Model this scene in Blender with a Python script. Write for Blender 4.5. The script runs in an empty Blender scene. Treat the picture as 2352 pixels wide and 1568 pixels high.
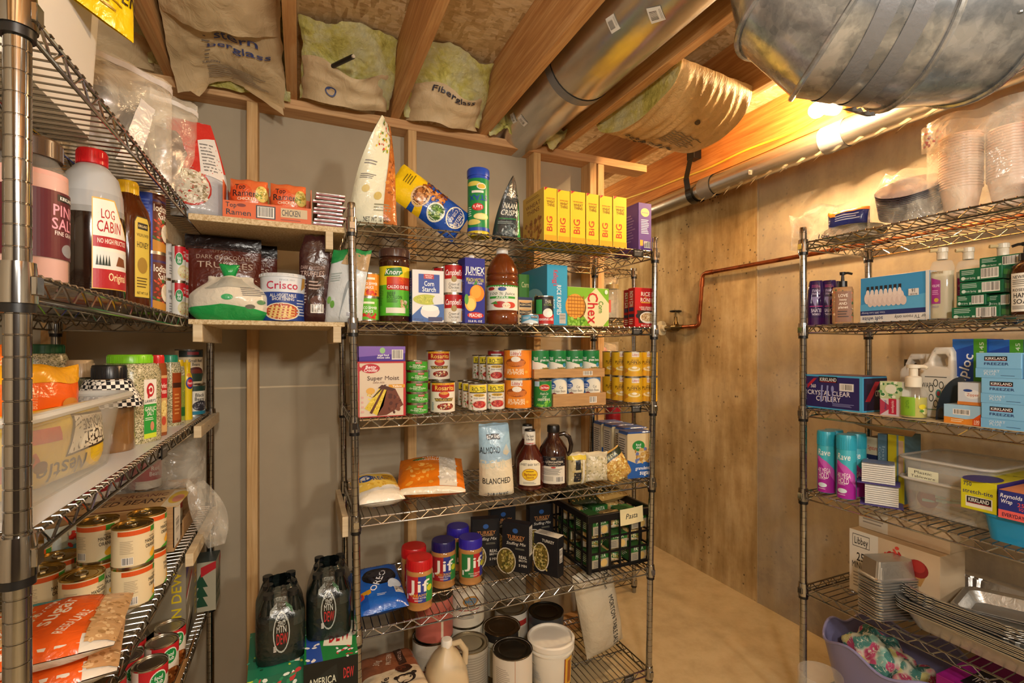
import bpy, math, random
from mathutils import Vector, Matrix, noise
from math import sin, cos, pi, radians
random.seed(7)
SC = bpy.context.scene
COL = SC.collection
# ---------------------------------------------------------------- camera
cam = bpy.data.objects.new('camera', bpy.data.cameras.new('camera'))
COL.objects.link(cam); SC.camera = cam
cam.data.sensor_width = 36; cam.data.lens = 1120/2352*36; cam.data.shift_y = 19/2352
cam.data.clip_start = .02
CH = 1.41
cam.location = (0, 0, CH); cam.rotation_euler = (pi/2, 0, -radians(23.46))
# ---------------------------------------------------------------- world, lights, exposure
W = bpy.data.worlds.new('world'); SC.world = W; W.use_nodes = True
W.node_tree.nodes['Background'].inputs[0].default_value = (.9, .8, .65, 1)
W.node_tree.nodes['Background'].inputs[1].default_value = .3
SC.view_settings.view_transform = 'Standard'; SC.view_settings.look = 'None'
SC.view_settings.gamma = 1; SC.view_settings.use_curve_mapping = False
SC.view_settings.exposure = 0.42
def light(kind, name, loc, power, col, size=.03, sy=None, rot=(0, 0, 0)):
    d = bpy.data.lights.new(name, kind); d.energy = power; d.color = col
    if kind == 'AREA':
        d.shape = 'RECTANGLE'; d.size = size; d.size_y = sy or size
    else: d.shadow_soft_size = size
    o = bpy.data.objects.new(name, d); COL.objects.link(o); o.location = loc; o.rotation_euler = rot
    return o
BULB = (1.93, 1.325, 2.385)
light('POINT', 'bulb_light', BULB, 230, (1, .66, .34), .036)
light('POINT', 'ceiling_bulb_light', (.1, -.55, 2.02), 80, (1, .93, .83), .09)
light('POINT', 'rear_fill_light', (1.1, -1.6, 2.02), 95, (1, .93, .83), .09)  # unseen lamp added as soft fill from behind the camera
light('POINT', 'store_room_fill', (1.5, 3.6, 2.2), 25, (1, .75, .45), .05)  # unseen lamp added to lighten the space past the stud wall
# ---------------------------------------------------------------- photograph geometry (camera above)
F_, CX, HY, c_, s_ = 1120., 1176., 803., .9175, .3977
def k_(px):
    u = (px-CX)/F_
    return (u+s_/c_)/(1-s_/c_*u)
def fX(px, Y): return k_(px)*Y
def fY(px, X): return X/k_(px)
def dep(X, Y): return s_*X+c_*Y
def hZ(py, X, Y): return CH+(HY-py)*dep(X, Y)/F_
def yz(py, Z, px):            # depth Y on a horizontal plane Z seen at pixel
    z = (CH-Z)*F_/(py-HY); u = (px-CX)/F_
    return -s_*u*z+c_*z
# ---------------------------------------------------------------- colour
def lin(v): return v/12.92 if v <= .04045 else ((v+.055)/1.055)**2.4
CC = {}
def hx(h):
    if h not in CC:
        t = h.lstrip('#')
        if len(t) == 3: t = ''.join(a*2 for a in t)
        CC[h] = tuple(lin(int(t[i:i+2], 16)/255) for i in (0, 2, 4))+(1.,)
    return CC[h]
# ---------------------------------------------------------------- materials
MATS = {}
def newmat(name):
    m = bpy.data.materials.new(name); m.use_nodes = True; nt = m.node_tree
    b = nt.nodes['Principled BSDF']; MATS[name] = m
    return m, nt, b
def N(nt, t, **kw):
    n = nt.nodes.new(t)
    for k, v in kw.items():
        if k in ('i',):
            for a, b in v.items(): n.inputs[a].default_value = b
        else: setattr(n, k, v)
    return n
def ramp(nt, fac, stops):
    r = nt.nodes.new('ShaderNodeValToRGB'); e = r.color_ramp.elements
    while len(e) < len(stops): e.new(.5)
    for q, (p, c) in zip(e, stops): q.position = p; q.color = hx(c) if isinstance(c, str) else c
    nt.links.new(fac, r.inputs[0]); return r.outputs[0]
def coords(nt, scale=(1, 1, 1), rot=(0, 0, 0), kind='Object'):
    tc = nt.nodes.new('ShaderNodeTexCoord'); mp = nt.nodes.new('ShaderNodeMapping')
    mp.inputs['Scale'].default_value = scale; mp.inputs['Rotation'].default_value = rot
    nt.links.new(tc.outputs[kind], mp.inputs[0]); return mp.outputs[0]
def nz(nt, vec, scale, detail=4, rough=.55, dist=0):
    n = N(nt, 'ShaderNodeTexNoise', i={'Scale': scale, 'Detail': detail, 'Roughness': rough, 'Distortion': dist})
    nt.links.new(vec, n.inputs['Vector']); return n.outputs[0]
def bump(nt, b, h, strength=.3, dist=.002):
    n = N(nt, 'ShaderNodeBump', i={'Strength': strength, 'Distance': dist})
    nt.links.new(h, n.inputs['Height']); nt.links.new(n.outputs[0], b.inputs['Normal'])
def mix(nt, f, a, b, mode='MIX'):
    n = N(nt, 'ShaderNodeMix', data_type='RGBA', blend_type=mode)
    for s, v in ((0, f), (6, a), (7, b)):
        if isinstance(v, (int, float)): n.inputs[s].default_value = v
        elif isinstance(v, str): n.inputs[s].default_value = hx(v)
        else: nt.links.new(v, n.inputs[s])
    return n.outputs[2]
def attrmat(name, rough, metal=0, coat=0, bmp=None, alpha=None, trans=0, spec=.5):
    m, nt, b = newmat(name)
    a = N(nt, 'ShaderNodeAttribute', attribute_name='Col')
    nt.links.new(a.outputs['Color'], b.inputs['Base Color'])
    b.inputs['Roughness'].default_value = rough; b.inputs['Metallic'].default_value = metal
    b.inputs['Coat Weight'].default_value = coat; b.inputs['Specular IOR Level'].default_value = spec
    if alpha is not None: b.inputs['Alpha'].default_value = alpha
    if trans: b.inputs['Transmission Weight'].default_value = trans; b.inputs['IOR'].default_value = 1.15
    if bmp: bump(nt, b, nz(nt, coords(nt), bmp[0], 3, .5, .6), bmp[1], bmp[2])
attrmat('print', .42, spec=.4)
attrmat('carton', .5, spec=.35)
attrmat('film', .24, spec=.6, bmp=(38, .55, .006))
attrmat('film_print', .26, spec=.6, bmp=(38, .55, .006))
attrmat('plastic', .3)
attrmat('matte', .75, spec=.2)
attrmat('tin', .25, metal=1)
attrmat('liquid', .12, coat=.3)
attrmat('glossy', .1, coat=.6)
attrmat('milky', .35, alpha=.82)
attrmat('fabric', .85, spec=.1, bmp=(60, .3, .004))
attrmat('foil', .34, metal=.9, bmp=(45, .5, .003))
def clearmat(name, tint, alpha, rough, bmp=None):
    m, nt, b = newmat(name)
    b.inputs['Base Color'].default_value = hx(tint); b.inputs['Roughness'].default_value = rough
    b.inputs['Alpha'].default_value = alpha; b.inputs['Specular IOR Level'].default_value = .8
    if bmp:
        v = nz(nt, coords(nt), bmp[0], 4, .6, 1.2); bump(nt, b, v, bmp[1], bmp[2])
        nt.links.new(ramp(nt, v, [(.38, (alpha*.5,)*3+(1,)), (.68, (min(1, alpha*1.7),)*3+(1,))]), b.inputs['Alpha'])
clearmat('clear_plastic', '#e9e6dc', .16, .08)
clearmat('clear_bin', '#dcdcd6', .27, .2)
clearmat('clear_film', '#f2ead8', .3, .16, (9, .6, .02))
clearmat('milky_film', '#e8dcc4', .5, .2, (9, .6, .02))
clearmat('glass_jar', '#dfe4dc', .2, .04)
def plain(name, c, rough=.5, metal=0, emis=None, bmp=None, spec=.5):
    m, nt, b = newmat(name)
    b.inputs['Base Color'].default_value = hx(c); b.inputs['Roughness'].default_value = rough
    b.inputs['Metallic'].default_value = metal; b.inputs['Specular IOR Level'].default_value = spec
    if emis: b.inputs['Emission Color'].default_value = hx(emis[0]); b.inputs['Emission Strength'].default_value = emis[1]
    if bmp: bump(nt, b, nz(nt, coords(nt), bmp[0], 4), bmp[1], bmp[2])
plain('chrome', '#a8a6a3', .12, 1)
plain('dark_panel', '#3a2e25', .7)
plain('steel_wire', '#8f8c88', .22, 1)
plain('black_plastic', '#0d0d0f', .35)
plain('bulb_glass', '#fff2d8', .3, emis=('#ffe2a0', 30))
plain('brass', '#6b5a3a', .4, 1, bmp=(80, .4, .002))
plain('yellow_cable', '#e0c23a', .5)
plain('black_cable', '#17181a', .5)
plain('duct_tape', '#7d7f83', .38, .25, bmp=(50, .5, .003))
m, nt, b = newmat('copper')
v = nz(nt, coords(nt, (1, 1, 1)), 14, 5)
nt.links.new(ramp(nt, v, [(.3, '#5c2c17'), (.6, '#a35a33')]), b.inputs['Base Color']); b.inputs['Metallic'].default_value = .85; b.inputs['Roughness'].default_value = .38
def woodmat(name, c1, c2, c3, axis, rough=.65):
    m, nt, b = newmat(name)
    sc = [14, 14, 14]; sc[axis] = .9
    v = coords(nt, tuple(sc)); n1 = nz(nt, v, 2.2, 6, .6, 1.6)
    sc2 = [90, 90, 90]; sc2[axis] = 2.5
    n2 = nz(nt, coords(nt, tuple(sc2)), 1.5, 3)
    col = ramp(nt, n1, [(.33, c1), (.52, c2), (.68, c3)])
    col = mix(nt, .35, col, ramp(nt, n2, [(.35, c1), (.65, c3)]))
    kn = nz(nt, coords(nt, (3, 3, 3)), 2.4, 2)
    col = mix(nt, ramp(nt, kn, [(.72, '#000'), (.8, '#666')]), col, '#5b3418')
    nt.links.new(col, b.inputs['Base Color']); b.inputs['Roughness'].default_value = rough
    bump(nt, b, n2, .15, .001)
woodmat('stud_wood', '#b0854f', '#cba26a', '#dcb985', 2)
woodmat('plate_wood', '#b07f50', '#c99a66', '#dab180', 0)
woodmat('joist_wood', '#a97340', '#c89458', '#dcb27c', 1)
woodmat('rim_wood', '#9a5c24', '#b87634', '#d09650', 1)
woodmat('pale_wood', '#b9a17c', '#cfbb97', '#dccdae', 0)
m, nt, b = newmat('osb')
v = coords(nt, (1, 2.6, 1), (0, 0, .3))
vo = N(nt, 'ShaderNodeTexVoronoi', i={'Scale': 22., 'Randomness': 1.}); nt.links.new(v, vo.inputs['Vector'])
v2 = coords(nt, (2.4, .8, 1), (0, 0, -.5))
vo2 = N(nt, 'ShaderNodeTexVoronoi', i={'Scale': 26., 'Randomness': 1.}); nt.links.new(v2, vo2.inputs['Vector'])
sep = N(nt, 'ShaderNodeSeparateColor'); nt.links.new(vo.outputs['Color'], sep.inputs[0])
sep2 = N(nt, 'ShaderNodeSeparateColor'); nt.links.new(vo2.outputs['Color'], sep2.inputs[0])
ca = ramp(nt, sep.outputs[0], [(0, '#b99765'), (.5, '#d8bb88'), (1, '#eed9b0')])
cb = ramp(nt, sep2.outputs[0], [(0, '#a8834f'), (.5, '#d4b580'), (1, '#ead2a2')])
col = mix(nt, ramp(nt, sep2.outputs[1], [(.45, '#000'), (.55, '#fff')]), ca, cb)
col = mix(nt, .25, col, ramp(nt, nz(nt, coords(nt, (30, 90, 30), (0, 0, .3)), 1, 5), [(.3, '#7a5a34'), (.55, '#e2c898')]))
nt.links.new(col, b.inputs['Base Color']); b.inputs['Roughness'].default_value = .7
bump(nt, b, sep.outputs[2], .3, .002)
m, nt, b = newmat('concrete_wall')
v = coords(nt)
n1 = nz(nt, v, 1.6, 7, .62); n2 = nz(nt, coords(nt, (3, 3, .5)), 3, 6, .65); n3 = nz(nt, v, 26, 6, .7)
col = mix(nt, .45, ramp(nt, n1, [(.36, '#7d643e'), (.5, '#a98f62'), (.62, '#cdb98e')]), ramp(nt, n2, [(.36, '#765c34'), (.52, '#ae9567'), (.66, '#d2c096')]))
vp = N(nt, 'ShaderNodeTexVoronoi', i={'Scale': 30.}); nt.links.new(v, vp.inputs['Vector'])
msk = nz(nt, v, 5, 4)
pit = mix(nt, 1, ramp(nt, vp.outputs['Distance'], [(.1, '#fff'), (.22, '#000')]), ramp(nt, msk, [(.5, '#000'), (.58, '#fff')]), 'MULTIPLY')
col = mix(nt, pit, col, '#4d4030')
col = mix(nt, ramp(nt, n3, [(.35, '#555'), (.5, '#000')]), col, '#6d5a40')
pt = nz(nt, coords(nt, (1, 1, 1)), 4.5, 8, .75, .5)
sx = N(nt, 'ShaderNodeSeparateXYZ'); nt.links.new(v, sx.inputs[0])
pm = N(nt, 'ShaderNodeMath', operation='LESS_THAN', i={1: 1.95}); nt.links.new(sx.outputs[1], pm.inputs[0])
greyer = mix(nt, ramp(nt, pt, [(.44, '#000'), (.56, '#999')]), mix(nt, .6, col, '#93928e'), '#b9ab8c')  # near side of seam: own grey, pushed neutral to stand for bulb light
col = mix(nt, pm.outputs[0], col, greyer)
nt.links.new(col, b.inputs['Base Color']); b.inputs['Roughness'].default_value = .85; b.inputs['Specular IOR Level'].default_value = .2
bump(nt, b, mix(nt, .5, n3, pit), .35, .003)
m, nt, b = newmat('concrete_floor')
v = coords(nt)
col = mix(nt, .4, ramp(nt, nz(nt, v, 1.3, 6), [(.3, '#a3906c'), (.55, '#bba983'), (.75, '#cbbb98')]), ramp(nt, nz(nt, v, 9, 7, .7), [(.3, '#98835c'), (.6, '#c6b48c')]))
nt.links.new(col, b.inputs['Base Color']); b.inputs['Roughness'].default_value = .6
bump(nt, b, nz(nt, v, 40, 5), .1, .002)
m, nt, b = newmat('drywall')
v = coords(nt)
nt.links.new(ramp(nt, nz(nt, v, 2.3, 5), [(.3, '#a69982'), (.7, '#b4a78f')]), b.inputs['Base Color']); b.inputs['Roughness'].default_value = .85
m, nt, b = newmat('fiberglass')
v = coords(nt)
n1 = nz(nt, v, 7, 8, .7, .4)
nt.links.new(ramp(nt, n1, [(.3, '#a89844'), (.42, '#e6dc78'), (.55, '#f2ecb0'), (.7, '#e8eac8')]), b.inputs['Base Color'])
b.inputs['Roughness'].default_value = 1; b.inputs['Specular IOR Level'].default_value = .05
bump(nt, b, nz(nt, v, 60, 8, .75, 1), 1, .012)
m, nt, b = newmat('kraft_paper')
v = coords(nt)
nt.links.new(ramp(nt, nz(nt, v, 5, 5), [(.3, '#b79d74'), (.65, '#d4bb92')]), b.inputs['Base Color']); b.inputs['Roughness'].default_value = .6
bump(nt, b, nz(nt, coords(nt, (1, .6, 1)), 16, 5, .6, 1.4), .7, .01)
m, nt, b = newmat('roll_paper')
nt.links.new(ramp(nt, nz(nt, coords(nt), 5, 5), [(.3, '#bf9a60'), (.65, '#deba80')]), b.inputs['Base Color']); b.inputs['Roughness'].default_value = .6
bump(nt, b, nz(nt, coords(nt, (4, 4, .8)), 16, 5, .6, 1.4), .8, .01)
m, nt, b = newmat('cardboard')
v = coords(nt)
nt.links.new(ramp(nt, nz(nt, coords(nt, (2, 2, 20)), 6, 4), [(.3, '#a17a4e'), (.7, '#b8915f')]), b.inputs['Base Color']); b.inputs['Roughness'].default_value = .75
m, nt, b = newmat('particle_board')
v = coords(nt)
nt.links.new(ramp(nt, nz(nt, v, 160, 4, .8), [(.35, '#a8895c'), (.5, '#cfb88f'), (.65, '#e2d2b0')]), b.inputs['Base Color']); b.inputs['Roughness'].default_value = .8
m, nt, b = newmat('galvanized')
v = coords(nt)
n1 = nz(nt, v, 12, 6, .6, .3); vo = N(nt, 'ShaderNodeTexVoronoi', i={'Scale': 55.}); nt.links.new(v, vo.inputs['Vector'])
sp = N(nt, 'ShaderNodeSeparateColor'); nt.links.new(vo.outputs['Color'], sp.inputs[0])
cc = mix(nt, .4, ramp(nt, n1, [(.38, '#787e84'), (.5, '#a6acb1'), (.6, '#d8dcdf')]), ramp(nt, sp.outputs[0], [(0, '#7d8286'), (1, '#b7babc')]))
nt.links.new(cc, b.inputs['Base Color']); b.inputs['Metallic'].default_value = .65
nt.links.new(ramp(nt, n1, [(.3, '#999'), (.7, '#6a6a6a')]), b.inputs['Roughness'])
m, nt, b = newmat('sheet_metal')
cc = ramp(nt, nz(nt, coords(nt, (3, .5, 3)), 5, 6), [(.3, '#b3b0aa'), (.6, '#d8d5cf')])
nt.links.new(cc, b.inputs['Base Color']); b.inputs['Metallic'].default_value = .95; b.inputs['Roughness'].default_value = .27
bump(nt, b, nz(nt, coords(nt, (1, 1, 1)), 9, 3), .15, .01)
# floral cloth and gingham
m, nt, b = newmat('floral_cloth')
v = coords(nt); vo = N(nt, 'ShaderNodeTexVoronoi', i={'Scale': 30.}); nt.links.new(nt.nodes[-1].outputs[0] if False else v, vo.inputs['Vector'])
sp = N(nt, 'ShaderNodeSeparateColor'); nt.links.new(vo.outputs['Color'], sp.inputs[0])
fl = ramp(nt, sp.outputs[0], [(.0, '#c9527c'), (.25, '#e79aa6'), (.3, '#4f8f86'), (.55, '#8fc2b4'), (.6, '#d9d48c'), (.8, '#2f6b66')]); nt.nodes[-1].color_ramp.interpolation = 'CONSTANT'
nn = nz(nt, v, 55, 5, .7, 1.5)
fm = mix(nt, 1, ramp(nt, vo.outputs['Distance'], [(.55, '#fff'), (.8, '#000')]), ramp(nt, nn, [(.4, '#000'), (.44, '#fff')]), 'MULTIPLY')
nt.links.new(mix(nt, fm, '#dfe3cf', fl), b.inputs['Base Color']); b.inputs['Roughness'].default_value = .85
m, nt, b = newmat('gingham')
ck = N(nt, 'ShaderNodeTexChecker', i={'Scale': 130., 'Color1': hx('#15151a'), 'Color2': hx('#e8e4da')}); nt.links.new(coords(nt), ck.inputs['Vector'])
nt.links.new(ck.outputs[0], b.inputs['Base Color']); b.inputs['Roughness'].default_value = .9
m, nt, b = newmat('spice')
v = coords(nt); vo = N(nt, 'ShaderNodeTexVoronoi', i={'Scale': 520.}); nt.links.new(v, vo.inputs['Vector'])
sp = N(nt, 'ShaderNodeSeparateColor'); nt.links.new(vo.outputs['Color'], sp.inputs[0])
nt.links.new(ramp(nt, sp.outputs[0], [(0, '#3b3d24'), (.3, '#8d8960'), (.6, '#b8b08a'), (.9, '#d8d0b4')]), b.inputs['Base Color']); b.inputs['Roughness'].default_value = .3
# ---------------------------------------------------------------- mesh builder
class G:
    def __init__(s): s.v = []; s.f = []; s.c = []
    def add(s, vs, fs, col='#fff'):
        n = len(s.v); s.v += [tuple(p) for p in vs]
        for f in fs: s.f.append(tuple(n+i for i in f))
        if isinstance(col, list): s.c += [hx(q) for q in col]
        else: s.c += [hx(col)]*len(fs)
        return s
    def box(s, x0, y0, z0, x1, y1, z1, col='#fff', ch=0, M=None):
        # col: one colour or dict with f b l r t u (front -y, back, left, right, top, under)
        g = (lambda k: col) if isinstance(col, str) else (lambda k: col.get(k, col.get('*', '#fff')))
        if x1 < x0: x0, x1 = x1, x0
        if y1 < y0: y0, y1 = y1, y0
        if z1 < z0: z0, z1 = z1, z0
        c = ch
        if not c:
            vs = [(x, y, z) for x in (x0, x1) for y in (y0, y1) for z in (z0, z1)]
            fs = [(0, 4, 5, 1), (2, 3, 7, 6), (0, 1, 3, 2), (4, 6, 7, 5), (1, 5, 7, 3), (0, 2, 6, 4)]
            cl = [g('f'), g('b'), g('l'), g('r'), g('t'), g('u')]
        else:
            vs = []; fs = []; cl = []; idx = {}
            def V(p):
                if p not in idx: idx[p] = len(vs); vs.append(p)
                return idx[p]
            X, Y, Z = (x0, x1), (y0, y1), (z0, z1)
            def q(a, i, j, k):   # vertex of corner ijk lying on face of axis a
                p = [X[i]+(c if i == 0 else -c), Y[j]+(c if j == 0 else -c), Z[k]+(c if k == 0 else -c)]
                p[a] = (X, Y, Z)[a][(i, j, k)[a]]; return V(tuple(p))
            def face(l, col_): fs.append(tuple(l)); cl.append(col_)
            for i, n in ((0, 'l'), (1, 'r')):
                l = [q(0, i, 0, 0), q(0, i, 0, 1), q(0, i, 1, 1), q(0, i, 1, 0)]; face(l if i == 0 else l[::-1], g(n))
            for j, n in ((0, 'f'), (1, 'b')):
                l = [q(1, 0, j, 0), q(1, 1, j, 0), q(1, 1, j, 1), q(1, 0, j, 1)]; face(l if j == 0 else l[::-1], g(n))
            for k, n in ((0, 'u'), (1, 't')):
                l = [q(2, 0, 0, k), q(2, 0, 1, k), q(2, 1, 1, k), q(2, 1, 0, k)]; face(l if k == 0 else l[::-1], g(n))
            for i in (0, 1):
                for j in (0, 1): face([q(0, i, j, 0), q(0, i, j, 1), q(1, i, j, 1), q(1, i, j, 0)], g('f' if j == 0 else 'b'))
                for k in (0, 1): face([q(0, i, 0, k), q(0, i, 1, k), q(2, i, 1, k), q(2, i, 0, k)], g('t' if k else 'u'))
            for j in (0, 1):
                for k in (0, 1): face([q(1, 0, j, k), q(1, 1, j, k), q(2, 1, j, k), q(2, 0, j, k)], g('t' if k else 'u'))
            for i in (0, 1):
                for j in (0, 1):
                    for k in (0, 1): face([q(0, i, j, k), q(1, i, j, k), q(2, i, j, k)], g('f'))
        if M: vs = [M @ Vector(p) for p in vs]
        return s.add(vs, fs, cl)
    def lathe(s, prof, n=28, col='#fff', at=(0, 0, 0), ph=0, sx=1, sy=1, pw=None):
        # prof [(r,z[,col])]; colour of a point paints the band below it. pw: superellipse power (squarish section)
        vs = []; fs = []; cl = []; rows = []
        for p in prof:
            r, z = p[0], p[1]
            if r < 1e-6: rows.append([len(vs)]); vs.append((at[0], at[1], at[2]+z)); continue
            rows.append(list(range(len(vs), len(vs)+n)))
            for i in range(n):
                a = 2*pi*i/n+ph; x, y = sin(a), -cos(a)
                if pw:
                    q = (abs(x)**pw+abs(y)**pw)**(-1/pw); x *= q; y *= q
                vs.append((at[0]+r*x*sx, at[1]+r*y*sy, at[2]+z))
        for k in range(1, len(prof)):
            a, b = rows[k-1], rows[k]; cc = prof[k][2] if len(prof[k]) > 2 else col
            for i in range(n):
                j = (i+1) % n
                if len(a) == 1 and len(b) == 1: continue
                if len(a) == 1: fs.append((a[0], b[j], b[i]))
                elif len(b) == 1: fs.append((a[i], a[j], b[0]))
                else: fs.append((a[i], a[j], b[j], b[i]))
                cl.append(cc)
        return s.add(vs, fs, cl)
    def tube(s, pts, r, n=8, col='#fff', close=False, cap=True):
        pts = [Vector(p) for p in pts]; m = len(pts); vs = []; fs = []
        rr = r if isinstance(r, (list, tuple)) else [r]*m
        up = None
        for i, p in enumerate(pts):
            if close: t = pts[(i+1) % m]-pts[i-1]
            else: t = pts[min(i+1, m-1)]-pts[max(i-1, 0)]
            t.normalize()
            if up is None: up = Vector((0, 0, 1)) if abs(t.z) < .9 else Vector((1, 0, 0))
            a = t.cross(up)
            if a.length < 1e-4: a = t.cross(Vector((.3, .9, .1)))
            a.normalize(); b = a.cross(t); up = b
            for j in range(n):
                w = 2*pi*j/n; vs.append(p+a*(rr[i]*cos(w))+b*(rr[i]*sin(w)))
        for i in range(m if close else m-1):
            for j in range(n):
                a0 = i*n+j; a1 = i*n+(j+1) % n; b0 = ((i+1) % m)*n+j; b1 = ((i+1) % m)*n+(j+1) % n
                fs.append((a0, b0, b1, a1))
        if cap and not close: fs += [tuple(range(n)), tuple(range((m-1)*n, m*n))[::-1]]
        return s.add(vs, fs, col)
    def grid(s, fn, nu, nv, col='#fff', colf=None):
        vs = [fn(i/nu, j/nv) for j in range(nv+1) for i in range(nu+1)]
        fs = []; cl = []
        for j in range(nv):
            for i in range(nu):
                a = j*(nu+1)+i; fs.append((a, a+1, a+nu+2, a+nu+1)); cl.append(colf((i+.5)/nu, (j+.5)/nv) if colf else col)
        return s.add(vs, fs, cl)
    def xf(s, M): s.v = [tuple(M @ Vector(p)) for p in s.v]; return s
    def build(s, name, mat, parent=None, ang=38, smooth=True):
        me = bpy.data.meshes.new(name); me.from_pydata(s.v, [], s.f)
        at = me.color_attributes.new('Col', 'FLOAT_COLOR', 'CORNER'); buf = []
        for f, c in zip(s.f, s.c): buf.extend(c*len(f))
        at.data.foreach_set('color', buf)
        me.materials.append(MATS[mat])
        if smooth:
            me.polygons.foreach_set('use_smooth', [True]*len(me.polygons)); me.set_sharp_from_angle(angle=radians(ang))
        me.update()
        o = bpy.data.objects.new(name, me); COL.objects.link(o)
        if parent: o.parent = parent
        return o
def tag(o, label, cat, group=None, kind=None):
    o['label'] = label; o['category'] = cat
    if group: o['group'] = group
    if kind: o['kind'] = kind
    return o
def thing(name, label, cat, loc=(0, 0, 0), rz=0, group=None, rot=None):
    o = bpy.data.objects.new(name, None); COL.objects.link(o); o.empty_display_size = .05
    o.location = loc; o.rotation_euler = rot if rot else (0, 0, radians(rz))
    return tag(o, label, cat, group)
def struct(o): o['kind'] = 'structure'; return o
KIDS = {}
def kids(o): return [c for c in COL.objects if c.parent == o] if False else list(o.children)
def dup(o, loc, rz=None, label=None, rot=None, group=None, scale=None):
    def cp(a, par):
        n = a.copy(); COL.objects.link(n); n.parent = par
        for ch in a.children: cp(ch, n)
        return n
    r = cp(o, None); r.location = loc
    if rz is not None: r.rotation_euler = (0, 0, radians(rz))
    if rot: r.rotation_euler = rot
    if label: r['label'] = label
    if group: r['group'] = group
    if scale: r.scale = scale
    return r
# ---------------------------------------------------------------- lettering: glyph cache from the built-in font
CH_SET = "ABCDEFGHIJKLMNOPQRSTUVWXYZabcdefghijklmnopqrstuvwxyz0123456789-.,&%'!°$/"
GL = {}
def make_glyphs():
    tmp = []
    for bold in (0, 1):
        for c in CH_SET+' ':
            for kind in (0, 1):
                cu = bpy.data.curves.new('g', 'FONT'); cu.body = c if kind == 0 else 'H'+c+'H'
                cu.resolution_u = 2; cu.size = 1; cu.offset = .011 if bold and c not in 'Mm' else 0
                o = bpy.data.objects.new('g', cu); COL.objects.link(o); tmp.append((bold, c, kind, o))
    cu = bpy.data.curves.new('g', 'FONT'); cu.body = 'HH'; cu.size = 1
    hh = bpy.data.objects.new('g', cu); COL.objects.link(hh)
    dg = bpy.context.evaluated_depsgraph_get(); dg.update()
    def ms(o):
        e = o.evaluated_get(dg); m = e.to_mesh(); v = [tuple(q.co)[:2] for q in m.vertices]; m.calc_loop_triangles()
        t = [tuple(q.vertices) for q in m.loop_triangles]; e.to_mesh_clear(); return v, t
    v, _ = ms(hh); w0 = max(a[0] for a in v)-min(a[0] for a in v)
    adv = {}
    for bold, c, kind, o in tmp:
        v, t = ms(o)
        if kind == 0: GL[(bold, c)] = [v, t, 0]
        else: adv[(bold, c)] = max(a[0] for a in v)-min(a[0] for a in v)-w0-(.0 if not bold else .022)
    for k_2 in adv: GL[k_2][2] = adv[k_2]+(.012 if k_2[0] else 0)
    for *_, o in tmp: d = o.data; bpy.data.objects.remove(o); bpy.data.curves.remove(d)
    d = hh.data; bpy.data.objects.remove(hh); bpy.data.curves.remove(d)
make_glyphs()
CAP = max(q[1] for q in GL[(0, 'H')][0])
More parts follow.
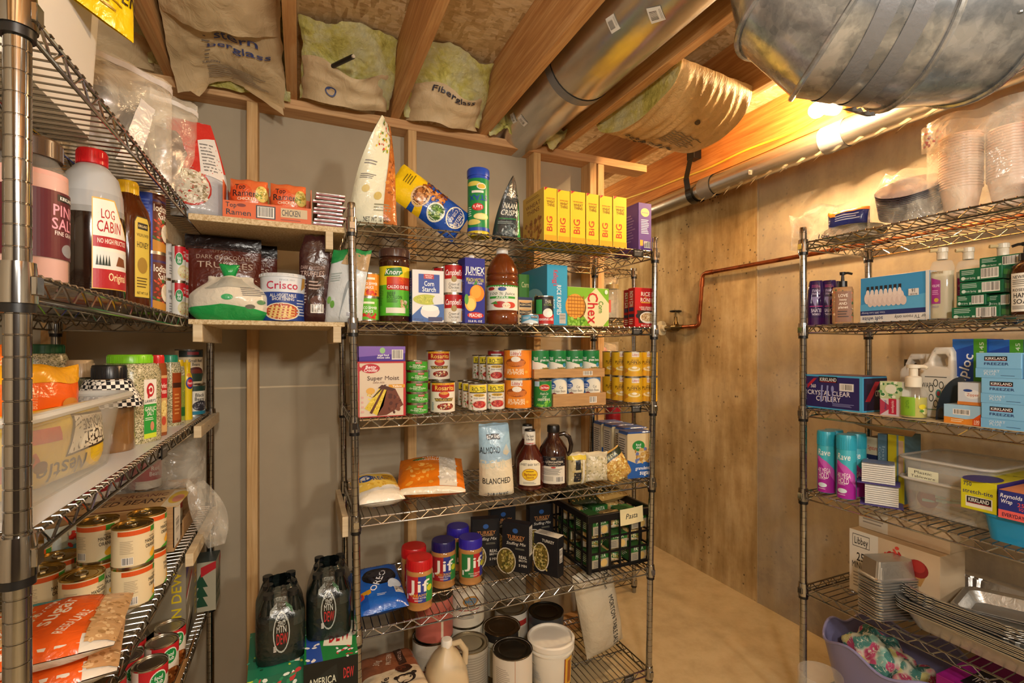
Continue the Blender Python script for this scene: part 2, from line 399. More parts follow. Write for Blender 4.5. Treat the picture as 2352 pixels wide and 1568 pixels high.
# ---------------------------------------------------------------- printing: flat art in label space, laid on a surface
def R(u0, v0, u1, v1, c): return ('R', u0, v0, u1, v1, c)
def E(u, v, ru, rv, c): return ('E', u, v, ru, rv, c)
def T(s, u, v, h, c, w=None, b=1, rot=0, sh=0): return ('T', s, u, v, h, c, w, b, rot, sh)
def L(u0, v0, u1, v1, n, c): return ('L', u0, v0, u1, v1, n, c)
def B(u0, v0, u1, v1, rot=0): return ('B', u0, v0, u1, v1, rot)
def S(u0, v0, u1, v1, n, sz, *cols): return ('S', u0, v0, u1, v1, n, sz, cols)
def Q(pts, c): return ('Q', pts, c)
class Art:
    def __init__(s, W, H): s.W, s.H = W, H; s.t = []     # triangles (p,q,r,col,layer)
    def poly(s, pts, col, lay):
        for i in range(1, len(pts)-1): s.t.append((pts[0], pts[i], pts[i+1], col, lay))
    def run(s, ops, rnd):
        W, H = s.W, s.H
        for lay, o in enumerate(ops):
            k = o[0]
            if k == 'R':
                _, a, b, c, d, col = o; s.poly([(a*W, b*H), (c*W, b*H), (c*W, d*H), (a*W, d*H)], col, lay)
            elif k == 'E':
                _, u, v, ru, rv, col = o; n = 20
                s.poly([(u*W+ru*W*cos(2*pi*i/n), v*H+rv*H*sin(2*pi*i/n)) for i in range(n)], col, lay)
            elif k == 'Q': s.poly([(a*W, b*H) for a, b in o[1]], o[2], lay)
            elif k == 'T':
                _, st, u, v, h, col, w, bd, rot, sh = o
                sc = h*H/CAP; x = 0; gl = []
                for c in st:
                    g = GL.get((bd, c)) or GL[(bd, ' ')]
                    gl.append((g, x)); x += g[2]
                sx = sc
                if w: sx = w*(W if rot in (0, 180) else H)/max(x, .01)
                if w and rot not in (0, 180): sc = h*W/CAP
                elif rot not in (0, 180): sc = h*W/CAP; sx = sc
                tw = x*sx; cr, sr = cos(radians(rot)), sin(radians(rot))
                for g, gx in gl:
                    pts = []
                    for (a, b) in g[0]:
                        X = (gx+a)*sx-tw/2+sh*b*sc; Y = (b-CAP/2)*sc
                        pts.append((u*W+X*cr-Y*sr, v*H+X*sr+Y*cr))
                    for t in g[1]: s.t.append((pts[t[0]], pts[t[1]], pts[t[2]], col, lay))
            elif k == 'L':
                _, a, b, c, d, n, col = o
                for i in range(n):
                    y = b+(d-b)*(i+.3)/n; y2 = y+(d-b)*.4/n; e = a+(c-a)*rnd.uniform(.7, 1)
                    s.poly([(a*W, y*H), (e*W, y*H), (e*W, y2*H), (a*W, y2*H)], col, lay)
            elif k == 'B':
                _, a, b, c, d, rot = o
                s.poly([(a*W, b*H), (c*W, b*H), (c*W, d*H), (a*W, d*H)], '#e9e6de', lay)
                n = 13; q = (c-a)/(n*2+2); r2 = (d-b)/(n*2+2)
                for i in range(n):
                    w = rnd.uniform(.5, 1.4)
                    if rot:
                        y = b+r2*(1.2+2*i); s.poly([((a+q)*W, y*H), ((c-q)*W, y*H), ((c-q)*W, (y+r2*w)*H), ((a+q)*W, (y+r2*w)*H)], '#16150f', lay+.5)
                    else:
                        x = a+q*(1.2+2*i); s.poly([(x*W, (b+r2*3)*H), ((x+q*w)*W, (b+r2*3)*H), ((x+q*w)*W, (d-r2)*H), (x*W, (d-r2)*H)], '#16150f', lay+.5)
            elif k == 'S':
                _, a, b, c, d, n, sz, cols = o
                for i in range(n):
                    u, v = rnd.uniform(a, c), rnd.uniform(b, d); r = sz*W*rnd.uniform(.6, 1.3); r2 = r*rnd.uniform(.35, .9); th = rnd.uniform(0, pi)
                    s.poly([(u*W+r*cos(t)*cos(th)-r2*sin(t)*sin(th), v*H+r*cos(t)*sin(th)+r2*sin(t)*cos(th)) for t in [pi*j/3 for j in range(6)]], rnd.choice(cols), lay+i*.01)
        return s
    def emit(s, g, fn, thr=None, off=.0003):
        st = s.t
        if thr:
            out = []; stack = [(t, 0) for t in st]
            while stack:
                t, dp = stack.pop()
                a, b, c = t[0], t[1], t[2]
                ds = [((a[0]-b[0])**2+(a[1]-b[1])**2, 0), ((b[0]-c[0])**2+(b[1]-c[1])**2, 1), ((c[0]-a[0])**2+(c[1]-a[1])**2, 2)]
                dm, e = max(ds)
                if dm > thr*thr and dp < 14:
                    p = (a, b, c); i, j, k = ((0, 1, 2), (1, 2, 0), (2, 0, 1))[e]
                    m = ((p[i][0]+p[j][0])/2, (p[i][1]+p[j][1])/2)
                    stack.append(((p[i], m, p[k], t[3], t[4]), dp+1)); stack.append(((m, p[j], p[k], t[3], t[4]), dp+1))
                else: out.append(t)
            st = out
        W, H = s.W, s.H; idx = {}; vs = []; fs = []; cl = []
        for a, b, c, col, lay in st:
            f = []
            for p in (a, b, c):
                key = (round(p[0], 6), round(p[1], 6), lay)
                if key not in idx: idx[key] = len(vs); vs.append(fn(p[0]/W, p[1]/H, off+lay*.00006))
                f.append(idx[key])
            if len(set(f)) == 3: fs.append(f); cl.append(col)
        g.add(vs, fs, cl); return g
RN = random.Random(3)
def flatmap(o, U, V, n):
    o, U, V, n = Vector(o), Vector(U), Vector(V), Vector(n)
    return lambda u, v, k: o+U*u+V*v+n*k
def draw(g, W, H, ops, fn, thr=None, off=.0003): return Art(W, H).run(ops, RN).emit(g, fn, thr, off)
# ================================================================ THE SETTING
ZC, ZP0, ZP1 = 2.65, 2.37, 2.408
YS = 2.13; YD = YS+.089; XR = 2.34; XL = -1.0
def slab(name, mat, b, parent=None, ch=0):
    g = G().box(*b, ch=ch); return g.build(name, mat, parent, ang=30)
fl = struct(slab('floor', 'concrete_floor', (XL-.1, -2.8, -.1, XR+.2, 5.2, 0)))
cl = struct(slab('ceiling', 'osb', (XL-.1, -2.8, ZC, XR+.2, 5.2, ZC+.02)))
wr = struct(slab('wall_right', 'concrete_wall', (XR, -2.8, 0, XR+.2, 5.2, ZP0)))
slab('form_seam', 'concrete_wall', (XR-.004, 1.945, 0, XR, 1.955, ZP0), wr)
slab('sill_plate', 'rim_wood', (XR-.03, -2.8, ZP0, XR+.12, 5.2, ZP1), wr)
wl = struct(slab('wall_left', 'drywall', (XL-.1, -2.8, 0, XL, YD, ZC)))
wf = struct(slab('wall_rear', 'dark_panel', (XL-.1, -2.9, 0, XR+.2, -2.8, ZC)))
wx = struct(slab('wall_far', 'concrete_wall', (XL-.1, 5.2, 0, XR+.2, 5.3, ZC)))
wb = struct(slab('wall_back', 'drywall', (XL, YD, 0, 1.45, YD+.012, ZP0)))
slab('seam', 'pale_wood', (-.9, YD-.0015, 1.255, 1.4, YD, 1.262), wb)
for x in (-.8, -.19, .43, 1.04, 1.36):
    slab('stud', 'stud_wood', (x, YS, 0.038, x+.038, YS+.089, ZP0), wb, .0015)
slab('stud', 'stud_wood', (1.41, YS+.002, 0.038, 1.447, YS+.089, ZP0), wb, .0015)
slab('top_plate', 'plate_wood', (XL, YS-.001, ZP0, 1.72, YS+.089, ZP1), wb, .0015)
slab('bottom_plate', 'plate_wood', (XL, YS, 0, 1.45, YS+.089, .038), wb, .0015)
for k in range(-2, 5):
    x1 = -.012+.406*k+(.03 if k == 4 else 0)
    slab('joist', 'joist_wood', (x1-.038, -2.8, ZP1, x1, 5.2, ZC), cl, .0015)
slab('rim_joist', 'rim_wood', (2.15, -2.8, ZP1, 2.19, 5.2, ZC), cl, .0015)
slab('rim_joist', 'rim_wood', (XR+.06, -2.8, ZP1, XR+.1, 5.2, ZC), cl, .0015)
# globe lamps at the unseen lights: first one inferred, others added as fill
for i, (x, y, n_) in enumerate(((.1, -.55, 'near the racks'), (1.1, -1.6, 'at the far end, added as fill'), (1.5, 3.6, 'in the store room beyond the stud wall, added as fill'))):
    z = 2.2 if i == 2 else 2.02; t = thing('ceiling_lamp', 'round globe lamp hanging from a joist '+n_, 'light', (x, y, z))
    G().lathe([(0, -.05), (.03, -.04), (.047, -.01), (.047, .01), (.03, .04), (0, .05)] if i < 2 else [(0, -.03), (.028, 0), (0, .03)], 20).build('globe', 'bulb_glass', t)
    G().lathe([(0, .11), (.02, .11), (.03, .14), (0, .15)], 16, '#d9d4c6').build('socket', 'plastic', t); G().tube([(0, 0, .14), (0, 0, ZP1-z+.05)], .004, 6, '#ddd').build('cord', 'plastic', t)
# light bulb
t = thing('light_bulb', 'glowing bare bulb below the round duct beside the yellow cable', 'light bulb', BULB)
g = G().lathe([(0, -.036), (.012, -.034), (.024, -.024), (.031, -.008), (.03, .006), (.022, .024), (.0135, .038), (.0135, .05)], 24)
o = g.build('globe', 'bulb_glass', t); o.rotation_euler = (0, radians(75), 0); o.visible_shadow = True
g = G().lathe([(0, .05), (.02, .05), (.023, .06), (.028, .1), (.03, .115), (0, .115)], 20, '#d9d4c6')
g.build('socket', 'plastic', t).rotation_euler = (0, radians(75), 0)
# ---------------------------------------------------------------- wire racks
TZ = [1.82, 1.50, 1.182, .866, .503, .082]
def post_mesh(H):
    p = [(0, 0), (.011, 0), (.0127, .004)]; z = .03
    while z < H-.02:
        p += [(.0127, z-.0012), (.0115, z-.0004), (.0115, z+.0004), (.0127, z+.0012)]; z += .0254
    p += [(.0127, H-.004), (.0115, H), (0, H)]
    return G().lathe(p, 20)
def rack(label, loc, Lx, D, zs, lean=(0, 0), H=1.88, rz=0, plates=(), near=()):
    root = thing('wire_rack', label, 'shelving', loc, rz)
    pm = None
    for i, (x, y) in enumerate(((0, 0), (Lx, 0), (0, D), (Lx, D))):
        if pm is None: pm = post_mesh(H).build('post', 'chrome', root, ang=50); o = pm
        else: o = pm.copy(); COL.objects.link(o)
        e = lean[0] if x == 0 else lean[1]
        o.location = (x+e, y, 0); o.rotation_euler = (0, math.atan2(-e, H), 0)
    # shelf meshes
    r1 = .0031; tw = -.026
    fr = G()
    for z in (0, tw):
        fr.tube([(.012, 0, z), (Lx-.012, 0, z)], r1, 8); fr.tube([(.012, D, z), (Lx-.012, D, z)], r1, 8)
        fr.tube([(0, .012, z), (0, D-.012, z)], r1, 8); fr.tube([(Lx, .012, z), (Lx, D-.012, z)], r1, 8)
    zg = G()
    def zig(p, q, n, z0=-.003, z1=tw+.003, r=.0021):
        p, q = Vector(p), Vector(q); n = max(2, n); pts = []
        for i in range(n*2+1):
            a = p.lerp(q, i/(n*2)); pts.append((a.x, a.y, z0 if i % 2 else z1))
            # flat crest
        out = []
        for i in range(len(pts)):
            a = Vector(pts[i]); d = (q-p).normalized()*.004
            out += [a-d, a+d]
        zg.tube(out[1:-1], r, 6)
    nl, nd = int(Lx/.066), int(D/.066)
    zig((.02, 0, 0), (Lx-.02, 0, 0), nl); zig((.02, D, 0), (Lx-.02, D, 0), nl)
    zig((0, .02, 0), (0, D-.02, 0), nd); zig((Lx, .02, 0), (Lx, D-.02, 0), nd)
    for y in (D*.34, D*.67):
        zg.tube([(.003, y, -.0045), (Lx-.003, y, -.0045)], .0024, 6)
        zig((.02, y, 0), (Lx-.02, y, 0), nl, -.006, -.02, .0018)
    wg = G(); n = int(Lx/.0254)
    for i in range(1, n):
        x = Lx*i/n; wg.tube([(x, -.005, -.001), (x, -.003, .003), (x, D+.003, .003), (x, D+.005, -.001)], .0017, 6)
    cg = G().lathe([(.0131, -.036), (.0185, -.036), (.0175, .0), (.0165, .012), (.0131, .012)], 20)
    cg.box(-.009, -.021, -.026, .009, -.015, -.004, ch=.001)
    sg = G().lathe([(.0128, -.047), (.0165, -.047), (.0165, -.036), (.0128, -.036)], 20)
    first = None
    for li, z in enumerate(zs):
        t = 1-z/H; x0, x1 = lean[0]*t, lean[1]*t
        if first is None:
            sh = fr.build('wire_shelf', 'chrome', root); first = sh
            kg = wg.build('wire_grid', 'steel_wire', sh); kg['kind'] = 'stuff'
            kz = zg.build('truss_wire', 'chrome', sh)
            cs = []
            for j, (x, y) in enumerate(((0, 0), (Lx, 0), (0, D), (Lx, D))):
                if j == 0: a = cg.build('corner_collar', 'chrome', sh); b_ = sg.build('collar_sleeve', 'black_plastic', sh); ca_, cb_ = a, b_
                else: a = ca_.copy(); b_ = cb_.copy(); COL.objects.link(a); COL.objects.link(b_)
                a.location = b_.location = (x, y, 0)
                if y > 0: a.rotation_euler = (0, 0, pi)
        else:
            sh = first.copy(); COL.objects.link(sh)
            for ch in first.children:
                if ch.name.startswith('name_plate'): continue
                q = ch.copy(); COL.objects.link(q); q.parent = sh
        sh.location = (x0, 0, z); sh.scale = ((Lx+x1-x0)/Lx, 1, 1)
    for li, x in plates:
        g = G().box(x, -.0065, -.03, x+.05, -.0035, .002, '#0c0c0c', .0008)
        draw(g, .05, .03, [T('SHELF', .5, .75, .16, '#bbb', .8), L(.1, .15, .9, .6, 5, '#777')], flatmap((x, -.0066, -.029), (.05, 0, 0), (0, 0, .03), (0, -1, 0)))
        sh = [c for c in root.children if c.name.startswith('wire_shelf')][li]
        g.build('name_plate', 'plastic', sh)
    return root
mid = rack('chrome wire rack packed with canned goods against the stud wall', (.150, 1.636, 0), 1.215, .457, TZ, lean=(.024, -.035),
           plates=((0, 1.1), (1, 1.1), (2, 1.1), (5, 1.08)))
left = rack('chrome wire rack at the left edge, nearest the viewer', (-.303, .752, 0), 1.33, .44, [1.82, 1.5, 1.182, .84, .50, .082], rz=90, plates=((2, .62),))
right = rack('chrome wire rack of household supplies along the concrete wall', (1.775, 1.275, 0), 1.22, .40, TZ, rz=-90)
back = rack('wire rack standing beyond the end of the stud wall', (.56, 2.32, 0), 1.22, .457, [1.87, 1.59, 1.28, .972, .5, .08])
# ================================================================ CEILING THINGS
# round sheet metal duct in the joist bay
DX, DZ, DR = .985, 2.505, .142
t = thing('round_duct', 'long round sheet metal duct running in the joist bay above the top plate', 'duct', (DX, 0, DZ))
def ring(cx, cz, r, y0, y1, col='#fff', n=40, mat=None): return G().tube([(cx, y0, cz), (cx, y1, cz)], r, n, cap=False)
ring(0, 0, DR, -2.7, 1.70).build('pipe_section', 'sheet_metal', t)
ring(0, 0, DR-.004, 1.66, 2.4).build('pipe_section', 'sheet_metal', t)
ring(0, 0, DR+.003, 1.60, 1.64).build('clamp_band', 'duct_tape', t)
def sticker(par, cx, cz, r, y, ang, w, rot=0, h=None):
    g = G(); h = h or w*.85
    ops = [R(0, 0, 1, 1, '#e4e4e0'), B(.2, .3, .85, .92), L(.15, .05, .9, .22, 2, '#9a9a96')]
    cr, sr = cos(radians(rot)), sin(radians(rot))
    def fn(u, v, k):
        a = (u-.5)*w; b = (v-.5)*h; a, b = a*cr-b*sr, a*sr+b*cr; th = radians(ang)+a/r
        return Vector((cx+(r+k)*sin(th), y+b, cz-(r+k)*cos(th)))
    draw(g, w, h, ops, fn, .012, .0015); return g.build('barcode_sticker', 'print', par, smooth=False)
for y, a, w, rt in ((1.25, -48, .045, 10), (1.12, -20, .05, 30), (.93, -5, .055, -12), (1.98, -60, .04, 8), (1.93, -45, .045, 0)): sticker(t, 0, 0, DR+(0 if y < 1.6 else -.004), y, a, w, rt)
# small vent pipe along the concrete wall
VX, VZ, VR = 2.135, 2.335, .058
t = thing('vent_pipe', 'slim aluminium vent pipe hung along the top of the concrete wall', 'pipe', (VX, 0, VZ))
ring(0, 0, VR, -2.7, 1.38).build('pipe_section', 'sheet_metal', t)
ring(0, 0, VR-.003, 1.3, 5.1).build('pipe_section', 'sheet_metal', t)
for y0, y1 in ((1.33, 1.43), (2.05, 2.14)): ring(0, 0, VR+.002, y0, y1).build('tape_band', 'duct_tape', t, smooth=True)
for y, a, w in ((1.78, -60, .022), (2.75, -50, .03), (1.62, -10, .02)): sticker(t, 0, 0, VR, y, a, w, 25)
g = G()
for i in range(14):
    y = 1.0+i*.085; d = RN.uniform(.006, .022); g.add([(-.02, y, -VR+.004), (.0, y+.04, -VR-.001), (-.005, y+.06, -VR-d), (-.028, y+.02, -VR-d*.5)], [(0, 1, 2, 3)], '#d8cdb0')
g.build('torn_tape_edge', 'print', t)['kind'] = 'stuff'
t = thing('hanger_strap', 'black perforated strap looped under the slim vent pipe', 'strap', (VX, 2.2, VZ))
pts = [(.012+VR*1.12*sin(a), VR*1.12*cos(a)*-1) for a in [radians(d) for d in range(-100, 101, 12)]]
pts = [(-VR*.7, .2), (-VR*1.3, .07)]+[(p[0]-.012, p[1]) for p in pts]+[(VR*1.0, .07)]
g = G()
for (a, b), (c, d) in zip(pts, pts[1:]): g.add([(a, -.022, b), (c, -.022, d), (c, .022, d), (a, .022, b)], [(0, 1, 2, 3)], '#141416')
g.build('loop', 'black_plastic', t)
G().box(-VR*.7-.003, -.03, .19, .012, .03, .26, '#141416', .002).build('mounting_tab', 'black_plastic', t)
# electric cable
pts = [(2.142, 1.42, 2.47), (2.143, 1.5, 2.45), (2.145, 1.62, 2.44), (2.145, 1.78, 2.455), (2.146, 1.95, 2.46), (2.147, 2.12, 2.445), (2.147, 2.35, 2.47), (2.147, 2.6, 2.47), (2.147, 2.9, 2.50), (2.147, 3.4, 2.52), (2.147, 4.0, 2.5)]
fine = []
for i in range(len(pts)-1):
    for k in range(5): fine.append(Vector(pts[i]).lerp(Vector(pts[i+1]), k/5))
sm = [sum((fine[min(max(i+j, 0), len(fine)-1)] for j in range(-3, 4)), Vector())/7 for i in range(len(fine))]
tag(G().tube(sm, .0058, 8).build('electric_cable', 'yellow_cable'), 'yellow electric cable stapled along the rim board up to the bulb', 'cable')
# big galvanized duct
def cp(px, py, z): u = (px-CX)/F_; return Vector((c_*u*z+s_*z, -s_*u*z+c_*z, CH+(HY-py)*z/F_))
t = thing('large_duct', 'big galvanized elbow duct with taped joint at the top right', 'duct', cp(1990, 60, 1.2))
ctr = cp(1990, 60, 1.2)
PT = [(1862, -350, 1.24), (1862, -130, 1.24), (1885, -22, 1.22), (1945, 26, 1.2), (2085, 42, 1.18), (2195, 32, 1.17), (2285, -20, 1.19), (2380, -90, 1.25), (2480, -180, 1.32)]
PW = [cp(*p)-ctr for p in PT]; RD = .197
for i in range(len(PW)-1):
    a, b = PW[i], PW[i+1]
    # mitred gore: rings lie in bisector planes
    def ringv(i, off=0, R_=RD):
        p = PW[i]; t0 = (PW[i]-PW[i-1]).normalized() if i > 0 else (PW[1]-PW[0]).normalized()
        t1 = (PW[i+1]-PW[i]).normalized() if i < len(PW)-1 else t0
        nrm = (t0+t1).normalized(); ax = (b-a).normalized(); up = Vector((0, 0, 1)) if abs(ax.z) < .9 else Vector((1, 0, 0))
        up = Vector((.2, 1, .3)).normalized(); e1 = ax.cross(up).normalized(); e2 = ax.cross(e1); out = []
        for k in range(48):
            w = 2*pi*k/48; q = p+(e1*cos(w)+e2*sin(w))*R_
            q = q-ax*((q-p).dot(nrm)/ax.dot(nrm)); out.append(q+ax*off)
        return out
    r0, r1 = ringv(i), ringv(i+1); vs = r0+r1; fs = [(k, (k+1) % 48, 48+(k+1) % 48, 48+k) for k in range(48)]
    G().add(vs, fs).build('gore_section', 'galvanized', t, ang=60)
    rr = ringv(i+1, 0, RD+.004); G().tube(rr, .007, 8, close=True).build('seam_rib', 'galvanized', t)
a, b = PW[3], PW[4]
for q0, q1 in ((.02, .3), (.5, .78)):
    g = G(); p0, p1 = a.lerp(b, q0), a.lerp(b, q1); tt = (p1-p0)
    g.tube([p0, p0+tt*.5, p1], RD+.0025, 48, cap=False); g.build('tape_band', 'duct_tape', t)
pf = cp(1990, 225, 1.19)-ctr; g = G()
g.grid(lambda u, v: Vector((pf.x+(u-.5)*.1-.01*v, pf.y+.02*v, pf.z-.03-.0*v+(v-1)*(-.028)*1-.03*(1-v)+.006*sin(u*25)*(1-v))), 10, 5)
g.build('tape_flap', 'duct_tape', t)
g = G()
for i, w in ((4, .9), (5, .6), (5, .75), (2, .5)):
    p = PW[i].lerp(PW[min(i+1, 8)], w); d = Vector((-.35, -.75, -.55)).normalized(); g.lathe([(0, -.002), (.005, -.001), (.006, .002), (0, .004)], 10, at=p+d*(RD+.001))
g.build('screw_heads', 'galvanized', t)['kind'] = 'stuff'
# insulation
def fluff(name, label, fn, nu, nv, mat, amp, sc, seed, parent=None):
    def f(u, v):
        p = fn(u, v); n = noise.noise_vector(Vector((p.x*sc+seed, p.y*sc, p.z*sc)))*amp+noise.noise_vector(Vector((p.x*sc*4+seed, p.y*sc*4, p.z*sc*4)))*amp*.3
        return p+Vector((n.x*.5, n.y, n.z))
    o = G().grid(f, nu, nv).build(name, mat, parent, ang=80)
    if label: tag(o, label, 'insulation')
    return o
def batt(label, x0, x1, kraft, zk=.38, pts=((2.125, 2.43), (2.05, 2.50), (2.0, 2.57), (1.95, 2.645)), seed=1, text=()):
    t = thing('insulation_batt', label, 'insulation', ((x0+x1)/2, 2.1, 2.4)); O = Vector(((x0+x1)/2, 2.1, 2.4))
    def path(v):
        s = v*(len(pts)-1); i = min(int(s), len(pts)-2); q = s-i; return pts[i][0]*(1-q)+pts[i+1][0]*q, pts[i][1]*(1-q)+pts[i+1][1]*q
    def fn(u, v):
        y, z = path(v); b = sin(pi*u)**.5; return Vector((x0+(x1-x0)*u, y-.04*b, z-.015*b))-O
    fluff('fiberglass_fill', None, fn, 34, 34, 'fiberglass', .03, 9, seed, t)
    if kraft:
        def fk(u, v):
            y, z = path(v*zk); z -= .015*(1-v); b = sin(pi*u)**.5; w = .02*sin(u*7+seed); return Vector((x0+.01+(x1-x0-.03)*u, y-.062*b-.005-w*.5, z-.03*b+w*v))-O
        am = .013; ff = lambda u, v: fk(u, v)+noise.noise_vector(Vector((u*4+seed, v*4, 2)))*am
        G().grid(ff, 26, 20).build('kraft_facing', 'kraft_paper', t, ang=80)
        if text:
            g = draw(G(), x1-x0, .2, text, lambda u, v, k: ff(min(max(u, 0), 1), min(max(v, 0), 1))+Vector((0, -.006-k, -.004)), .03, .0); g.build('printed_lettering', 'print', t, smooth=False)
    return t
batt('dusty insulation stuffed in the dark joist bay behind the yellow hanging bag', -.82, -.46, True, seed=3)
batt('yellow insulation with torn brown paper and a cable end, second bay from the left', .0, .352, True, .4, seed=7, text=[E(.32, .3, .06, .13, '#31406e'), E(.32, .3, .045, .1, '#b3966b')])
batt('yellow insulation batt with Fiberglass printed on its paper, third bay', .408, .758, True, .45, seed=12, text=[T('Fiberglass', .55, .86, .16, '#2a2c3c', .62)])
fluff('insulation_tuft', 'yellow insulation tuft left of the round duct end', lambda u, v: Vector((.80+.13*u, 2.10-.05*sin(pi*u), 2.405+.09*v+.0*u)), 20, 16, 'fiberglass', .03, 22, 5)
fluff('insulation_tuft', 'yellow insulation tuft right of the round duct end', lambda u, v: Vector((1.07+.1*u, 2.08-.05*sin(pi*v), 2.40+.09*v)), 18, 14, 'fiberglass', .035, 22, 8)
# hanging kraft batt
O = Vector((-.23, 2.0, 2.42)); t = thing('kraft_batt', 'large brown paper faced insulation batt drooping from the first wide bay', 'insulation', O)
def kb(u, v):
    x = -.41+.35*u; b = sin(pi*u); y = 2.095-.50*v-.03*b; z = 2.34+.05*(1-abs(2*u-1))*(1-v)**2*1.2+.27*v**.85-.05*b*v*(1-v)*2
    p = Vector((x, y, z)); w = noise.noise_vector(Vector((u*3.5, v*4.5, 4)))*.012+noise.noise_vector(Vector((u*11, v*13, 9)))*.006
    return p+w-O
G().grid(kb, 46, 50).build('kraft_facing', 'kraft_paper', t, ang=80)
fluff('fiberglass_fill', None, lambda u, v: Vector((-.41+.375*u, 2.10-.45*v, 2.385+.26*v**.85))-O, 20, 20, 'fiberglass', .015, 12, 3, t)
def kbt(u, v, k): return kb(min(max(u, 0), 1), min(max(v, 0), 1))+Vector((0, -.003-k, -.004-k))
g = draw(G(), .35, .56, [T('stern', .6, .385, .052, '#454f80', .4), T('berglass', .62, .31, .042, '#454f80', .56), T('CAUTION', .36, .17, .016, '#5a5a6a', .18), L(.3, .05, .86, .15, 8, '#8a7a68'), *[R(.3+.012*i % .05, .2+.03*i, .34+.014*(i % 3), .206+.03*i, '#5f5a5c') for i in range(18)]], kbt, .02, .001)
g.build('printed_lettering', 'print', t, smooth=False)
def flap(u, v):
    p = kb(.02+.95*u, .42+.5*v); q = 1-u if False else u; return p+Vector((0, -.012-.02*(1-v), -.012-.018*(1-v)*sin(pi*u)))+Vector((0, 0, .09*(u-.45)**2*(1-v)))
G().grid(flap, 30, 24).build('paper_fold', 'kraft_paper', t, ang=80)
G().grid(lambda u, v: kb(.1+.25*u, 0)*(1-v)+(kb(.1+.25*u, 0)+Vector((0, -.01, -.035+.1*abs(u-.4)**1.2)))*v, 10, 4).build('paper_tip', 'kraft_paper', t, ang=80)
G().grid(lambda u, v: kb(.62+.36*u, 0)*(1-v)+(kb(.62+.36*u, 0)+Vector((.005, -.012, -.012-.022*u)))*v, 10, 4).build('paper_tip', 'kraft_paper', t, ang=80)
# folded roll between the joists
O = Vector((1.42, 1.6, 2.35)); t = thing('insulation_roll', 'folded insulation batt with wrinkled paper bulging below the joists near the bulb', 'insulation', O)
def rb(u, v, th=0):
    a = pi*(.02+.96*v); y = 1.60+.27*cos(a)*(1-.1*u); z = 2.445-(.155-th)*sin(a)**.8*(.72+.3*u)
    w = .0035*sin(60*u+9*v*v+3*noise.noise(Vector((u*5, v*2, 0))))*sin(pi*v)**.5+noise.noise(Vector((u*7, v*5, 3)))*.008
    return Vector((1.225+.375*u+.02*sin(a), y, z-w))-O
G().grid(rb, 90, 40).build('kraft_facing', 'roll_paper', t, ang=80)
def re(u, v):
    a = rb(0, u); top = Vector((a.x+.0, a.y*.92, .085)); return a.lerp(top, v)+noise.noise_vector(Vector((u*9, v*5, 1)))*.012*sin(pi*v)
G().grid(re, 30, 10).build('fiberglass_fill', 'fiberglass', t, ang=80)
G().grid(lambda u, v: rb(1, u).lerp(Vector((rb(1, u).x, rb(1, u).y*.92, .085)), v), 20, 3).build('fiberglass_fill', 'fiberglass', t, ang=80)
def rbt(u, v, k): return rb(min(max(u, 0), 1), min(max(1-v, 0), 1))+Vector((0, -.002-k*.6, -.004-k))
g = draw(G(), .375, .6, [], rbt); 
g = draw(G(), .375, .6, [T('fiberglass', .42, .69, .05, '#2c2a26', .55, rot=180), T('Western', .42, .75, .03, '#4a4030', .4, rot=180), L(.4, .46, .85, .6, 7, '#7b6a4c'), E(.55, .35, .025, .02, '#5a4a30'), E(.72, .68, .03, .015, '#4a3c28')], rbt, .02, .001)
g.build('printed_lettering', 'print', t, smooth=False)
# black cable stub
c1 = [cp(700, 160, 2.0), cp(730, 161, 1.93), cp(765, 152, 1.86), cp(790, 140, 1.80), cp(811, 130, 1.76)]
o = thing('cable_stub', 'cut end of a thick black cable poking out of the yellow insulation', 'cable', c1[0])
G().tube([p-c1[0] for p in c1], .0085, 12).build('jacket', 'black_cable', o)
G().tube([c1[-1]-c1[0], c1[-1]-c1[0]+(c1[-1]-c1[-2]).normalized()*.006], .006, 12, '#c9b9a0').build('copper_core', 'print', o)
# ---------------------------------------------------------------- water pipe and valve
PX_ = XR-.035
t = thing('copper_pipe', 'copper water pipe with a bend down the concrete wall', 'pipe', (PX_, 2.3, 1.885))
def bend(pts, r, n=6):
    out = [Vector(pts[0])]
    for i in range(1, len(pts)-1):
        p = Vector(pts[i]); a = (Vector(pts[i-1])-p).normalized(); b = (Vector(pts[i+1])-p).normalized()
        for k in range(n+1): q = k/n; out.append((p+a*r)*(1-q)**2+p*2*q*(1-q)+(p+b*r)*q*q)
    return out+[Vector(pts[-1])]
G().tube(bend([(0, -2.8, -.02), (0, .02, .0), (0, .05, -.325), (0, .2, -.325)], .03), .0115, 16).build('tube', 'copper', t)
for p, q in (((0, -.06, -.0005), (0, -.01, 0)), ((0, .023, -.03), (0, .027, -.08)), ((0, .047, -.25), (0, .05, -.295)), ((0, .075, -.325), (0, .12, -.325))): G().tube([p, q], .0145, 16).build('coupling', 'copper', t)
v_ = thing('shutoff_valve', 'brass shutoff valve with round handwheel beside the white flange', 'valve', (PX_, 2.56, 1.56))
G().tube([(0, -.07, 0), (0, -.03, 0), (0, -.02, 0), (0, .02, 0), (0, .03, 0), (0, .09, 0)], [.014, .016, .024, .024, .016, .014], 16).build('body', 'brass', v_)
G().lathe([(.02, 0), (.018, .03), (.012, .04), (.011, .07), (.005, .072), (.005, .115), (0, .115)], 16).build('stem', 'brass', v_)
g = G().tube([(.034*cos(a), .034*sin(a), .108) for a in [2*pi*i/20 for i in range(20)]], .0055, 8, close=True)
for i in range(4): a = pi/2*i; g.tube([(0, 0, .112), (.034*cos(a), .034*sin(a), .108)], .004, 6)
g.build('handwheel', 'black_plastic', v_)
f_ = thing('wall_flange', 'white round flange where the pipe enters at the left', 'flange', (PX_, 2.66, 1.56))
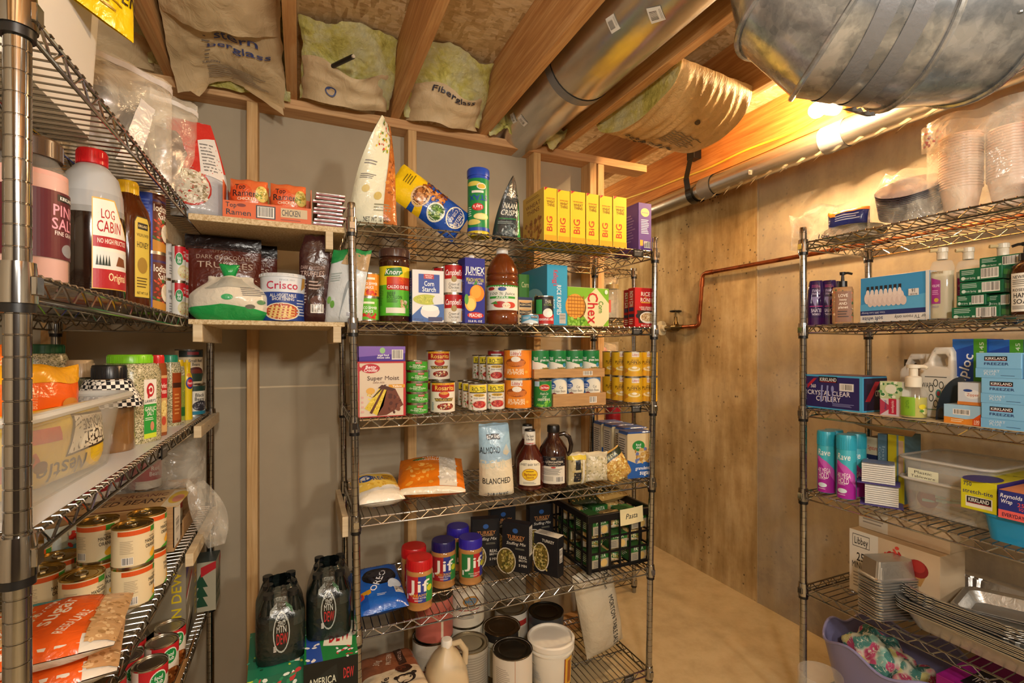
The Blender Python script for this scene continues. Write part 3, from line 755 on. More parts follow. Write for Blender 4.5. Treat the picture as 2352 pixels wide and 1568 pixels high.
G().tube([(0, 0, 0), (0, .03, 0), (0, .032, 0), (0, .045, 0)], [.022, .024, .05, .05], 28, '#cfc4a4').build('disc', 'plastic', f_)
# ================================================================ BRIDGE BOARDS
def board(label, z, th, x0, x1, y0, y1, mat='particle_board'):
    t = thing('bridge_board', label, 'shelf board', ((x0+x1)/2, (y0+y1)/2, z))
    a, b = (x1-x0)/2, (y1-y0)/2
    G().box(-a, -b, -th, a, b, 0, ch=.001).build('panel', mat, t, smooth=False)
    return t
BZ1, BZ2 = 1.802, 1.498
t1 = board('upper particle board shelf bridging the left and middle racks', BZ1, .018, -.295, .131, 1.65, 2.03)
for x in (-.1-.18, .205-.04): G().box(x-.01, -.2, -.075, x+.012, .2, -.018, ch=.001).build('cleat', 'pale_wood', t1, smooth=False)
t2 = board('lower pale board shelf bridging the left and middle racks', BZ2, .014, -.295, .131, 1.65, 2.03)
for x in (-.19, .19): G().box(x-.012, -.19, -.065, x+.012, .2, -.014, ch=.001).build('cleat', 'pale_wood', t2, smooth=False)
for (y0, y1, z, lb) in ((1.74, 2.1, 1.142, 'white wood cleat screwed to the far end of the third left shelf'), (1.62, 2.08, .80, 'white wood cleat on the far end of the fourth left shelf')):
    t = thing('wood_cleat', lb, 'wood strip', (-.285, y0, z)); G().box(-.012, 0, 0, .008, y1-y0, .036, ch=.001).build('board', 'pale_wood', t, smooth=False)
    G().lathe([(0, -.001), (.004, 0), (0, .003)], 8, at=(.009, .12, .018)).build('screw', 'tin', t)
# ================================================================ KIT FOR GOODS
ZL = [1.82, 1.5, 1.182, .84, .50, .082]
FX = {'m': 1.636, 'l': -.303, 'r': 1.775}
def zlev(sd, lv): return (ZL if sd == 'l' else TZ)[lv]+.0052
def face(x, y, off=0): return math.degrees(math.atan2(-x, y))+off
def pbox(sd, pl, pr, pt, lv, d=.02, zb=None, dy=.1):
    """place a carton by the pixels of its front face: returns loc (front face centre, base), w, h, rz, depth vector"""
    z = zb if zb is not None else zlev(sd, lv)
    if sd == 'm' or sd == 'n':
        Y = FX['m']+d; x0, x1 = fX(pl, Y), fX(pr, Y); xc = (x0+x1)/2
        return (xc, Y+dy/2, z), x1-x0, hZ(pt, xc, Y)-z, 0
    X = FX[sd]+(d if sd == 'r' else -d); y0, y1 = fY(pl, X), fY(pr, X); yc = (y0+y1)/2
    return (X+(dy/2 if sd == 'r' else -dy/2), yc, z), abs(y1-y0), hZ(pt, X, yc)-z, (-90 if sd == 'r' else 90)
def pcyl(sd, pl, pr, pt, lv, d=.02, zb=None, off=0):
    z = zb if zb is not None else zlev(sd, lv); pc = (pl+pr)/2; u = (pc-CX)/F_; r = .035
    for _ in range(12):
        if sd == 'm': y = FX['m']+d+r; x = fX(pc, y)
        else: x = FX[sd]+((d+r) if sd == 'r' else -(d+r)); y = fY(pc, x)
        r = (pr-pl)/2*dep(x, y)/F_/math.sqrt(1+u*u)
    return (x, y, z), r, hZ(pt, x, y)-z, face(x, y, off)
def ptop(px, py, Zt):
    z = (CH-Zt)*F_/(py-HY); u = (px-CX)/F_
    return (c_*u*z+s_*z, -s_*u*z+c_*z)
def lab(o, g, mat='print', name='printed_label'):
    return g.build(name, mat, o, smooth=False)
GAP = .0004
def carton(name, label, cat, P, depth, col, front=(), left=(), right=(), top=(), group=None, rz=None, ch=.0012, mat='carton', off=None, rot=None):
    loc, w, h, r0 = P
    if off: loc = (loc[0]+off[0], loc[1]+off[1], loc[2]+(off[2] if len(off) > 2 else 0))
    t = thing(name, label, cat, loc, r0 if rz is None else rz, group, rot=rot)
    G().box(-w/2+GAP, -depth/2, 0, w/2-GAP, depth/2, h-GAP, col, ch).build('carton', mat, t, smooth=False)
    g = G(); a, b = w/2, depth/2
    if front: draw(g, w, h, front, flatmap((-a, -b, 0), (w, 0, 0), (0, 0, h), (0, -1, 0)))
    if left: draw(g, depth, h, left, flatmap((-a, b, 0), (0, -depth, 0), (0, 0, h), (-1, 0, 0)))
    if right: draw(g, depth, h, right, flatmap((a, -b, 0), (0, depth, 0), (0, 0, h), (1, 0, 0)))
    if top: draw(g, w, depth, top, flatmap((-a, -b, h), (w, 0, 0), (0, depth, 0), (0, 0, 1)))
    if g.f: lab(t, g)
    t['_h'] = h
    return t
def radf(prof):
    d_ = {}
    for p in prof:
        if p[0] > 1e-5: d_[p[1]] = max(p[0], d_.get(p[1], 0))
    pr = sorted(d_.items())
    def f(z):
        for (z0, r0), (z1, r1) in zip(pr, pr[1:]):
            if z0 <= z <= z1 and z1 > z0: return r0+(r1-r0)*(z-z0)/(z1-z0)
        return pr[-1][1] if z > pr[-1][0] else pr[0][1]
    return f
def wrap(rf, z0, z1, Wd, pw=None, sx=1, sy=1):
    H = z1-z0; rm = rf((z0+z1)/2)
    def fn(u, v, k):
        z = z0+v*H; r = rf(z); a = (u-.5)*Wd/rm
        x, y = sin(a), -cos(a)
        if pw:
            q = (abs(x)**pw+abs(y)**pw)**(-1/pw); return Vector((x*(r*q*sx+k), y*(r*q*sy+k), z))
        return Vector((x*(r*sx+k), y*(r*sy+k), z))
    return fn
def can(name, label, cat, P, base, art=(), lid='#b9b3a4', group=None, ring=False, rim='#b8b2a5', wd=2.15, low=None, hh=None):
    loc, r, h, rz = P; h = hh or h
    t = thing(name, label, cat, loc, rz, group)
    prof = [(r*.985, .004), (r*.985, h-.004)]
    G().lathe([(r*.9, .004)]+[(r*.985, .0042), (r*.985, h-.0042)]+[(r*.9, h-.004)], 28, base).build('body', 'print', t)
    G().lathe([(0, .002), (r*.95, .002), (r*.97, 0), (r, 0), (r, .004), (r*.985, .0043)], 24, rim).build('base_rim', 'tin', t)
    g = G().lathe([(r*.985, h-.0043), (r, h-.004), (r, h-.0006), (r*.985, h), (r*.955, h-.0006), (r*.95, h-.0042), (r*.88, h-.0036), (r*.86, h-.0042), (r*.7, h-.0040), (r*.68, h-.0033), (r*.66, h-.0040), (0, h-.004)], 28, lid)
    g.build('lid', 'tin', t)
    if ring:
        q = G().tube([(r*.28*cos(a), r*.2+r*.36*sin(a), h-.0022) for a in [2*pi*i/16 for i in range(16)]], .0013, 6, '#c9c3b4', close=True)
        q.box(-r*.12, -r*.28, h-.004, r*.12, -r*.1, h-.002, '#b5ae9d', .0004); q.build('ring_pull', 'tin', t)
    if art:
        Wd = wd*r; g = draw(G(), Wd, h-.0084, art, wrap(lambda z: r*.985, .0042, h-.0042, Wd), r*.16); lab(t, g)
    t['_h'] = h
    return t
def bottle(name, label, cat, P, prof, mat='plastic', col='#fff', cap=None, capcol='#fff', art=(), lz=(.1, .6), wd=2.2, lbl=None, group=None, pw=None, sx=1, sy=1, parts=(), neck=None, n=32, capmat='plastic', lblback=True):
    """prof in fractions (r/R, z/H[,col]); cap likewise; lz label z-range in fractions"""
    loc, r, h, rz = P
    t = thing(name, label, cat, loc, rz, group)
    pf = [(p[0]*r, p[1]*h)+tuple(p[2:]) for p in prof]
    G().lathe(pf, n, col, pw=pw, sx=sx, sy=sy).build('body', mat, t)
    if neck: G().lathe([(p[0]*r, p[1]*h)+tuple(p[2:]) for p in neck], n).build('contents', 'liquid', t)
    if cap:
        g = G().lathe([(p[0]*r, p[1]*h)+tuple(p[2:]) for p in cap], 28, capcol)
        if cap[0][0] > .25:
            R_ = max(p[0] for p in cap)*r; za, zb_ = cap[0][1]*h, cap[-2][1]*h
            for i in range(28):
                a = 2*pi*i/28; g.box(-.0007, -R_-.0006, za+.001, .0007, -R_+.001, za+(zb_-za)*.8, capcol, M=Matrix.Rotation(a, 4, 'Z'))
        g.build('cap', capmat, t)
    if art:
        z0, z1 = lz[0]*h, lz[1]*h; rf = radf(pf); Wd = wd*rf((z0+z1)/2)
        ops = ([R(0, 0, 1, 1, lbl)] if lbl else [])+list(art)
        g = draw(G(), Wd, z1-z0, ops, wrap(rf, z0, z1, Wd, pw, sx, sy), r*.14, .0006); lab(t, g)
    t['_h'] = h
    return t
def bag(name, label, cat, loc, w, h, d, col='#fff', art=(), back=(), mat='film', twist=0, wp=None, dp=None, lean=(0, 0), rz=0, rot=None, group=None, wr=.004, seed=1, nu=18, nv=22, colf=None, seal=True, pmat='film_print', crease=14, parent=None, pname='pouch'):
    wp = wp or (lambda v: 1); dp = dp or (lambda v: max(0, 4*v*(1-v))**.45)
    t = parent or thing(name, label, cat, loc, rz, group, rot=rot)
    def surf(sg):
        def f(u, v):
            e = max(0, 1-abs(2*u-1)**2.4)**.6; q = dp(v)
            a = (u-.5)*w*wp(v); nn = noise.noise(Vector((u*w*crease+seed, v*h*crease, sg*2+seed)))*wr+noise.noise(Vector((u*w*40+seed, v*h*40, sg)))*wr*(.3 if crease > 10 else .12)
            y = -sg*(d/2*e*q+.0008)+nn*min(1, e*1.5)*min(1, v*8+.2)
            th = radians(twist)*v*v; lx, ly = lean[0]*v**1.6, lean[1]*v**1.6
            zz = v*h+noise.noise(Vector((u*3, seed, 0)))*wr*v
            return Vector((a*cos(th)-y*sin(th)+lx, a*sin(th)+y*cos(th)+ly, zz))
        return f
    F1, F2 = surf(1), surf(-1); g = G()
    g.grid(F1, nu, nv, col, colf); g.grid(lambda u, v: F2(1-u, v), nu, nv, col, (lambda u, v: colf(1-u, v)) if colf else None)
    g.build(pname, mat, t, ang=80)
    def onto(F):
        def fn(u, v, k):
            u = min(max(u, 0), 1); v = min(max(v, 0), 1); e = .004
            p = F(u, v); du = F(min(u+e, 1), v)-F(max(u-e, 0), v); dv = F(u, min(v+e, 1))-F(u, max(v-e, 0))
            n = du.cross(dv); n.normalize(); return p+n*k
        return fn
    if art: g = draw(G(), w, h, art, onto(F1), min(w, h)/11, .0014); g.build('printed_label' if pname == 'pouch' else 'inner_print', pmat, t, smooth=True, ang=80)
    if back: g = draw(G(), w, h, back, onto(lambda u, v: F2(1-u, v)), min(w, h)/11, .0014); g.build('back_print', pmat, t, ang=80)
    return t
def rrect(w, d, r, n=6):
    pts = []
    for cx, cy, a0 in ((w/2-r, d/2-r, 0), (-w/2+r, d/2-r, 90), (-w/2+r, -d/2+r, 180), (w/2-r, -d/2+r, 270)):
        for i in range(n+1):
            a = radians(a0+90*i/n); pts.append((cx+r*cos(a), cy+r*sin(a)))
    return pts
def tubshape(g, levels, col='#fff', n=6, closeb=True, th=.0015, wav=0):
    """open tub: levels [(w,d,r,z)] going up the outside then down the inside"""
    rows = []; vs = []
    for (w, d, r, z) in levels:
        p = rrect(w, d, r, n); rows.append(len(vs)); m = len(p)
        for i, (x, y) in enumerate(p):
            q = 1+(wav*(1 if i % 2 else -1) if wav else 0); vs.append((x*q, y*q, z))
    fs = []
    for a, b in zip(rows, rows[1:]):
        for i in range(m): j = (i+1) % m; fs.append((a+i, a+j, b+j, b+i))
    if closeb: fs += [tuple(range(m))[::-1], tuple(range(rows[-1], rows[-1]+m))]
    return g.add(vs, fs, col)
# ================================================================ MIDDLE RACK
Rc = lambda *a: [R(0, 0, 1, 1, a[0])]
# ---- top shelf
x, y = fX(855, 1.70), 1.70
bag('snack_bag', 'tall white popcorn bag twisted to a point, at the left end of the top shelf', 'snack bag', (x, y, 1.826), .165, .36, .07,
    '#e6e7cf', [E(.3, .33, .09, .035, '#d9c98a'), E(.6, .27, .09, .04, '#d2bd72'), L(.1, .42, .5, .47, 3, '#777'), L(.1, .55, .5, .6, 2, '#888'), R(.75, 0, 1, 1, '#b86a2e'),
     S(.25, .7, .75, .98, 60, .035, '#7f9c36', '#c8402c', '#d9c243', '#5b7a2c', '#e8e4d0'), S(.78, .3, 1, .95, 40, .05, '#d48a3c', '#8a4a1c'), T('NET WT 10 OZ', .6, .05, .035, '#444', .5), L(.55, .12, .9, .2, 3, '#8a8a70')],
    twist=80, rz=-16, wp=lambda v: 1-.5*v, lean=(.045, .0), seed=3, wr=.006, dp=lambda v: (1-v)**.7*min(1, v*12+.5))
bag('pretzel_bag', 'blue and yellow pretzel bag slumped beside the white popcorn bag', 'snack bag', (fX(1060, 1.72), 1.72, 1.855), .13, .29, .085,
    '#1d4fae', [R(0, .68, 1, 1, '#ecc714'), Q([(0, .6), (1, .72), (1, .66), (0, .5)], '#e8c21a'), S(.52, .35, .95, .66, 90, .05, '#8a4a1a', '#c07a34', '#5b2c0e', '#d9995a'), E(.42, .62, .3, .11, '#d8b98a'), E(.42, .62, .25, .09, '#6d3d16'), S(.25, .56, .6, .7, 30, .06, '#a86428', '#d69a58'),
     E(.32, .37, .26, .11, '#dfe6d8'), E(.32, .37, .22, .09, '#3f6d2c'), S(.15, .3, .5, .44, 30, .05, '#6ea044', '#2c5520', '#a9c46a'), E(.55, .14, .32, .12, '#e6e2cf'), E(.55, .14, .29, .105, '#1c4396'), T('OLD GOLD', .55, .17, .035, '#e8e4d4', .42), T('PRETZELS', .55, .1, .04, '#e8e4d4', .46), L(.5, .78, .85, .9, 4, '#7a6414')],
    rot=(radians(-8), radians(-56), radians(4)), seed=8, wr=.007)
P = pcyl('m', 1073, 1125, 392, 0, .03)
bottle('chip_canister', 'green chip canister with blue lid standing upside down', 'canister', P, [(.93, 0, '#d8c22c'), (.95, .03, '#d8c22c'), (.95, .07, '#d8c22c'), (.99, .07, '#1f47b5'), (.99, .12, '#1f47b5'), (.95, .125, '#1c8a4a'), (.95, .84, '#1c8a4a'), (.92, .86, '#1f47b5'), (.93, .885, '#1f47b5'), (1, .885, '#1f47b5'), (1, .98, '#1f47b5'), (.94, 1, '#1f47b5'), (0, .995, '#1f47b5')],
    art=[E(.3, .9, .3, .05, '#d8cc5a'), E(.62, .84, .18, .07, '#e9e6d8'), E(.62, .84, .15, .05, '#d7b33c'), T('STAX', .5, .6, .11, '#1a3fb0', .74, rot=180, sh=-.1), R(.25, .7, .7, .75, '#e8e8e0'), E(.48, .4, .22, .08, '#c3202b'), E(.48, .4, .2, .06, '#d63a30'), T("Lay's", .48, .4, .07, '#fff', .34, rot=180), E(.62, .2, .3, .07, '#e1d27c'), E(.6, .2, .25, .05, '#efe4a0'), E(.3, .08, .28, .06, '#dccb66'), L(.08, .2, .25, .42, 5, '#d8e8d0')], lz=(.14, .83), wd=2.5)
bag('cracker_pouch', 'dark grey and green naan cracker bag beside the upright chip canister', 'snack bag', (fX(1163, 1.70), 1.70, 1.826), .11, .235, .06, '#343c40',
    [R(.86, 0, 1, 1, '#2f9a4c'), R(.0, .62, 1, 1, '#3a4246'), T('stonefire', .5, .7, .06, '#e8e8e0', .8, 0), T('NAAN', .45, .52, .085, '#e2e4da', .62), T('CRISPS', .47, .41, .085, '#e2e4da', .72), R(.1, .3, .8, .32, '#2f7d46'), S(.3, .02, .8, .2, 40, .08, '#aebdc0', '#5a6a6e', '#2d3538'), L(.1, .22, .7, .27, 2, '#9aa')],
    twist=76, rz=-12, wp=lambda v: 1-.45*v, lean=(.03, 0), seed=5, wr=.005, dp=lambda v: (1-v)**.7*min(1, v*12+.5))
wt = [R(0, .0, 1, .12, '#e0a51c'), T('BiG', .42, .33, .42, '#c23a1c', .3, rot=90), T('WHEAT', .52, .74, .05, '#6b3416', .62), T('THINS', .52, .68, .05, '#6b3416', .58), T('100 WHOLE GRAIN', .5, .8, .028, '#a03c1c', .66), Q([(0, 1), (.3, 1), (0, .93)], '#b3262b'), R(.0, .0, .03, 1, '#f3d850')]
wl_ = [R(0, 0, 1, 1, '#d3b04a'), T('WHEAT', .5, .78, .08, '#7a4a1c', .7), T('THINS', .5, .66, .08, '#7a4a1c', .6), S(.1, .08, .9, .5, 50, .07, '#b07a30', '#8f5a20', '#d9a552'), L(.15, .88, .8, .94, 2, '#8a6a2a')]
lbs = ['leftmost yellow wheat cracker box, its big tan face showing', 'second yellow wheat cracker box from the left', 'third yellow wheat cracker box from the left', 'fourth yellow wheat cracker box from the left', 'fifth yellow wheat cracker box from the left', 'rightmost yellow wheat cracker box, beside the purple box']
b0 = None
for (pl, pr, pt), lb in zip(((1250, 1280, 431), (1281, 1310, 437), (1311, 1345, 440), (1347, 1376, 445), (1378, 1407, 450), (1409, 1440, 452)), lbs):
    P = pbox('m', pl, pr, pt, 0, .02, dy=.19)
    if b0 is None or pr-pl > 33: b = carton('cracker_box', lb, 'box', P, .19, {'*': '#e9c520', 'l': '#d3b04a', 'r': '#eadf9c', 't': '#e2c23a'}, wt, wl_, [L(.1, .3, .9, .9, 12, '#c9b565'), B(.2, .05, .6, .2)], group='wheat cracker boxes'); b0 = b0 or b
    else:
        b = dup(b0, P[0], label=lb); b.scale = (P[1]/(fX(1280, FX['m']+.02)-fX(1250, FX['m']+.02)), 1, P[2]/b0['_h'])
P = pbox('m', 1467, 1497, 466, 0, .02, dy=.17)
carton('cracker_box', 'purple snack box at the right end of the top shelf', 'box', P, .17, '#5b3d8c', [E(.5, .8, .32, .09, '#e0cf7a'), T('annies', .5, .8, .04, '#5b3d8c', .5), L(.2, .35, .8, .66, 9, '#e4def0'), R(.12, .1, .34, .22, '#dba23a'), B(.42, .06, .9, .2)], [L(.1, .2, .9, .8, 10, '#8b74b4')])
# ---- second shelf
tom = lambda c: [S(.3, .06, .85, .3, 12, .08, '#c22a1c', '#d8412c', '#8f1c12'), T('TACO SIMMER', .52, .55, .12, '#fff', .8), T('SAUCE', .52, .38, .12, '#fff', .4), R(.22, .74, .78, .84, '#f0ead0')]
P = pcyl('m', 822, 871, 684, 1, .02)
a = can('food_can', 'green taco sauce can under the orange one by the left post', 'can', P, '#63b32e', tom(0), hh=P[2])
P2 = pcyl('m', 823, 872, 629, 1, .02, zb=P[0][2]+P[2])
can('food_can', 'orange taco sauce can stacked on the green one', 'can', P2, '#e08a1e', tom(0)+[R(.02, .05, .16, .4, '#e9e6dc')])
P = pcyl('m', 870, 943, 575, 1, .02)
bottle('bouillon_jar', 'large dark jar of beef bouillon powder, green and yellow label', 'jar', P, [(0, 0), (.93, .0), (.97, .02), (.97, .78), (1, .8), (.98, .86), (.88, .885), (.88, .9), (0, .9)], 'glossy', '#3a1c10', [(.9, .885), (.96, .89), (.96, .985), (.92, 1), (0, 1)], '#4a3128',
    [R(0, .62, .35, 1, '#d9d024'), R(.35, .7, 1, 1, '#ddc81c'), R(.3, .52, 1, .78, '#c9401f'), Q([(.22, .8), (.3, .95), (.68, .98), (.72, .86), (.6, .8)], '#2c7a35'), T('Knorr', .46, .88, .1, '#fff', .42, sh=.2), R(.3, .52, .8, .64, '#b5231f'), T('CALDO DE RES', .62, .58, .06, '#fff', .6), T('BEEF', .42, .44, .07, '#1c3a18', .22), T('BOUILLON', .5, .37, .06, '#1c3a18', .4), L(.3, .26, .6, .33, 3, '#2c4a20'), R(.28, .05, .8, .16, '#e6e4d4'), S(.65, .16, .9, .32, 12, .06, '#e8dcc4', '#b99a70'), L(.02, .2, .2, .6, 12, '#3c6d24')], (.08, .75), 2.5, lbl='#57b32e')
P = pbox('m', 947, 1020, 620, 1, .02, dy=.05)
carton('starch_box', 'blue and white corn starch box between the bouillon jar and the soup cans', 'box', P, .05, {'*': '#e3e4e6', 'l': '#29429c', 't': '#dfe2ea'},
    [R(.2, .56, .86, .92, '#23449f'), R(.36, .83, .68, .92, '#b5282c'), T('WinCo', .52, .89, .028, '#fff', .24), T('FOODS', .52, .852, .02, '#fff', .2), T('Corn', .53, .74, .09, '#fff', .32), T('Starch', .53, .63, .09, '#fff', .44), E(.45, .43, .42, .1, '#b8bf3a'), S(.1, .36, .7, .5, 60, .02, '#d4d454', '#98a428'), E(.8, .42, .16, .1, '#d9dde2'), Q([(0, .12), (.3, .3), (1, .36), (1, .05), (.5, .0), (0, .02)], '#3a62a8'), E(.56, .2, .3, .13, '#dfe1e2'), E(.56, .27, .27, .06, '#f2f2ee'), T('NET WT 16 OZ', .2, .05, .025, '#335', .3), R(.5, .02, .95, .1, '#3c3f6a')],
    [T('Corn Starch', .45, .5, .5, '#c9cfe4', .7, rot=90)])
soup = [R(0, .5, 1, 1, '#b3191c'), T("Campbell's", .47, .73, .2, '#fff', .84, sh=.2), E(.5, .49, .13, .12, '#a08a4c'), T('Cream of', .5, .3, .1, '#333', .5, 0), T('Chicken', .5, .18, .1, '#333', .5, 0), T('SOUP', .5, .06, .06, '#888', .26), Q([(.86, .05), (1, .05), (1, .45), (.9, .4)], '#d8b070')]
P = pcyl('m', 1018, 1064, 676, 1, .03, off=6)
s1 = can('soup_can', 'lower red and white soup can of the front stack', 'can', P, '#e4e0d6', soup, group='cream of chicken soup cans')
s2 = dup(s1, (P[0][0], P[0][1], P[0][2]+P[2]), label='upper red and white soup can of the front stack')
P3 = (P[0][0]-.02, P[0][1]+.075, P[0][2])
s3 = dup(s1, P3, label='red and white soup can at the back, under another, behind the starch box')
s4 = dup(s1, (P3[0], P3[1], P3[2]+P[2]), label='red and white soup can at the back, upper one, peeking behind the starch box')
P = pbox('m', 1066, 1114, 592, 1, .02, dy=.07)
j = carton('juice_carton', 'tall blue peach nectar carton with white screw cap', 'carton', P, .07, {'*': '#2a2f8f', 't': '#3a3fa0'},
    [T('JUMEX', .5, .81, .1, '#fff', .92), T('Fruta de mi tierra', .52, .745, .03, '#fff', .7), T('PEACH NECTAR', .5, .66, .055, '#d8d23c', .86), T('FROM CONCENTRATE', .5, .61, .026, '#fff', .7), E(.6, .46, .36, .13, '#e08a20'), E(.55, .48, .25, .1, '#eba53c'), E(.28, .3, .28, .12, '#e8b04a'), E(.3, .29, .2, .09, '#f0cf72'), Q([(.4, .58), (.55, .66), (.62, .6)], '#3c8a3a'), E(.52, .12, .4, .05, '#c72c28'), T('PEACHES', .52, .12, .05, '#fff', .62), T('33.8 FL OZ', .5, .03, .03, '#fff', .7), E(.08, .36, .1, .08, '#5aa040')], [L(.1, .1, .9, .9, 20, '#4a50b0')], rz=4)
G().lathe([(.011, P[2]-.001), (.011, P[2]+.012), (.0095, P[2]+.014), (0, P[2]+.014)], 18, '#e4e4e2').build('cap', 'plastic', j)
P = pcyl('m', 1117, 1191, 572, 1, .02)
bottle('juice_bottle', 'large amber apple juice bottle with white cap and label', 'bottle', P, [(0, 0), (.9, 0), (1, .03), (1, .13), (.94, .15), (.97, .17), (.97, .48), (1, .5), (1, .54), (.93, .56), (1, .58), (1, .62), (.93, .64), (.99, .66), (.95, .72), (.7, .84), (.42, .91), (.33, .93), (.33, .955), (0, .955)], 'liquid', '#6d3514', [(.33, .93), (.35, .935), (.35, .99), (.3, 1), (0, 1)], '#dfe0e0',
    [R(0, .93, 1, 1, '#3f9a3c'), E(.5, .84, .1, .08, '#28489a'), E(.22, .86, .1, .07, '#a03030'), T('100 % Juice', .5, .66, .11, '#1e3a1e', .66, 0, sh=.25), R(.18, .46, .84, .55, '#3c9a3c'), T('APPLE', .5, .505, .06, '#fff', .3), E(.45, .22, .16, .13, '#b8302c'), E(.68, .2, .16, .13, '#c84a38'), E(.6, .18, .1, .12, '#ece2c4'), Q([(.2, .26), (.36, .36), (.4, .22)], '#4c8a3a'), L(.02, .2, .14, .8, 12, '#999')], (.18, .5), 2.7, lbl='#dfe3d8')
P = pbox('m', 1197, 1226, 628, 1, .17, dy=.1)
carton('cereal_box', 'green box mostly hidden behind the tan can case and coconut can', 'box', (P[0], P[1], P[2]+.0, 0), .06, '#4f8a3c', [T('Corn', .5, .8, .1, '#e8e0a0', .6)])
P = pbox('m', 1191, 1223, 722, 1, .05, dy=.07)
tb = carton('can_case', 'tan cardboard sleeve holding small dark fish cans', 'box', (P[0], P[1], .105, 0), .07, {'*': '#cdb58c', 'l': '#28324c', 't': '#2c3a5a'},
    [R(0, .9, 1, 1, '#22305a')]+[o for i in range(3) for o in (R(.08, .08+.28*i, .92, .28+.28*i, '#2c2c34'), E(.5, .27+.28*i, .42, .04, '#c9a16a'), T('ALBACORE', .5, .17+.28*i, .07, '#d9c9a0', .8))], [T('ALBACORE', .5, .5, .3, '#c9b98a', .7, rot=90)])
P = pcyl('m', 1227, 1274, 681, 1, .02, off=8)
can('food_can', 'black and red coconut milk can in front of the blue cereal box', 'can', P, '#18181c', [R(0, 0, 1, .36, '#b8241f'), R(.02, .36, .34, .9, '#2f9a50'), T('THAI', .62, .82, .13, '#d6cfb8', .3), T('KITCHEN', .62, .7, .07, '#8aa04c', .4), E(.62, .4, .24, .17, '#e9e6df'), E(.7, .36, .16, .1, '#f4f2ec'), T('coconut milk', .55, .18, .11, '#fff', .7)])
P = pcyl('m', 1197, 1238, 722, 1, .008)
can('fish_tin', 'short light blue tin in front of the coconut milk can', 'can', P, '#5aa6cf', [R(.55, .6, .98, .9, '#16161a'), T('KIRKLAND', .76, .78, .14, '#fff', .38), Q([(0, .1), (.5, .45), (1, .2), (1, 0), (0, 0)], '#d7e6ee'), L(.1, .5, .5, .8, 3, '#e8f0f2')])
P = pbox('m', 1257, 1304, 608, 1, .03, dy=.24)
carton('cereal_box', 'tall blue rice cereal box showing its spine and dark side', 'box', P, .24, {'*': '#2f9ac6', 'l': '#3a8fb4', 't': '#3a9fc8'},
    [T("Kellogg's", .42, .78, .22, '#c8242c', .27, rot=-90), T('RICE KRISPIES', .58, .42, .2, '#e8eef2', .5, rot=-90), T('RICE', .3, .35, .12, '#e8eef2', .16, rot=-90), B(.6, .03, .9, .2, 1)], [E(.5, .4, .4, .25, '#8fc6dc'), S(.2, .2, .8, .5, 40, .05, '#d8b882', '#e8d6ae')])
P = pbox('m', 1304, 1399, 660, 1, .03, dy=.06)
carton('cereal_box', 'green corn square cereal box lying on its side', 'box', P, .06, {'*': '#7ab52c', 't': '#a8b890'},
    [Q([(.25, .5), (.68, 1), (1, .55), (1, .45), (.7, 0), (.6, 0)], '#e0d2a0'), Q([(.55, .0), (.25, .45), (.7, .98), (1, .6), (1, .2), (.85, 0)], '#e2d6a8'), E(.2, .48, .24, .32, '#6b4418'), E(.18, .5, .23, .32, '#d79a3c'),
     *[R(.02+.07*i, .22, .03+.07*i, .78, '#a8641c') for i in range(6)], *[R(-.0, .28+.09*i, .4, .3+.09*i, '#a8641c') for i in range(6)],
     T('Chex', .6, .47, .24, '#c1272b', .82, rot=-90), T('Corn', .8, .5, .11, '#4a8a22', .32, rot=-90), S(0, 0, .4, .2, 30, .04, '#5f9a24', '#95c850', '#4b8420'), E(.93, .9, .04, .06, '#e8e8d8')])
ror = [T('RICE', .52, .84, .1, '#f4efe0', .46), T('A', .52, .765, .04, '#e8c040', .08), T('RONI', .52, .69, .1, '#f4efe0', .5), R(.3, .61, .74, .63, '#e8c040'), T('LONG GRAIN &', .54, .5, .042, '#f4efe0', .64), T('WILD RICE', .54, .45, .042, '#f4efe0', .5), Q([(.1, .42), (1, .42), (1, .1), (.2, .1)], '#3a2a1c'), E(.62, .24, .38, .15, '#e8e4da'), E(.62, .25, .33, .11, '#c9a878'), S(.35, .17, .9, .33, 60, .03, '#e0c89a', '#7a4a20', '#efe0c0'), E(.15, .28, .1, .06, '#26262e'), T('RICE', .5, .04, .04, '#e8e0d0', .4)]
rs = [T('RICE A RONI', .5, .72, .5, '#f0e8d8', .4, rot=90), R(.1, .25, .9, .33, '#262a44'), L(.2, .06, .8, .22, 3, '#e8d0c0'), R(.15, .4, .85, .5, '#303058')]
P = pbox('m', 1463, 1510, 661, 1, .015, dy=.045)
carton('rice_box', 'red rice mix box in front, by the right post', 'box', P, .045, {'*': '#b3181d', 't': '#c73a34'}, ror, rs, group='rice mix boxes', off=(-.01, 0))
P2 = pbox('m', 1458, 1505, 661, 1, .075, dy=.045)
carton('rice_box', 'red rice mix box behind the front one', 'box', (P2[0], P[1], P[2], 0), .045, {'*': '#a51a1f'}, ror, rs, group='rice mix boxes', off=(-.026, 0))
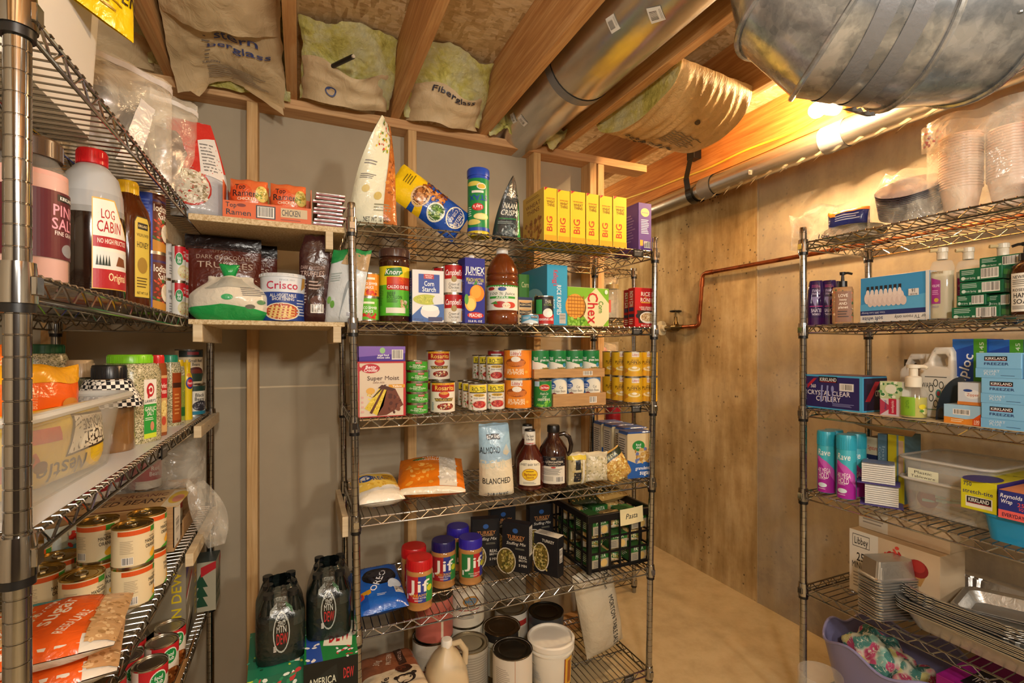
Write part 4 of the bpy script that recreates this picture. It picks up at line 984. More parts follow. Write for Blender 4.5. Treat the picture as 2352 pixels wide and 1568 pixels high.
# ---- third shelf
P = pbox('m', 821, 933, 830, 2, .02, dy=.06)
b = carton('cake_mix_box', 'red and cream yellow cake mix box standing by the left post', 'box', P, .05, {'*': '#b5252a', 'f': '#d8c8b2', 't': '#a82a2a'},
    [R(0, 0, .05, 1, '#b5252a'), R(.95, 0, 1, 1, '#b5252a'), R(0, .97, 1, 1, '#b5252a'), R(0, 0, 1, .015, '#b5252a'), Q([(.08, .89), (.0, .95), (.02, .8), (.1, .86)], '#b5232b'), E(.27, .875, .19, .085, '#b5232b'), T('Betty', .27, .9, .055, '#fff', .22, sh=.2), T('Crocker', .27, .845, .055, '#fff', .28, sh=.2), T('Super Moist', .53, .7, .075, '#4a2614', .66), T('cake mix', .43, .625, .04, '#6a3a1c', .24, 0, sh=.3), R(.64, .52, .98, .58, '#d89a24'), T('Yellow', .82, .55, .035, '#fff', .2), E(.27, .47, .09, .06, '#dba84a'),
     Q([(.15, .16), (.45, .52), (.62, .54), (.52, .2), (.4, .03)], '#d9bf3c'), S(.2, .1, .55, .42, 70, .02, '#e8d35a', '#c4a428'), Q([(.62, .54), (.78, .5), (.95, .2), (.6, .03), (.4, .02), (.53, .2)], '#6b3620'), Q([(.3, .35), (.34, .36), (.6, .58), (.55, .58)], '#3a1a0c'), Q([(.42, .52), (.5, .58), (.78, .5), (.72, .46)], '#4a2412'), Q([(.25, .08), (.3, .06), (.55, .5), (.52, .52)], '#5a2c16'), S(.65, .06, .88, .4, 20, .04, '#7d4630', '#502414'), L(.08, .06, .14, .4, 4, '#d9a9a0')])
P2 = pbox('m', 824, 932, 795, 2, .025, zb=P[0][2]+P[2], dy=.19)
carton('cake_mix_box', 'purple angel food cake mix box lying on the red cake mix box', 'box', (P2[0], P2[1], P2[2], 1), .17, {'*': '#4b2f97', 't': '#3c2a7c'},
    [Q([(0, .3), (1, .55), (1, 1), (0, 1)], '#7c58b4'), E(.5, .72, .06, .2, '#8fbf80'), T('angel food', .52, .42, .13, '#fff', .24), T('deluxe cake', .52, .26, .13, '#fff', .28), B(.7, .12, .95, .78)])
chl = [Q([(.1, 0), (.3, .6), (.5, .0)], '#2c7a24'), R(.46, .72, .74, .96, '#a8242a'), T('WinCo', .6, .86, .1, '#fff', .24), T('Diced', .5, .6, .17, '#eef4e0', .3), T('Green Chiles', .55, .42, .18, '#eef4e0', .74), T('mild flavor', .55, .24, .1, '#e0ecd0', .44)]
P = pcyl('m', 933, 984, 925, 2, .02, off=4); hh = P[2]
ps = ['bottom green chile can of the five stacked', 'second green chile can from the bottom of the stack of five', 'middle green chile can of the stack of five', 'second green chile can from the top of the stack of five', 'top green chile can of the stack of five']
c0 = can('food_can', ps[0], 'can', P, '#3f9a2e', chl, group='stack of green chile cans')
for i in range(1, 5): dup(c0, (P[0][0]+(.001 if i % 2 else -.001), P[0][1], P[0][2]+i*hh), P[3]+(5, -4, 3, -6)[i-1], ps[i])
ros = [R(0, .7, 1, 1, '#a61f1c'), R(0, .93, 1, 1, '#d8a024'), T('Rosarita', .55, .83, .15, '#f0d060', .78), E(.52, .6, .2, .12, '#b82a20'), E(.52, .65, .16, .05, '#d9a040'), Q([(.15, .48), (.9, .48), (.84, .37), (.2, .37)], '#3a1a10'), T('ENCHILADA SAUCE', .53, .425, .08, '#e8cf70', .68), E(.55, .18, .42, .17, '#e4ddca'), E(.58, .19, .32, .12, '#8a2418'), S(.35, .1, .85, .28, 30, .04, '#e8d9a8', '#b84a2c', '#5a1c10'), L(.02, .05, .14, .35, 6, '#3c7a94')]
P = pcyl('m', 988, 1046, 875, 2, .025, off=5)
a = can('food_can', 'white and red enchilada sauce can at the shelf front', 'can', P, '#e2ddd0', ros, lid='#8c867a', group='enchilada sauce cans')
P2 = pcyl('m', 984, 1030, 799, 2, .13)
a2 = dup(a, (P2[0][0], P2[0][1], zlev('m', 2)), label='lower enchilada sauce can of the rear stack'); dup(a, (P2[0][0], P2[0][1], zlev('m', 2)+P[2]), label='upper enchilada sauce can of the rear stack')
rot_ = [R(0, .66, 1, .98, '#e4cf30'), R(0, .66, 1, .7, '#2a2a2a'), R(.0, .72, 1, .9, '#e8d83c'), T('RO-TEL', .55, .81, .17, '#17171a', .78), E(.56, .58, .3, .06, '#c8a53c'), T('Original', .56, .58, .06, '#5a2a14', .4), T('DICED TOMATOES', .58, .46, .05, '#456', .6), E(.56, .22, .4, .17, '#ddd6c8'), E(.58, .22, .34, .14, '#b3282a'), S(.3, .12, .85, .32, 36, .04, '#cf4a3c', '#8f1c1c', '#dd7a60'), S(0, .0, .25, .6, 14, .05, '#c03a34', '#5a8a44')]
P = pcyl('m', 1076, 1119, 879, 2, .03, off=4)
rt = can('food_can', 'front left tomato and chile can of the lower row', 'can', P, '#e6e2d8', rot_, lid='#8f887c', group='diced tomato and chile cans')
for k, (pl, pr, d, lv, lb) in enumerate(((1118, 1160, .035, 0, 'front right can of the lower diced tomato row'), (1062, 1102, .11, 0, 'second row left can of the lower diced tomatoes'), (1052, 1090, .19, 0, 'rear left can of the lower diced tomatoes'), (1116, 1156, .105, 0, 'can behind the front right diced tomato can'),
        (1117, 1157, .1, 1, 'upper front can of stacked diced tomatoes'), (1100, 1138, .17, 1, 'upper middle can of stacked diced tomatoes'), (1086, 1122, .245, 1, 'upper rear can of stacked diced tomatoes'), (1110, 1146, .18, 0, 'lower can hidden among the diced tomato cans'), (1100, 1134, .26, 0, 'lower rear can below the stacked diced tomatoes'))):
    q = pcyl('m', pl, pr, 860, 2, d); dup(rt, (q[0][0], q[0][1], zlev('m', 2)+lv*P[2]), q[3]+4, lb)
lby = [R(0, .0, 1, 1, '#e08420'), R(.3, .8, .68, 1, '#e9e4da'), T("Libby's", .5, .89, .12, '#b3201f', .36, sh=.15), E(.48, .56, .36, .16, '#8a4416'), Q([(.14, .58), (.82, .64), (.78, .44), (.2, .42)], '#c7702a'), E(.5, .68, .16, .1, '#f0ece2'), T('100 % PURE', .47, .28, .1, '#f6ecd0', .6), T('PUMPKIN', .47, .18, .1, '#f6ecd0', .6), E(.86, .22, .06, .05, '#eaa63c')]
P = pcyl('m', 1158, 1222, 869, 2, .02, off=-4)
lb1 = can('food_can', 'lower large orange pumpkin can of the stacked pair', 'can', P, '#d9741c', lby, group='large orange pumpkin cans')
dup(lb1, (P[0][0], P[0][1], P[0][2]+P[2]), P[3]-5, label='upper large orange pumpkin can of the stacked pair')
q = pcyl('m', 1120, 1160, 800, 2, .31); can('food_can', 'red labelled can at the back under the shelf wires', 'can', (q[0], .037, .11, q[3]), '#a8282a', [R(.2, .6, .8, .9, '#eee'), T("Libby's", .5, .75, .14, '#a11', .5)])
q = pcyl('m', 1120, 1160, 800, 2, .31); can('food_can', 'tall red labelled can at the back of the third shelf', 'can', ((q[0][0], q[0][1], q[0][2]+.11), .037, .11, q[3]), '#a8282a', [R(.2, .6, .8, .9, '#eee'), T("Libby's", .5, .75, .14, '#a11', .5)])
# trays of green beans
def tray(name, label, cx, cy, z, w, d, h, group, th=.003, parent=None, art=True):
    t = thing(name, label, 'tray', (cx, cy, z), 0, group); g = G()
    g.box(-w/2, -d/2, 0, w/2, d/2, th); g.box(-w/2, -d/2, th, w/2, -d/2+th, h); g.box(-w/2, d/2-th, th, w/2, d/2, h); g.box(-w/2, -d/2+th, th, -w/2+th, d/2-th, h); g.box(w/2-th, -d/2+th, th, w/2, d/2-th, h)
    g.build('carton', 'cardboard', t, smooth=False)
    if art:
        g = draw(G(), w, h, [B(.68, .2, .82, .7)] if art == 1 else [L(.1, .3, .5, .6, 2, '#7a5a34')], flatmap((-w/2, -d/2, 0), (w, 0, 0), (0, 0, h), (0, -1, 0))); lab(t, g)
    return t
YT = FX['m']+.035; x0, x1 = fX(1271, YT), fX(1392, YT); w = x1-x0; cr = w/6-.0012
tray('can_tray', 'lower cardboard tray of blue green bean cans', (x0+x1)/2, YT+w/3, zlev('m', 2), w, w*.667, .05, 'bean can trays')
gv = [R(0, .0, 1, .34, '#5a8a3c'), E(.62, .62, .5, .36, '#e2e0d2'), E(.2, .72, .2, .14, '#2a58a4'), T('Great', .2, .75, .07, '#fff', .3), T('Value', .2, .67, .07, '#fff', .3), T('Cut', .66, .66, .1, '#333', .2, 0), T('Green Beans', .6, .52, .1, '#333', .62, 0), E(.7, .16, .3, .13, '#7aa23c'), S(.45, .05, .95, .28, 22, .06, '#4f7a28', '#8fb04a'), E(.33, .38, .12, .07, '#7a2a30')]
HC = .11
def place_tray(zb, base, art, nm, who, c_or=None):
    first = None; k = 0
    for row in range(2):
        for i in range(3):
            loc = (x0+.003+cr*(2*i+1)+.0005, YT+.003+cr*(2*row+1), zb+.004)
            lb = ('left', 'middle', 'right')[i]+' '+('front' if row == 0 else 'rear')+' '+who
            if first is None: first = can('food_can', lb, 'can', (loc, cr-.0005, HC, face(loc[0], loc[1], 2)), base, art, group=nm)
            else: dup(first, loc, face(loc[0], loc[1], 2), lb)
place_tray(zlev('m', 2), '#5d87ba', gv, 'blue green bean cans in the lower tray', 'blue green bean can in the lower tray')
zt = zlev('m', 2)+.004+HC
x0 -= .05; w2 = .36-.03; w2 = fX(1393, YT)-fX(1232, YT)
fc = [R(0, .6, 1, 1, '#17783c'), Q([(0, 0), (1, 0), (1, .38), (.5, .5), (0, .62)], '#e4e2d6'), R(0, .62, 1, 1, '#187a3d'), Q([(0, .62), (.5, .5), (1, .38), (1, .7), (0, .7)], '#187a3d'), E(.2, .68, .16, .13, '#1c8446'), T('food', .2, .72, .07, '#fff', .2), T('club', .2, .65, .07, '#fff', .2), T('cut', .62, .74, .06, '#fff', .14), T('green beans', .7, .63, .1, '#fff', .58), E(.72, .2, .3, .13, '#8a7a3c'), S(.45, .08, .98, .32, 30, .05, '#6b6a28', '#a3954c', '#4d5a20'), E(.88, .42, .1, .09, '#3c8ab0')]
tray('can_tray', 'upper cardboard tray of dark green bean cans', fX(1311, YT), YT+w2*.28, zt, w2, w2*.56, .034, 'bean can trays', art=1)
pc0 = None
for row in range(2):
    for i, pc in enumerate((1244, 1285, 1326, 1366)):
        r = w2/8-.0015; cx_ = fX(1311, YT)-w2/2+.004+r+(w2-.008-2*r)*i/3; loc = (cx_, YT+.004+r+row*(2*r+.001), zt+.004)
        lb = ('far left', 'inner left', 'inner right', 'far right')[i]+' '+('front' if row == 0 else 'rear')+' dark green bean can in the upper tray'
        if pc0 is None: pc0 = can('food_can', lb, 'can', (loc, r, .105, face(loc[0], loc[1], 18)), '#187a3d', fc, group='dark green bean cans in the upper tray')
        else: dup(pc0, loc, face(loc[0], loc[1], 4), lb)
P = pcyl('m', 1225, 1268, 872, 2, .02)
can('food_can', 'green cut green beans can with red emblem beside the lower tray', 'can', P, '#1f7a3a', [R(.05, .8, .35, 1, '#9cc4dc'), E(.62, .76, .28, .13, '#c9a040'), E(.62, .76, .25, .11, '#b5242a'), T('Del Monte', .62, .76, .08, '#fff', .42), T('Fresh Cut', .58, .52, .09, '#e8ecd8', .42, 0, sh=.3), T('CUT', .6, .38, .09, '#e8ecd8', .2), T('GREEN BEANS', .58, .29, .09, '#e8ecd8', .66), S(.2, .03, .9, .22, 26, .07, '#5fae34', '#8ec94a', '#3c8a28')])
pk = [R(.42, .8, .8, 1, '#e9e3d8'), T("Libby's", .61, .9, .1, '#b3201f', .34, sh=.15), T('100 % PURE', .58, .67, .05, '#5a3c14', .4), T('PUMPKIN', .54, .57, .12, '#3c2410', .72), T('easy pumpkin pie', .55, .49, .04, '#a0501c', .6), E(.55, .3, .32, .09, '#efe2b4'), E(.55, .33, .24, .06, '#d8b45c'), E(.55, .36, .13, .05, '#f2eedc'), Q([(0, .12), (.5, .2), (1, .1), (1, 0), (0, 0)], '#e0a82c'), Q([(0, .35), (.2, .3), (.25, .2), (0, .1)], '#c8862a')]
P = pcyl('m', 1432, 1476, 865, 2, .02, off=4); pk0 = None
for lv in (0, 1):
    for (pl, pr, d, lb) in ((1432, 1476, .02, 'middle front'), (1476, 1520, .02, 'right front'), (1405, 1447, .1, 'second row left'), (1446, 1486, .1, 'second row right'), (1384, 1424, .18, 'third row left'), (1424, 1462, .18, 'third row right')):
        q = pcyl('m', pl, pr, 860, 2, d)
        if lb == 'right front': q = ((P[0][0]+2*P[1]+.001, P[0][1], P[0][2]), 0, 0, q[3])
        lb2 = lb+' yellow pumpkin can, '+('lower' if lv == 0 else 'upper')+' layer'
        if pk0 is None: pk0 = can('food_can', lb2, 'can', P, '#e3b322', pk, group='yellow pumpkin cans')
        else: dup(pk0, (q[0][0], q[0][1], zlev('m', 2)+lv*P[2]), q[3]+4, lb2)
# ---- fourth shelf
Z4 = zlev('m', 3)
bag('cookie_pack', 'golden sandwich cookie pack lying by the left post', 'cookie pack', (fX(872, 1.72), 1.655, Z4+.034), .155, .2, .058, '#e8e2d2',
    [R(0, .25, 1, .8, '#e6c55a'), Q([(0, .2), (1, .35), (1, .25), (0, .12)], '#e8e6e0'), E(.28, .62, .17, .13, '#28509a'), E(.28, .62, .1, .07, '#e8e6de'), T('OREO', .52, .58, .16, '#234a98', .5, rot=0), R(.66, .5, .95, .75, '#d8a52c'), L(.68, .5, .93, .72, 4, '#7a5a1c'), S(.05, .3, .95, .5, 12, .05, '#f0dc94', '#d4a93c')],
    rot=(radians(-78), 0, radians(4)), seed=12, wr=.005, dp=lambda v: max(0, 4*v*(1-v))**.25)
bag('marshmallow_bag', 'orange bag of mini marshmallows lying at the shelf front', 'snack bag', (fX(985, 1.70), 1.66, Z4+.04), .235, .24, .075, '#dd7716',
    [R(.0, 0, .62, 1, '#e07a14'), S(.1, .12, .55, .6, 24, .05, '#e9a63c', '#eeb458'), R(.62, .08, .88, .92, '#dcd8cc'), S(.62, .1, .88, .9, 60, .03, '#f2efe8', '#c9c4b8', '#fff'), R(.0, .0, 1, .07, '#e8dfc8'), E(.3, .8, .1, .05, '#2c7a34'), T('MINI', .5, .85, .06, '#f4ead8', .3), T('MARSHMALLOWS', .5, .76, .06, '#f4ead8', .5)],
    rot=(radians(-74), 0, radians(-14)), seed=21, wr=.008)
bag('flour_bag', 'blue and cream almond flour pouch standing, label BLANCHED', 'flour bag', (fX(1143, 1.69), 1.70, Z4), .13, .262, .09, '#a9c4d8',
    [R(0, 0, 1, .5, '#dcd2b8'), Q([(0, .45), (1, .5), (1, .62), (0, .6)], '#9fc0da'), R(.0, .62, 1, 1, '#9fc4de'), R(.22, .78, .66, .86, '#15151a'), T('KIRKLAND', .44, .82, .045, '#fff', .4), T('ALMOND', .32, .64, .09, '#2c3a48', .62), T('FLOUR', .4, .45, .11, '#c9ccbc', .78), T('BLANCHED', .48, .22, .075, '#2a2420', .82), T('2 LB 1.36 KG', .5, .04, .045, '#334', .6), Q([(.7, .62), (.84, .72), (.94, .6), (.82, .55)], '#c4ccc8'), E(.8, .6, .09, .03, '#d4cbb0')],
    seed=31, wr=.006, rz=-12, lean=(-.01, .01), dp=lambda v: (1-v)**.45*min(1, v*10+.5), wp=lambda v: 1-.15*v)
bb = [(0, 0), (.85, 0), (.97, .03), (.9, .06), (1, .1), (1, .42), (.93, .52), (.6, .66), (.42, .72), (.36, .76), (.34, .9), (0, .9)]
bl = [Q([(.08, 0), (.92, 0), (.92, .85), (.75, 1), (.25, 1), (.08, .85)], '#e3dcc6'), T("SWEET BABY RAY'S", .5, .82, .085, '#23262c', .76), E(.5, .43, .3, .24, '#c98f1c'), E(.5, .43, .27, .21, '#e8c423'), T('Barbecue', .5, .44, .1, '#8a1c14', .44), T('Sauce', .5, .33, .1, '#8a1c14', .3), R(.36, .54, .64, .57, '#7a4a14'), L(.25, .05, .75, .15, 2, '#888')]
P = pcyl('m', 1185, 1250, 985, 3, .03)
bq = bottle('sauce_bottle', 'front brown barbecue sauce bottle with yellow round label', 'bottle', P, bb, 'liquid', '#4a1a10', [(.36, .74, '#b2282a'), (.37, .78, '#b2282a'), (.38, .78, '#e6e2d8'), (.38, .97, '#e6e2d8'), (.36, .975, '#1c1c1e'), (.34, 1, '#1c1c1e'), (0, 1, '#1c1c1e')], '#e6e2d8', bl, (.1, .52), 1.9, group='barbecue sauce bottles')
g = draw(G(), .06, .03, [T('The Sauce', .5, .68, .3, '#333', .6, sh=.2), T('is the Boss', .5, .3, .3, '#333', .6, sh=.2)], wrap(lambda z: P[1]*.38, P[2]*.8, P[2]*.94, P[1]*.9), .01, .0008); lab(bq, g, name='cap_print')
dup(bq, (P[0][0]+.045, P[0][1]+.12, P[0][2]), P[3], 'rear barbecue sauce bottle behind the yellow labelled one', group='barbecue sauce bottles')
bpy.data.objects
P = pcyl('m', 1238, 1305, 975, 3, .025)
t = bottle('sauce_jug', 'large dark barbecue jug with side handle and black label', 'jug', P, [(0, 0), (.95, 0), (1, .03), (1, .5), (.93, .62), (.62, .74), (.42, .8), (.4, .86), (.36, .88), (0, .88)], 'liquid', '#33170f', [(.36, .88), (.42, .885), (.42, .985), (.38, 1), (0, 1)], '#15110f',
    [R(0, .64, 1, 1, '#17141a'), T('LONGHORN', .55, .8, .08, '#e0d8c8', .72), T('BARBECUE', .55, .71, .04, '#c9b9a0', .5), E(.5, .92, .1, .04, '#b0a080'), E(.5, .6, .1, .03, '#b22a2a'), L(.08, .32, .92, .56, 6, '#555'), R(.08, .1, .5, .28, '#b9b4a8'), B(.6, .06, .92, .26)], (.08, .52), 1.7, lbl='#d9d4c6')
h_ = P[2]; r_ = P[1]
G().tube([(r_*x_, 0, h_*z_) for x_, z_ in ((.38, .84), (.75, .86), (1.08, .8), (1.22, .68), (1.16, .56), (.98, .5))], [.008, .009, .009, .009, .009, .008], 10, '#1c0f0b').build('handle', 'glossy', t)
def noodle(lb, px0, px1, py, d, c1, c2, s, rz=0, rot=None):
    P = pbox('m', px0, px1, py, 3, d, dy=.05)
    bag('noodle_pack', lb, 'food packet', (P[0][0], P[0][1], P[0][2]), P[1], P[2]*1.02, .055, c1, [S(.08, .1, .92, .85, 90, .06, *c2), R(0, .9, 1, 1, '#d8cfb0')]+s, seed=int(px0), wr=.005, rz=rz, rot=rot, mat='film')
noodle('packet of dark wafers in clear wrap, next to the barbecue jug', 1313, 1353, 1043, .03, '#cbbd90', ('#e0d6b0', '#8a7a4a', '#c9b87a'), [R(.2, .12, .55, .42, '#20242c'), R(.25, .5, .5, .8, '#1c2026'), R(.62, 0, .75, 1, '#d9d6c8'), R(0, .8, 1, .93, '#d6c040')])
noodle('middle packet of pale spiral noodles in clear wrap', 1353, 1401, 1041, .04, '#d8cfae', ('#e8e0c8', '#a8a07c', '#cfc49c', '#efeada'), [], -8)
P = pbox('m', 1398, 1450, 1040, 3, .03, dy=.05)
bag('noodle_pack', 'tilted packet of egg noodles with green label, by the sugar bags', 'food packet', (P[0][0]+.03, P[0][1]-.005, P[0][2]), .11, .135, .055, '#cfa55c', [S(.08, .08, .92, .72, 150, .045, '#e8cf7a', '#c99a3c', '#efdd9a', '#a8742a'), R(0, .78, 1, .97, '#26301a'), T('PASTA', .5, .87, .08, '#c9c27a', .5)], rot=(0, radians(-32), radians(-8)), seed=77, wr=.007)
sg = [Q([(0, 0), (1, 0), (1, .5), (.75, .36), (.35, .32), (0, .42)], '#2a5fae'), E(.42, .72, .24, .12, '#2f8a3e'), T('food', .42, .75, .05, '#fff', .2), T('club', .42, .69, .05, '#fff', .2), S(.3, .35, .95, .65, 40, .07, '#c9a45c', '#b08440', '#6a7ab0'), T('granulated', .6, .22, .07, '#fff', .6), T('sugar', .66, .12, .1, '#fff', .4)]
P = pbox('m', 1447, 1502, 995, 3, .03, dy=.09)
sb = carton('sugar_bag', 'front paper bag of granulated sugar with wheat picture', 'sugar bag', P, .085, {'*': '#cfc2a0', 'l': '#c9c0aa', 't': '#3a5f9e', 'b': '#2c5aa0'}, [R(0, 0, 1, 1, '#dac79c')]+sg, [R(.12, .2, .85, .92, '#ded8cc'), L(.18, .25, .8, .88, 12, '#555')], ch=.006, group='blue and tan sugar bags', rz=-6)
G().box(-P[1]/2+.004, -.04, P[2]-.004, P[1]/2-.004, .04, P[2]+.006, '#2c559c', .003).build('folded_top', 'film', sb)
for i, (pc, d) in enumerate(((1430, .13), (1402, .22), (1378, .31))):
    Y = FX['m']+d+.045; dup(sb, (fX(pc+20, Y), Y, Z4), -4, ('second', 'third', 'rearmost')[i]+' sugar bag behind the front one')
for (x, y0, y1, z, lb) in ((.132, 1.645, 1.98, .845, 'short white wood cleat on the left side of the fourth shelf'),):
    t = thing('wood_cleat', lb, 'wood strip', (x, y0, z)); G().box(-.009, 0, -.035, .009, y1-y0, .03, '#fff', .001).build('board', 'pale_wood', t, smooth=False)
# ---- fifth shelf
Z5 = zlev('m', 4)
bag('cookie_pack', 'blue chocolate sandwich cookie pack lying by the left post', 'cookie pack', (fX(880, 1.70)+.0, 1.66, Z5+.03), .165, .225, .055, '#1c5fc0',
    [E(.55, .66, .36, .2, '#101018'), E(.55, .66, .3, .16, '#2a2a34'), T('OREO', .5, .55, .13, '#eef2fa', .5, rot=58), R(.1, .05, .22, .3, '#1550ae'), Q([(0, .2), (.3, .3), (.3, .38), (0, .36)], '#d8a023'), Q([(0, .2), (.15, .24), (.15, .36), (0, .36)], '#c33a28'), E(.82, .45, .14, .1, '#dce8f4'), E(.72, .4, .05, .05, '#dce8f4'), B(.78, .22, .95, .36), L(.4, .2, .6, .26, 2, '#cfe0f4')],
    rot=(radians(-76), 0, radians(3)), seed=41, wr=.006, dp=lambda v: max(0, 4*v*(1-v))**.3)
def jif(lb, P, capc, extra, lid0=None, lab_=True):
    art = [R(0, 0, .46, 1, extra[0]), R(.46, 0, .72, 1, extra[1]), R(.72, 0, 1.02, 1, extra[2]), T('Jif', .5, .64, .44, '#f2efe6', .62), T(extra[3], .48, .28, .1, '#e8b83c', .56), T('PEANUT BUTTER', .5, .18, .055, '#f0e8d8', .44), E(.86, .52, .11, .12, '#c9cc30'), L(.34, .05, .66, .12, 2, '#e8e8e8'), R(.04, .1, .1, .3, '#eee')]
    return bottle('peanut_butter_jar', lb, 'jar', P, [(0, 0), (.88, 0), (.95, .02), (.9, .1), (.97, .14), (.98, .7), (.93, .78), (.85, .8), (0, .8)], 'liquid', '#b8834a', [(.9, .785), (.95, .79), (.95, .975), (.9, 1), (0, .998)], capc, art if lab_ else (), (.18, .7), 2.3, group='peanut butter jars')
cr_ = ('#b8242a', '#2b3d96', '#2c8a42', 'CREAMY')
x, y = ptop(965, 1285, .503+.172); jw = .0485
zj = .172
j1 = jif('front creamy peanut butter jar with red lid', ((fX(964, 1.71), 1.71, Z5), .0475, .172, face(.4, 1.71, 0)), '#c01a1e', cr_)
dup(j1, (fX(951, 1.815), 1.815, Z5), 10, 'rear peanut butter jar with red lid, behind the front one')
ec = ('#a8262c', '#2b3a90', '#2c8444', 'EXTRA CRUNCHY')
j2 = jif('dark blue lidded peanut butter jar turned to show its red and green label', ((fX(1019, 1.83), 1.83, Z5), .0475, .172, face(.5, 1.83, 5)), '#221c62', ec)
j3 = jif('purple lidded peanut butter jar with mostly purple label', ((fX(1081, 1.815), 1.815, Z5), .0475, .172, face(.6, 1.81, 20)), '#3427a8', ('#2b7a42', '#b8242a', '#32348e', ''))
dup(j3, (fX(1052, 1.95), 1.95, Z5), 40, 'rearmost peanut butter jar with dark blue lid')
stf = [E(.5, .84, .1, .05, '#2c5aa0'), T('TURKEY', .52, .71, .07, '#c9884c', .66), T('FLAVORED', .52, .655, .035, '#c9a070', .5), T('Stuffing Mix', .52, .58, .06, '#e2ddd0', .72, 0, sh=.3), E(.16, .2, .36, .27, '#d6cfba'), E(.16, .2, .33, .25, '#6b5a24'), S(0, .02, .42, .4, 90, .045, '#9a9040', '#b8a45c', '#4a4a1c', '#c9b878'), T('REAL', .78, .32, .06, '#e2ddd0', .3), T('BROTH', .78, .25, .04, '#e2ddd0', .3), T('5 MIN', .78, .15, .05, '#e2ddd0', .3), L(.5, .46, .9, .5, 2, '#887')]
Pst = [(1081, 1156, 1199, .27, -12, 'black stuffing mix box at the left, behind the purple lidded jar'), (1160, 1226, 1205, .17, -46, 'middle black stuffing mix box showing its white nutrition side'), (1124, 1190, 1185, .38, -4, 'rear black stuffing mix box under the shelf wires')]
sf0 = None
for pl, pr, pt, d, rz, lb in Pst:
    Y = FX['m']+d; loc = (fX((pl+pr)/2, Y), Y+.02, Z5)
    if sf0 is None: sf0 = carton('stuffing_box', lb, 'box', (loc, .118, .198, rz), .042, {'*': '#17171c', 't': '#1c1a24'}, stf, [R(.1, .1, .9, .9, '#1f1b2c')], [R(.1, .35, .9, .95, '#d8d2c4'), L(.15, .4, .85, .9, 14, '#444')], group='black stuffing mix boxes')
    else: dup(sf0, loc, rz, lb)
dup(sf0, (fX(1240, 2.0), 2.0, Z5), -3, 'rear black stuffing mix box left of the crate')
carton('stuffing_box', 'black stuffing mix box leaning forward at the right, barcode on its end', 'box', ((fX(1262, 1.745), 1.75, Z5), .115, .16, -60), .045, {'*': '#17171c', 't': '#d0ccc0', 'r': '#15151a'}, [E(.3, .42, .34, .36, '#d6cfba'), E(.3, .42, .3, .33, '#6b5a24'), S(.05, .12, .56, .72, 90, .045, '#9a9040', '#b8a45c', '#4a4a1c', '#c9b878'), T('TURKEY', .6, .85, .07, '#e2ddd0', .5)], (), [B(.25, .35, .75, .7, 1)], [R(.1, .1, .6, .9, '#cfcabc'), L(.15, .15, .55, .85, 6, '#444')])
# crate of pasta
cx_, cy_ = fX(1385, 1.80), 1.84; cw, cd, chh = .30, .33, .235; cyf = cy_-cd/2
t = thing('storage_crate', 'black plastic grid crate of pasta with paper tag', 'crate', (cx_, cy_, Z5), 0)
g = G(); a, b = cw/2, cd/2
g.box(-a-.012, -b-.012, chh-.03, a+.012, -b+.002, chh, ch=.002); g.box(-a-.012, b-.002, chh-.03, a+.012, b+.012, chh, ch=.002)
g.box(-a-.012, -b, chh-.03, -a+.002, b, chh, ch=.002); g.box(a-.002, -b, chh-.03, a+.012, b, chh, ch=.002)
g.c = [hx('#0f1413')]*len(g.f); g.build('rim', 'black_plastic', t)
g = G()
for s in (-1, 1):
    for i in range(7):
        x = -a+cw*i/6; g.box(x-.004, s*b-.003, 0, x+.004, s*b+.003, chh-.03)
        y = -b+cd*i/6; g.box(s*a-.003, y-.004, 0, s*a+.003, y+.004, chh-.03)
    for z in (.012, .075, .135):
        g.box(-a, s*b-.0025, z-.004, a, s*b+.0025, z+.004); g.box(s*a-.0025, -b, z-.004, s*a+.0025, b, z+.004)
    for q in (-1, 1): g.box(s*a-.008, q*b-.008, 0, s*a+.008, q*b+.008, chh-.03)
g.build('side_grid', 'black_plastic', t, smooth=False)
g = G()
for i in range(8): g.box(-a+cw*i/7-.004, -b, .002, -a+cw*i/7+.004, b, .006)
for i in range(8): g.box(-a, -b+cd*i/7-.004, .003, a, -b+cd*i/7+.004, .0065)
g.build('bottom_grid', 'black_plastic', t, smooth=False)
tg = thing('paper_tag', 'cream paper tag reading Pasta clipped to the crate rim', 'tag', (cx_+.045, cy_-b-.017, Z5+chh-.052), 0)
g = G().grid(lambda u, v: Vector(((u-.5)*.115, -.004*sin(pi*u)-.004*(1-v), (v-.0)*.065+.006*(u-.5))), 8, 4, '#ddd2a4'); g.build('paper', 'print', tg)
g = draw(G(), .115, .065, [T('Pasta', .47, .52, .32, '#24262c', .52, 0, sh=.2)], lambda u, v, k: Vector(((u-.5)*.115, -.004*sin(pi*u)-.004*(1-v)-k, v*.065+.006*(u-.5))), .02, .0006); lab(tg, g)
pb = None
k = 0
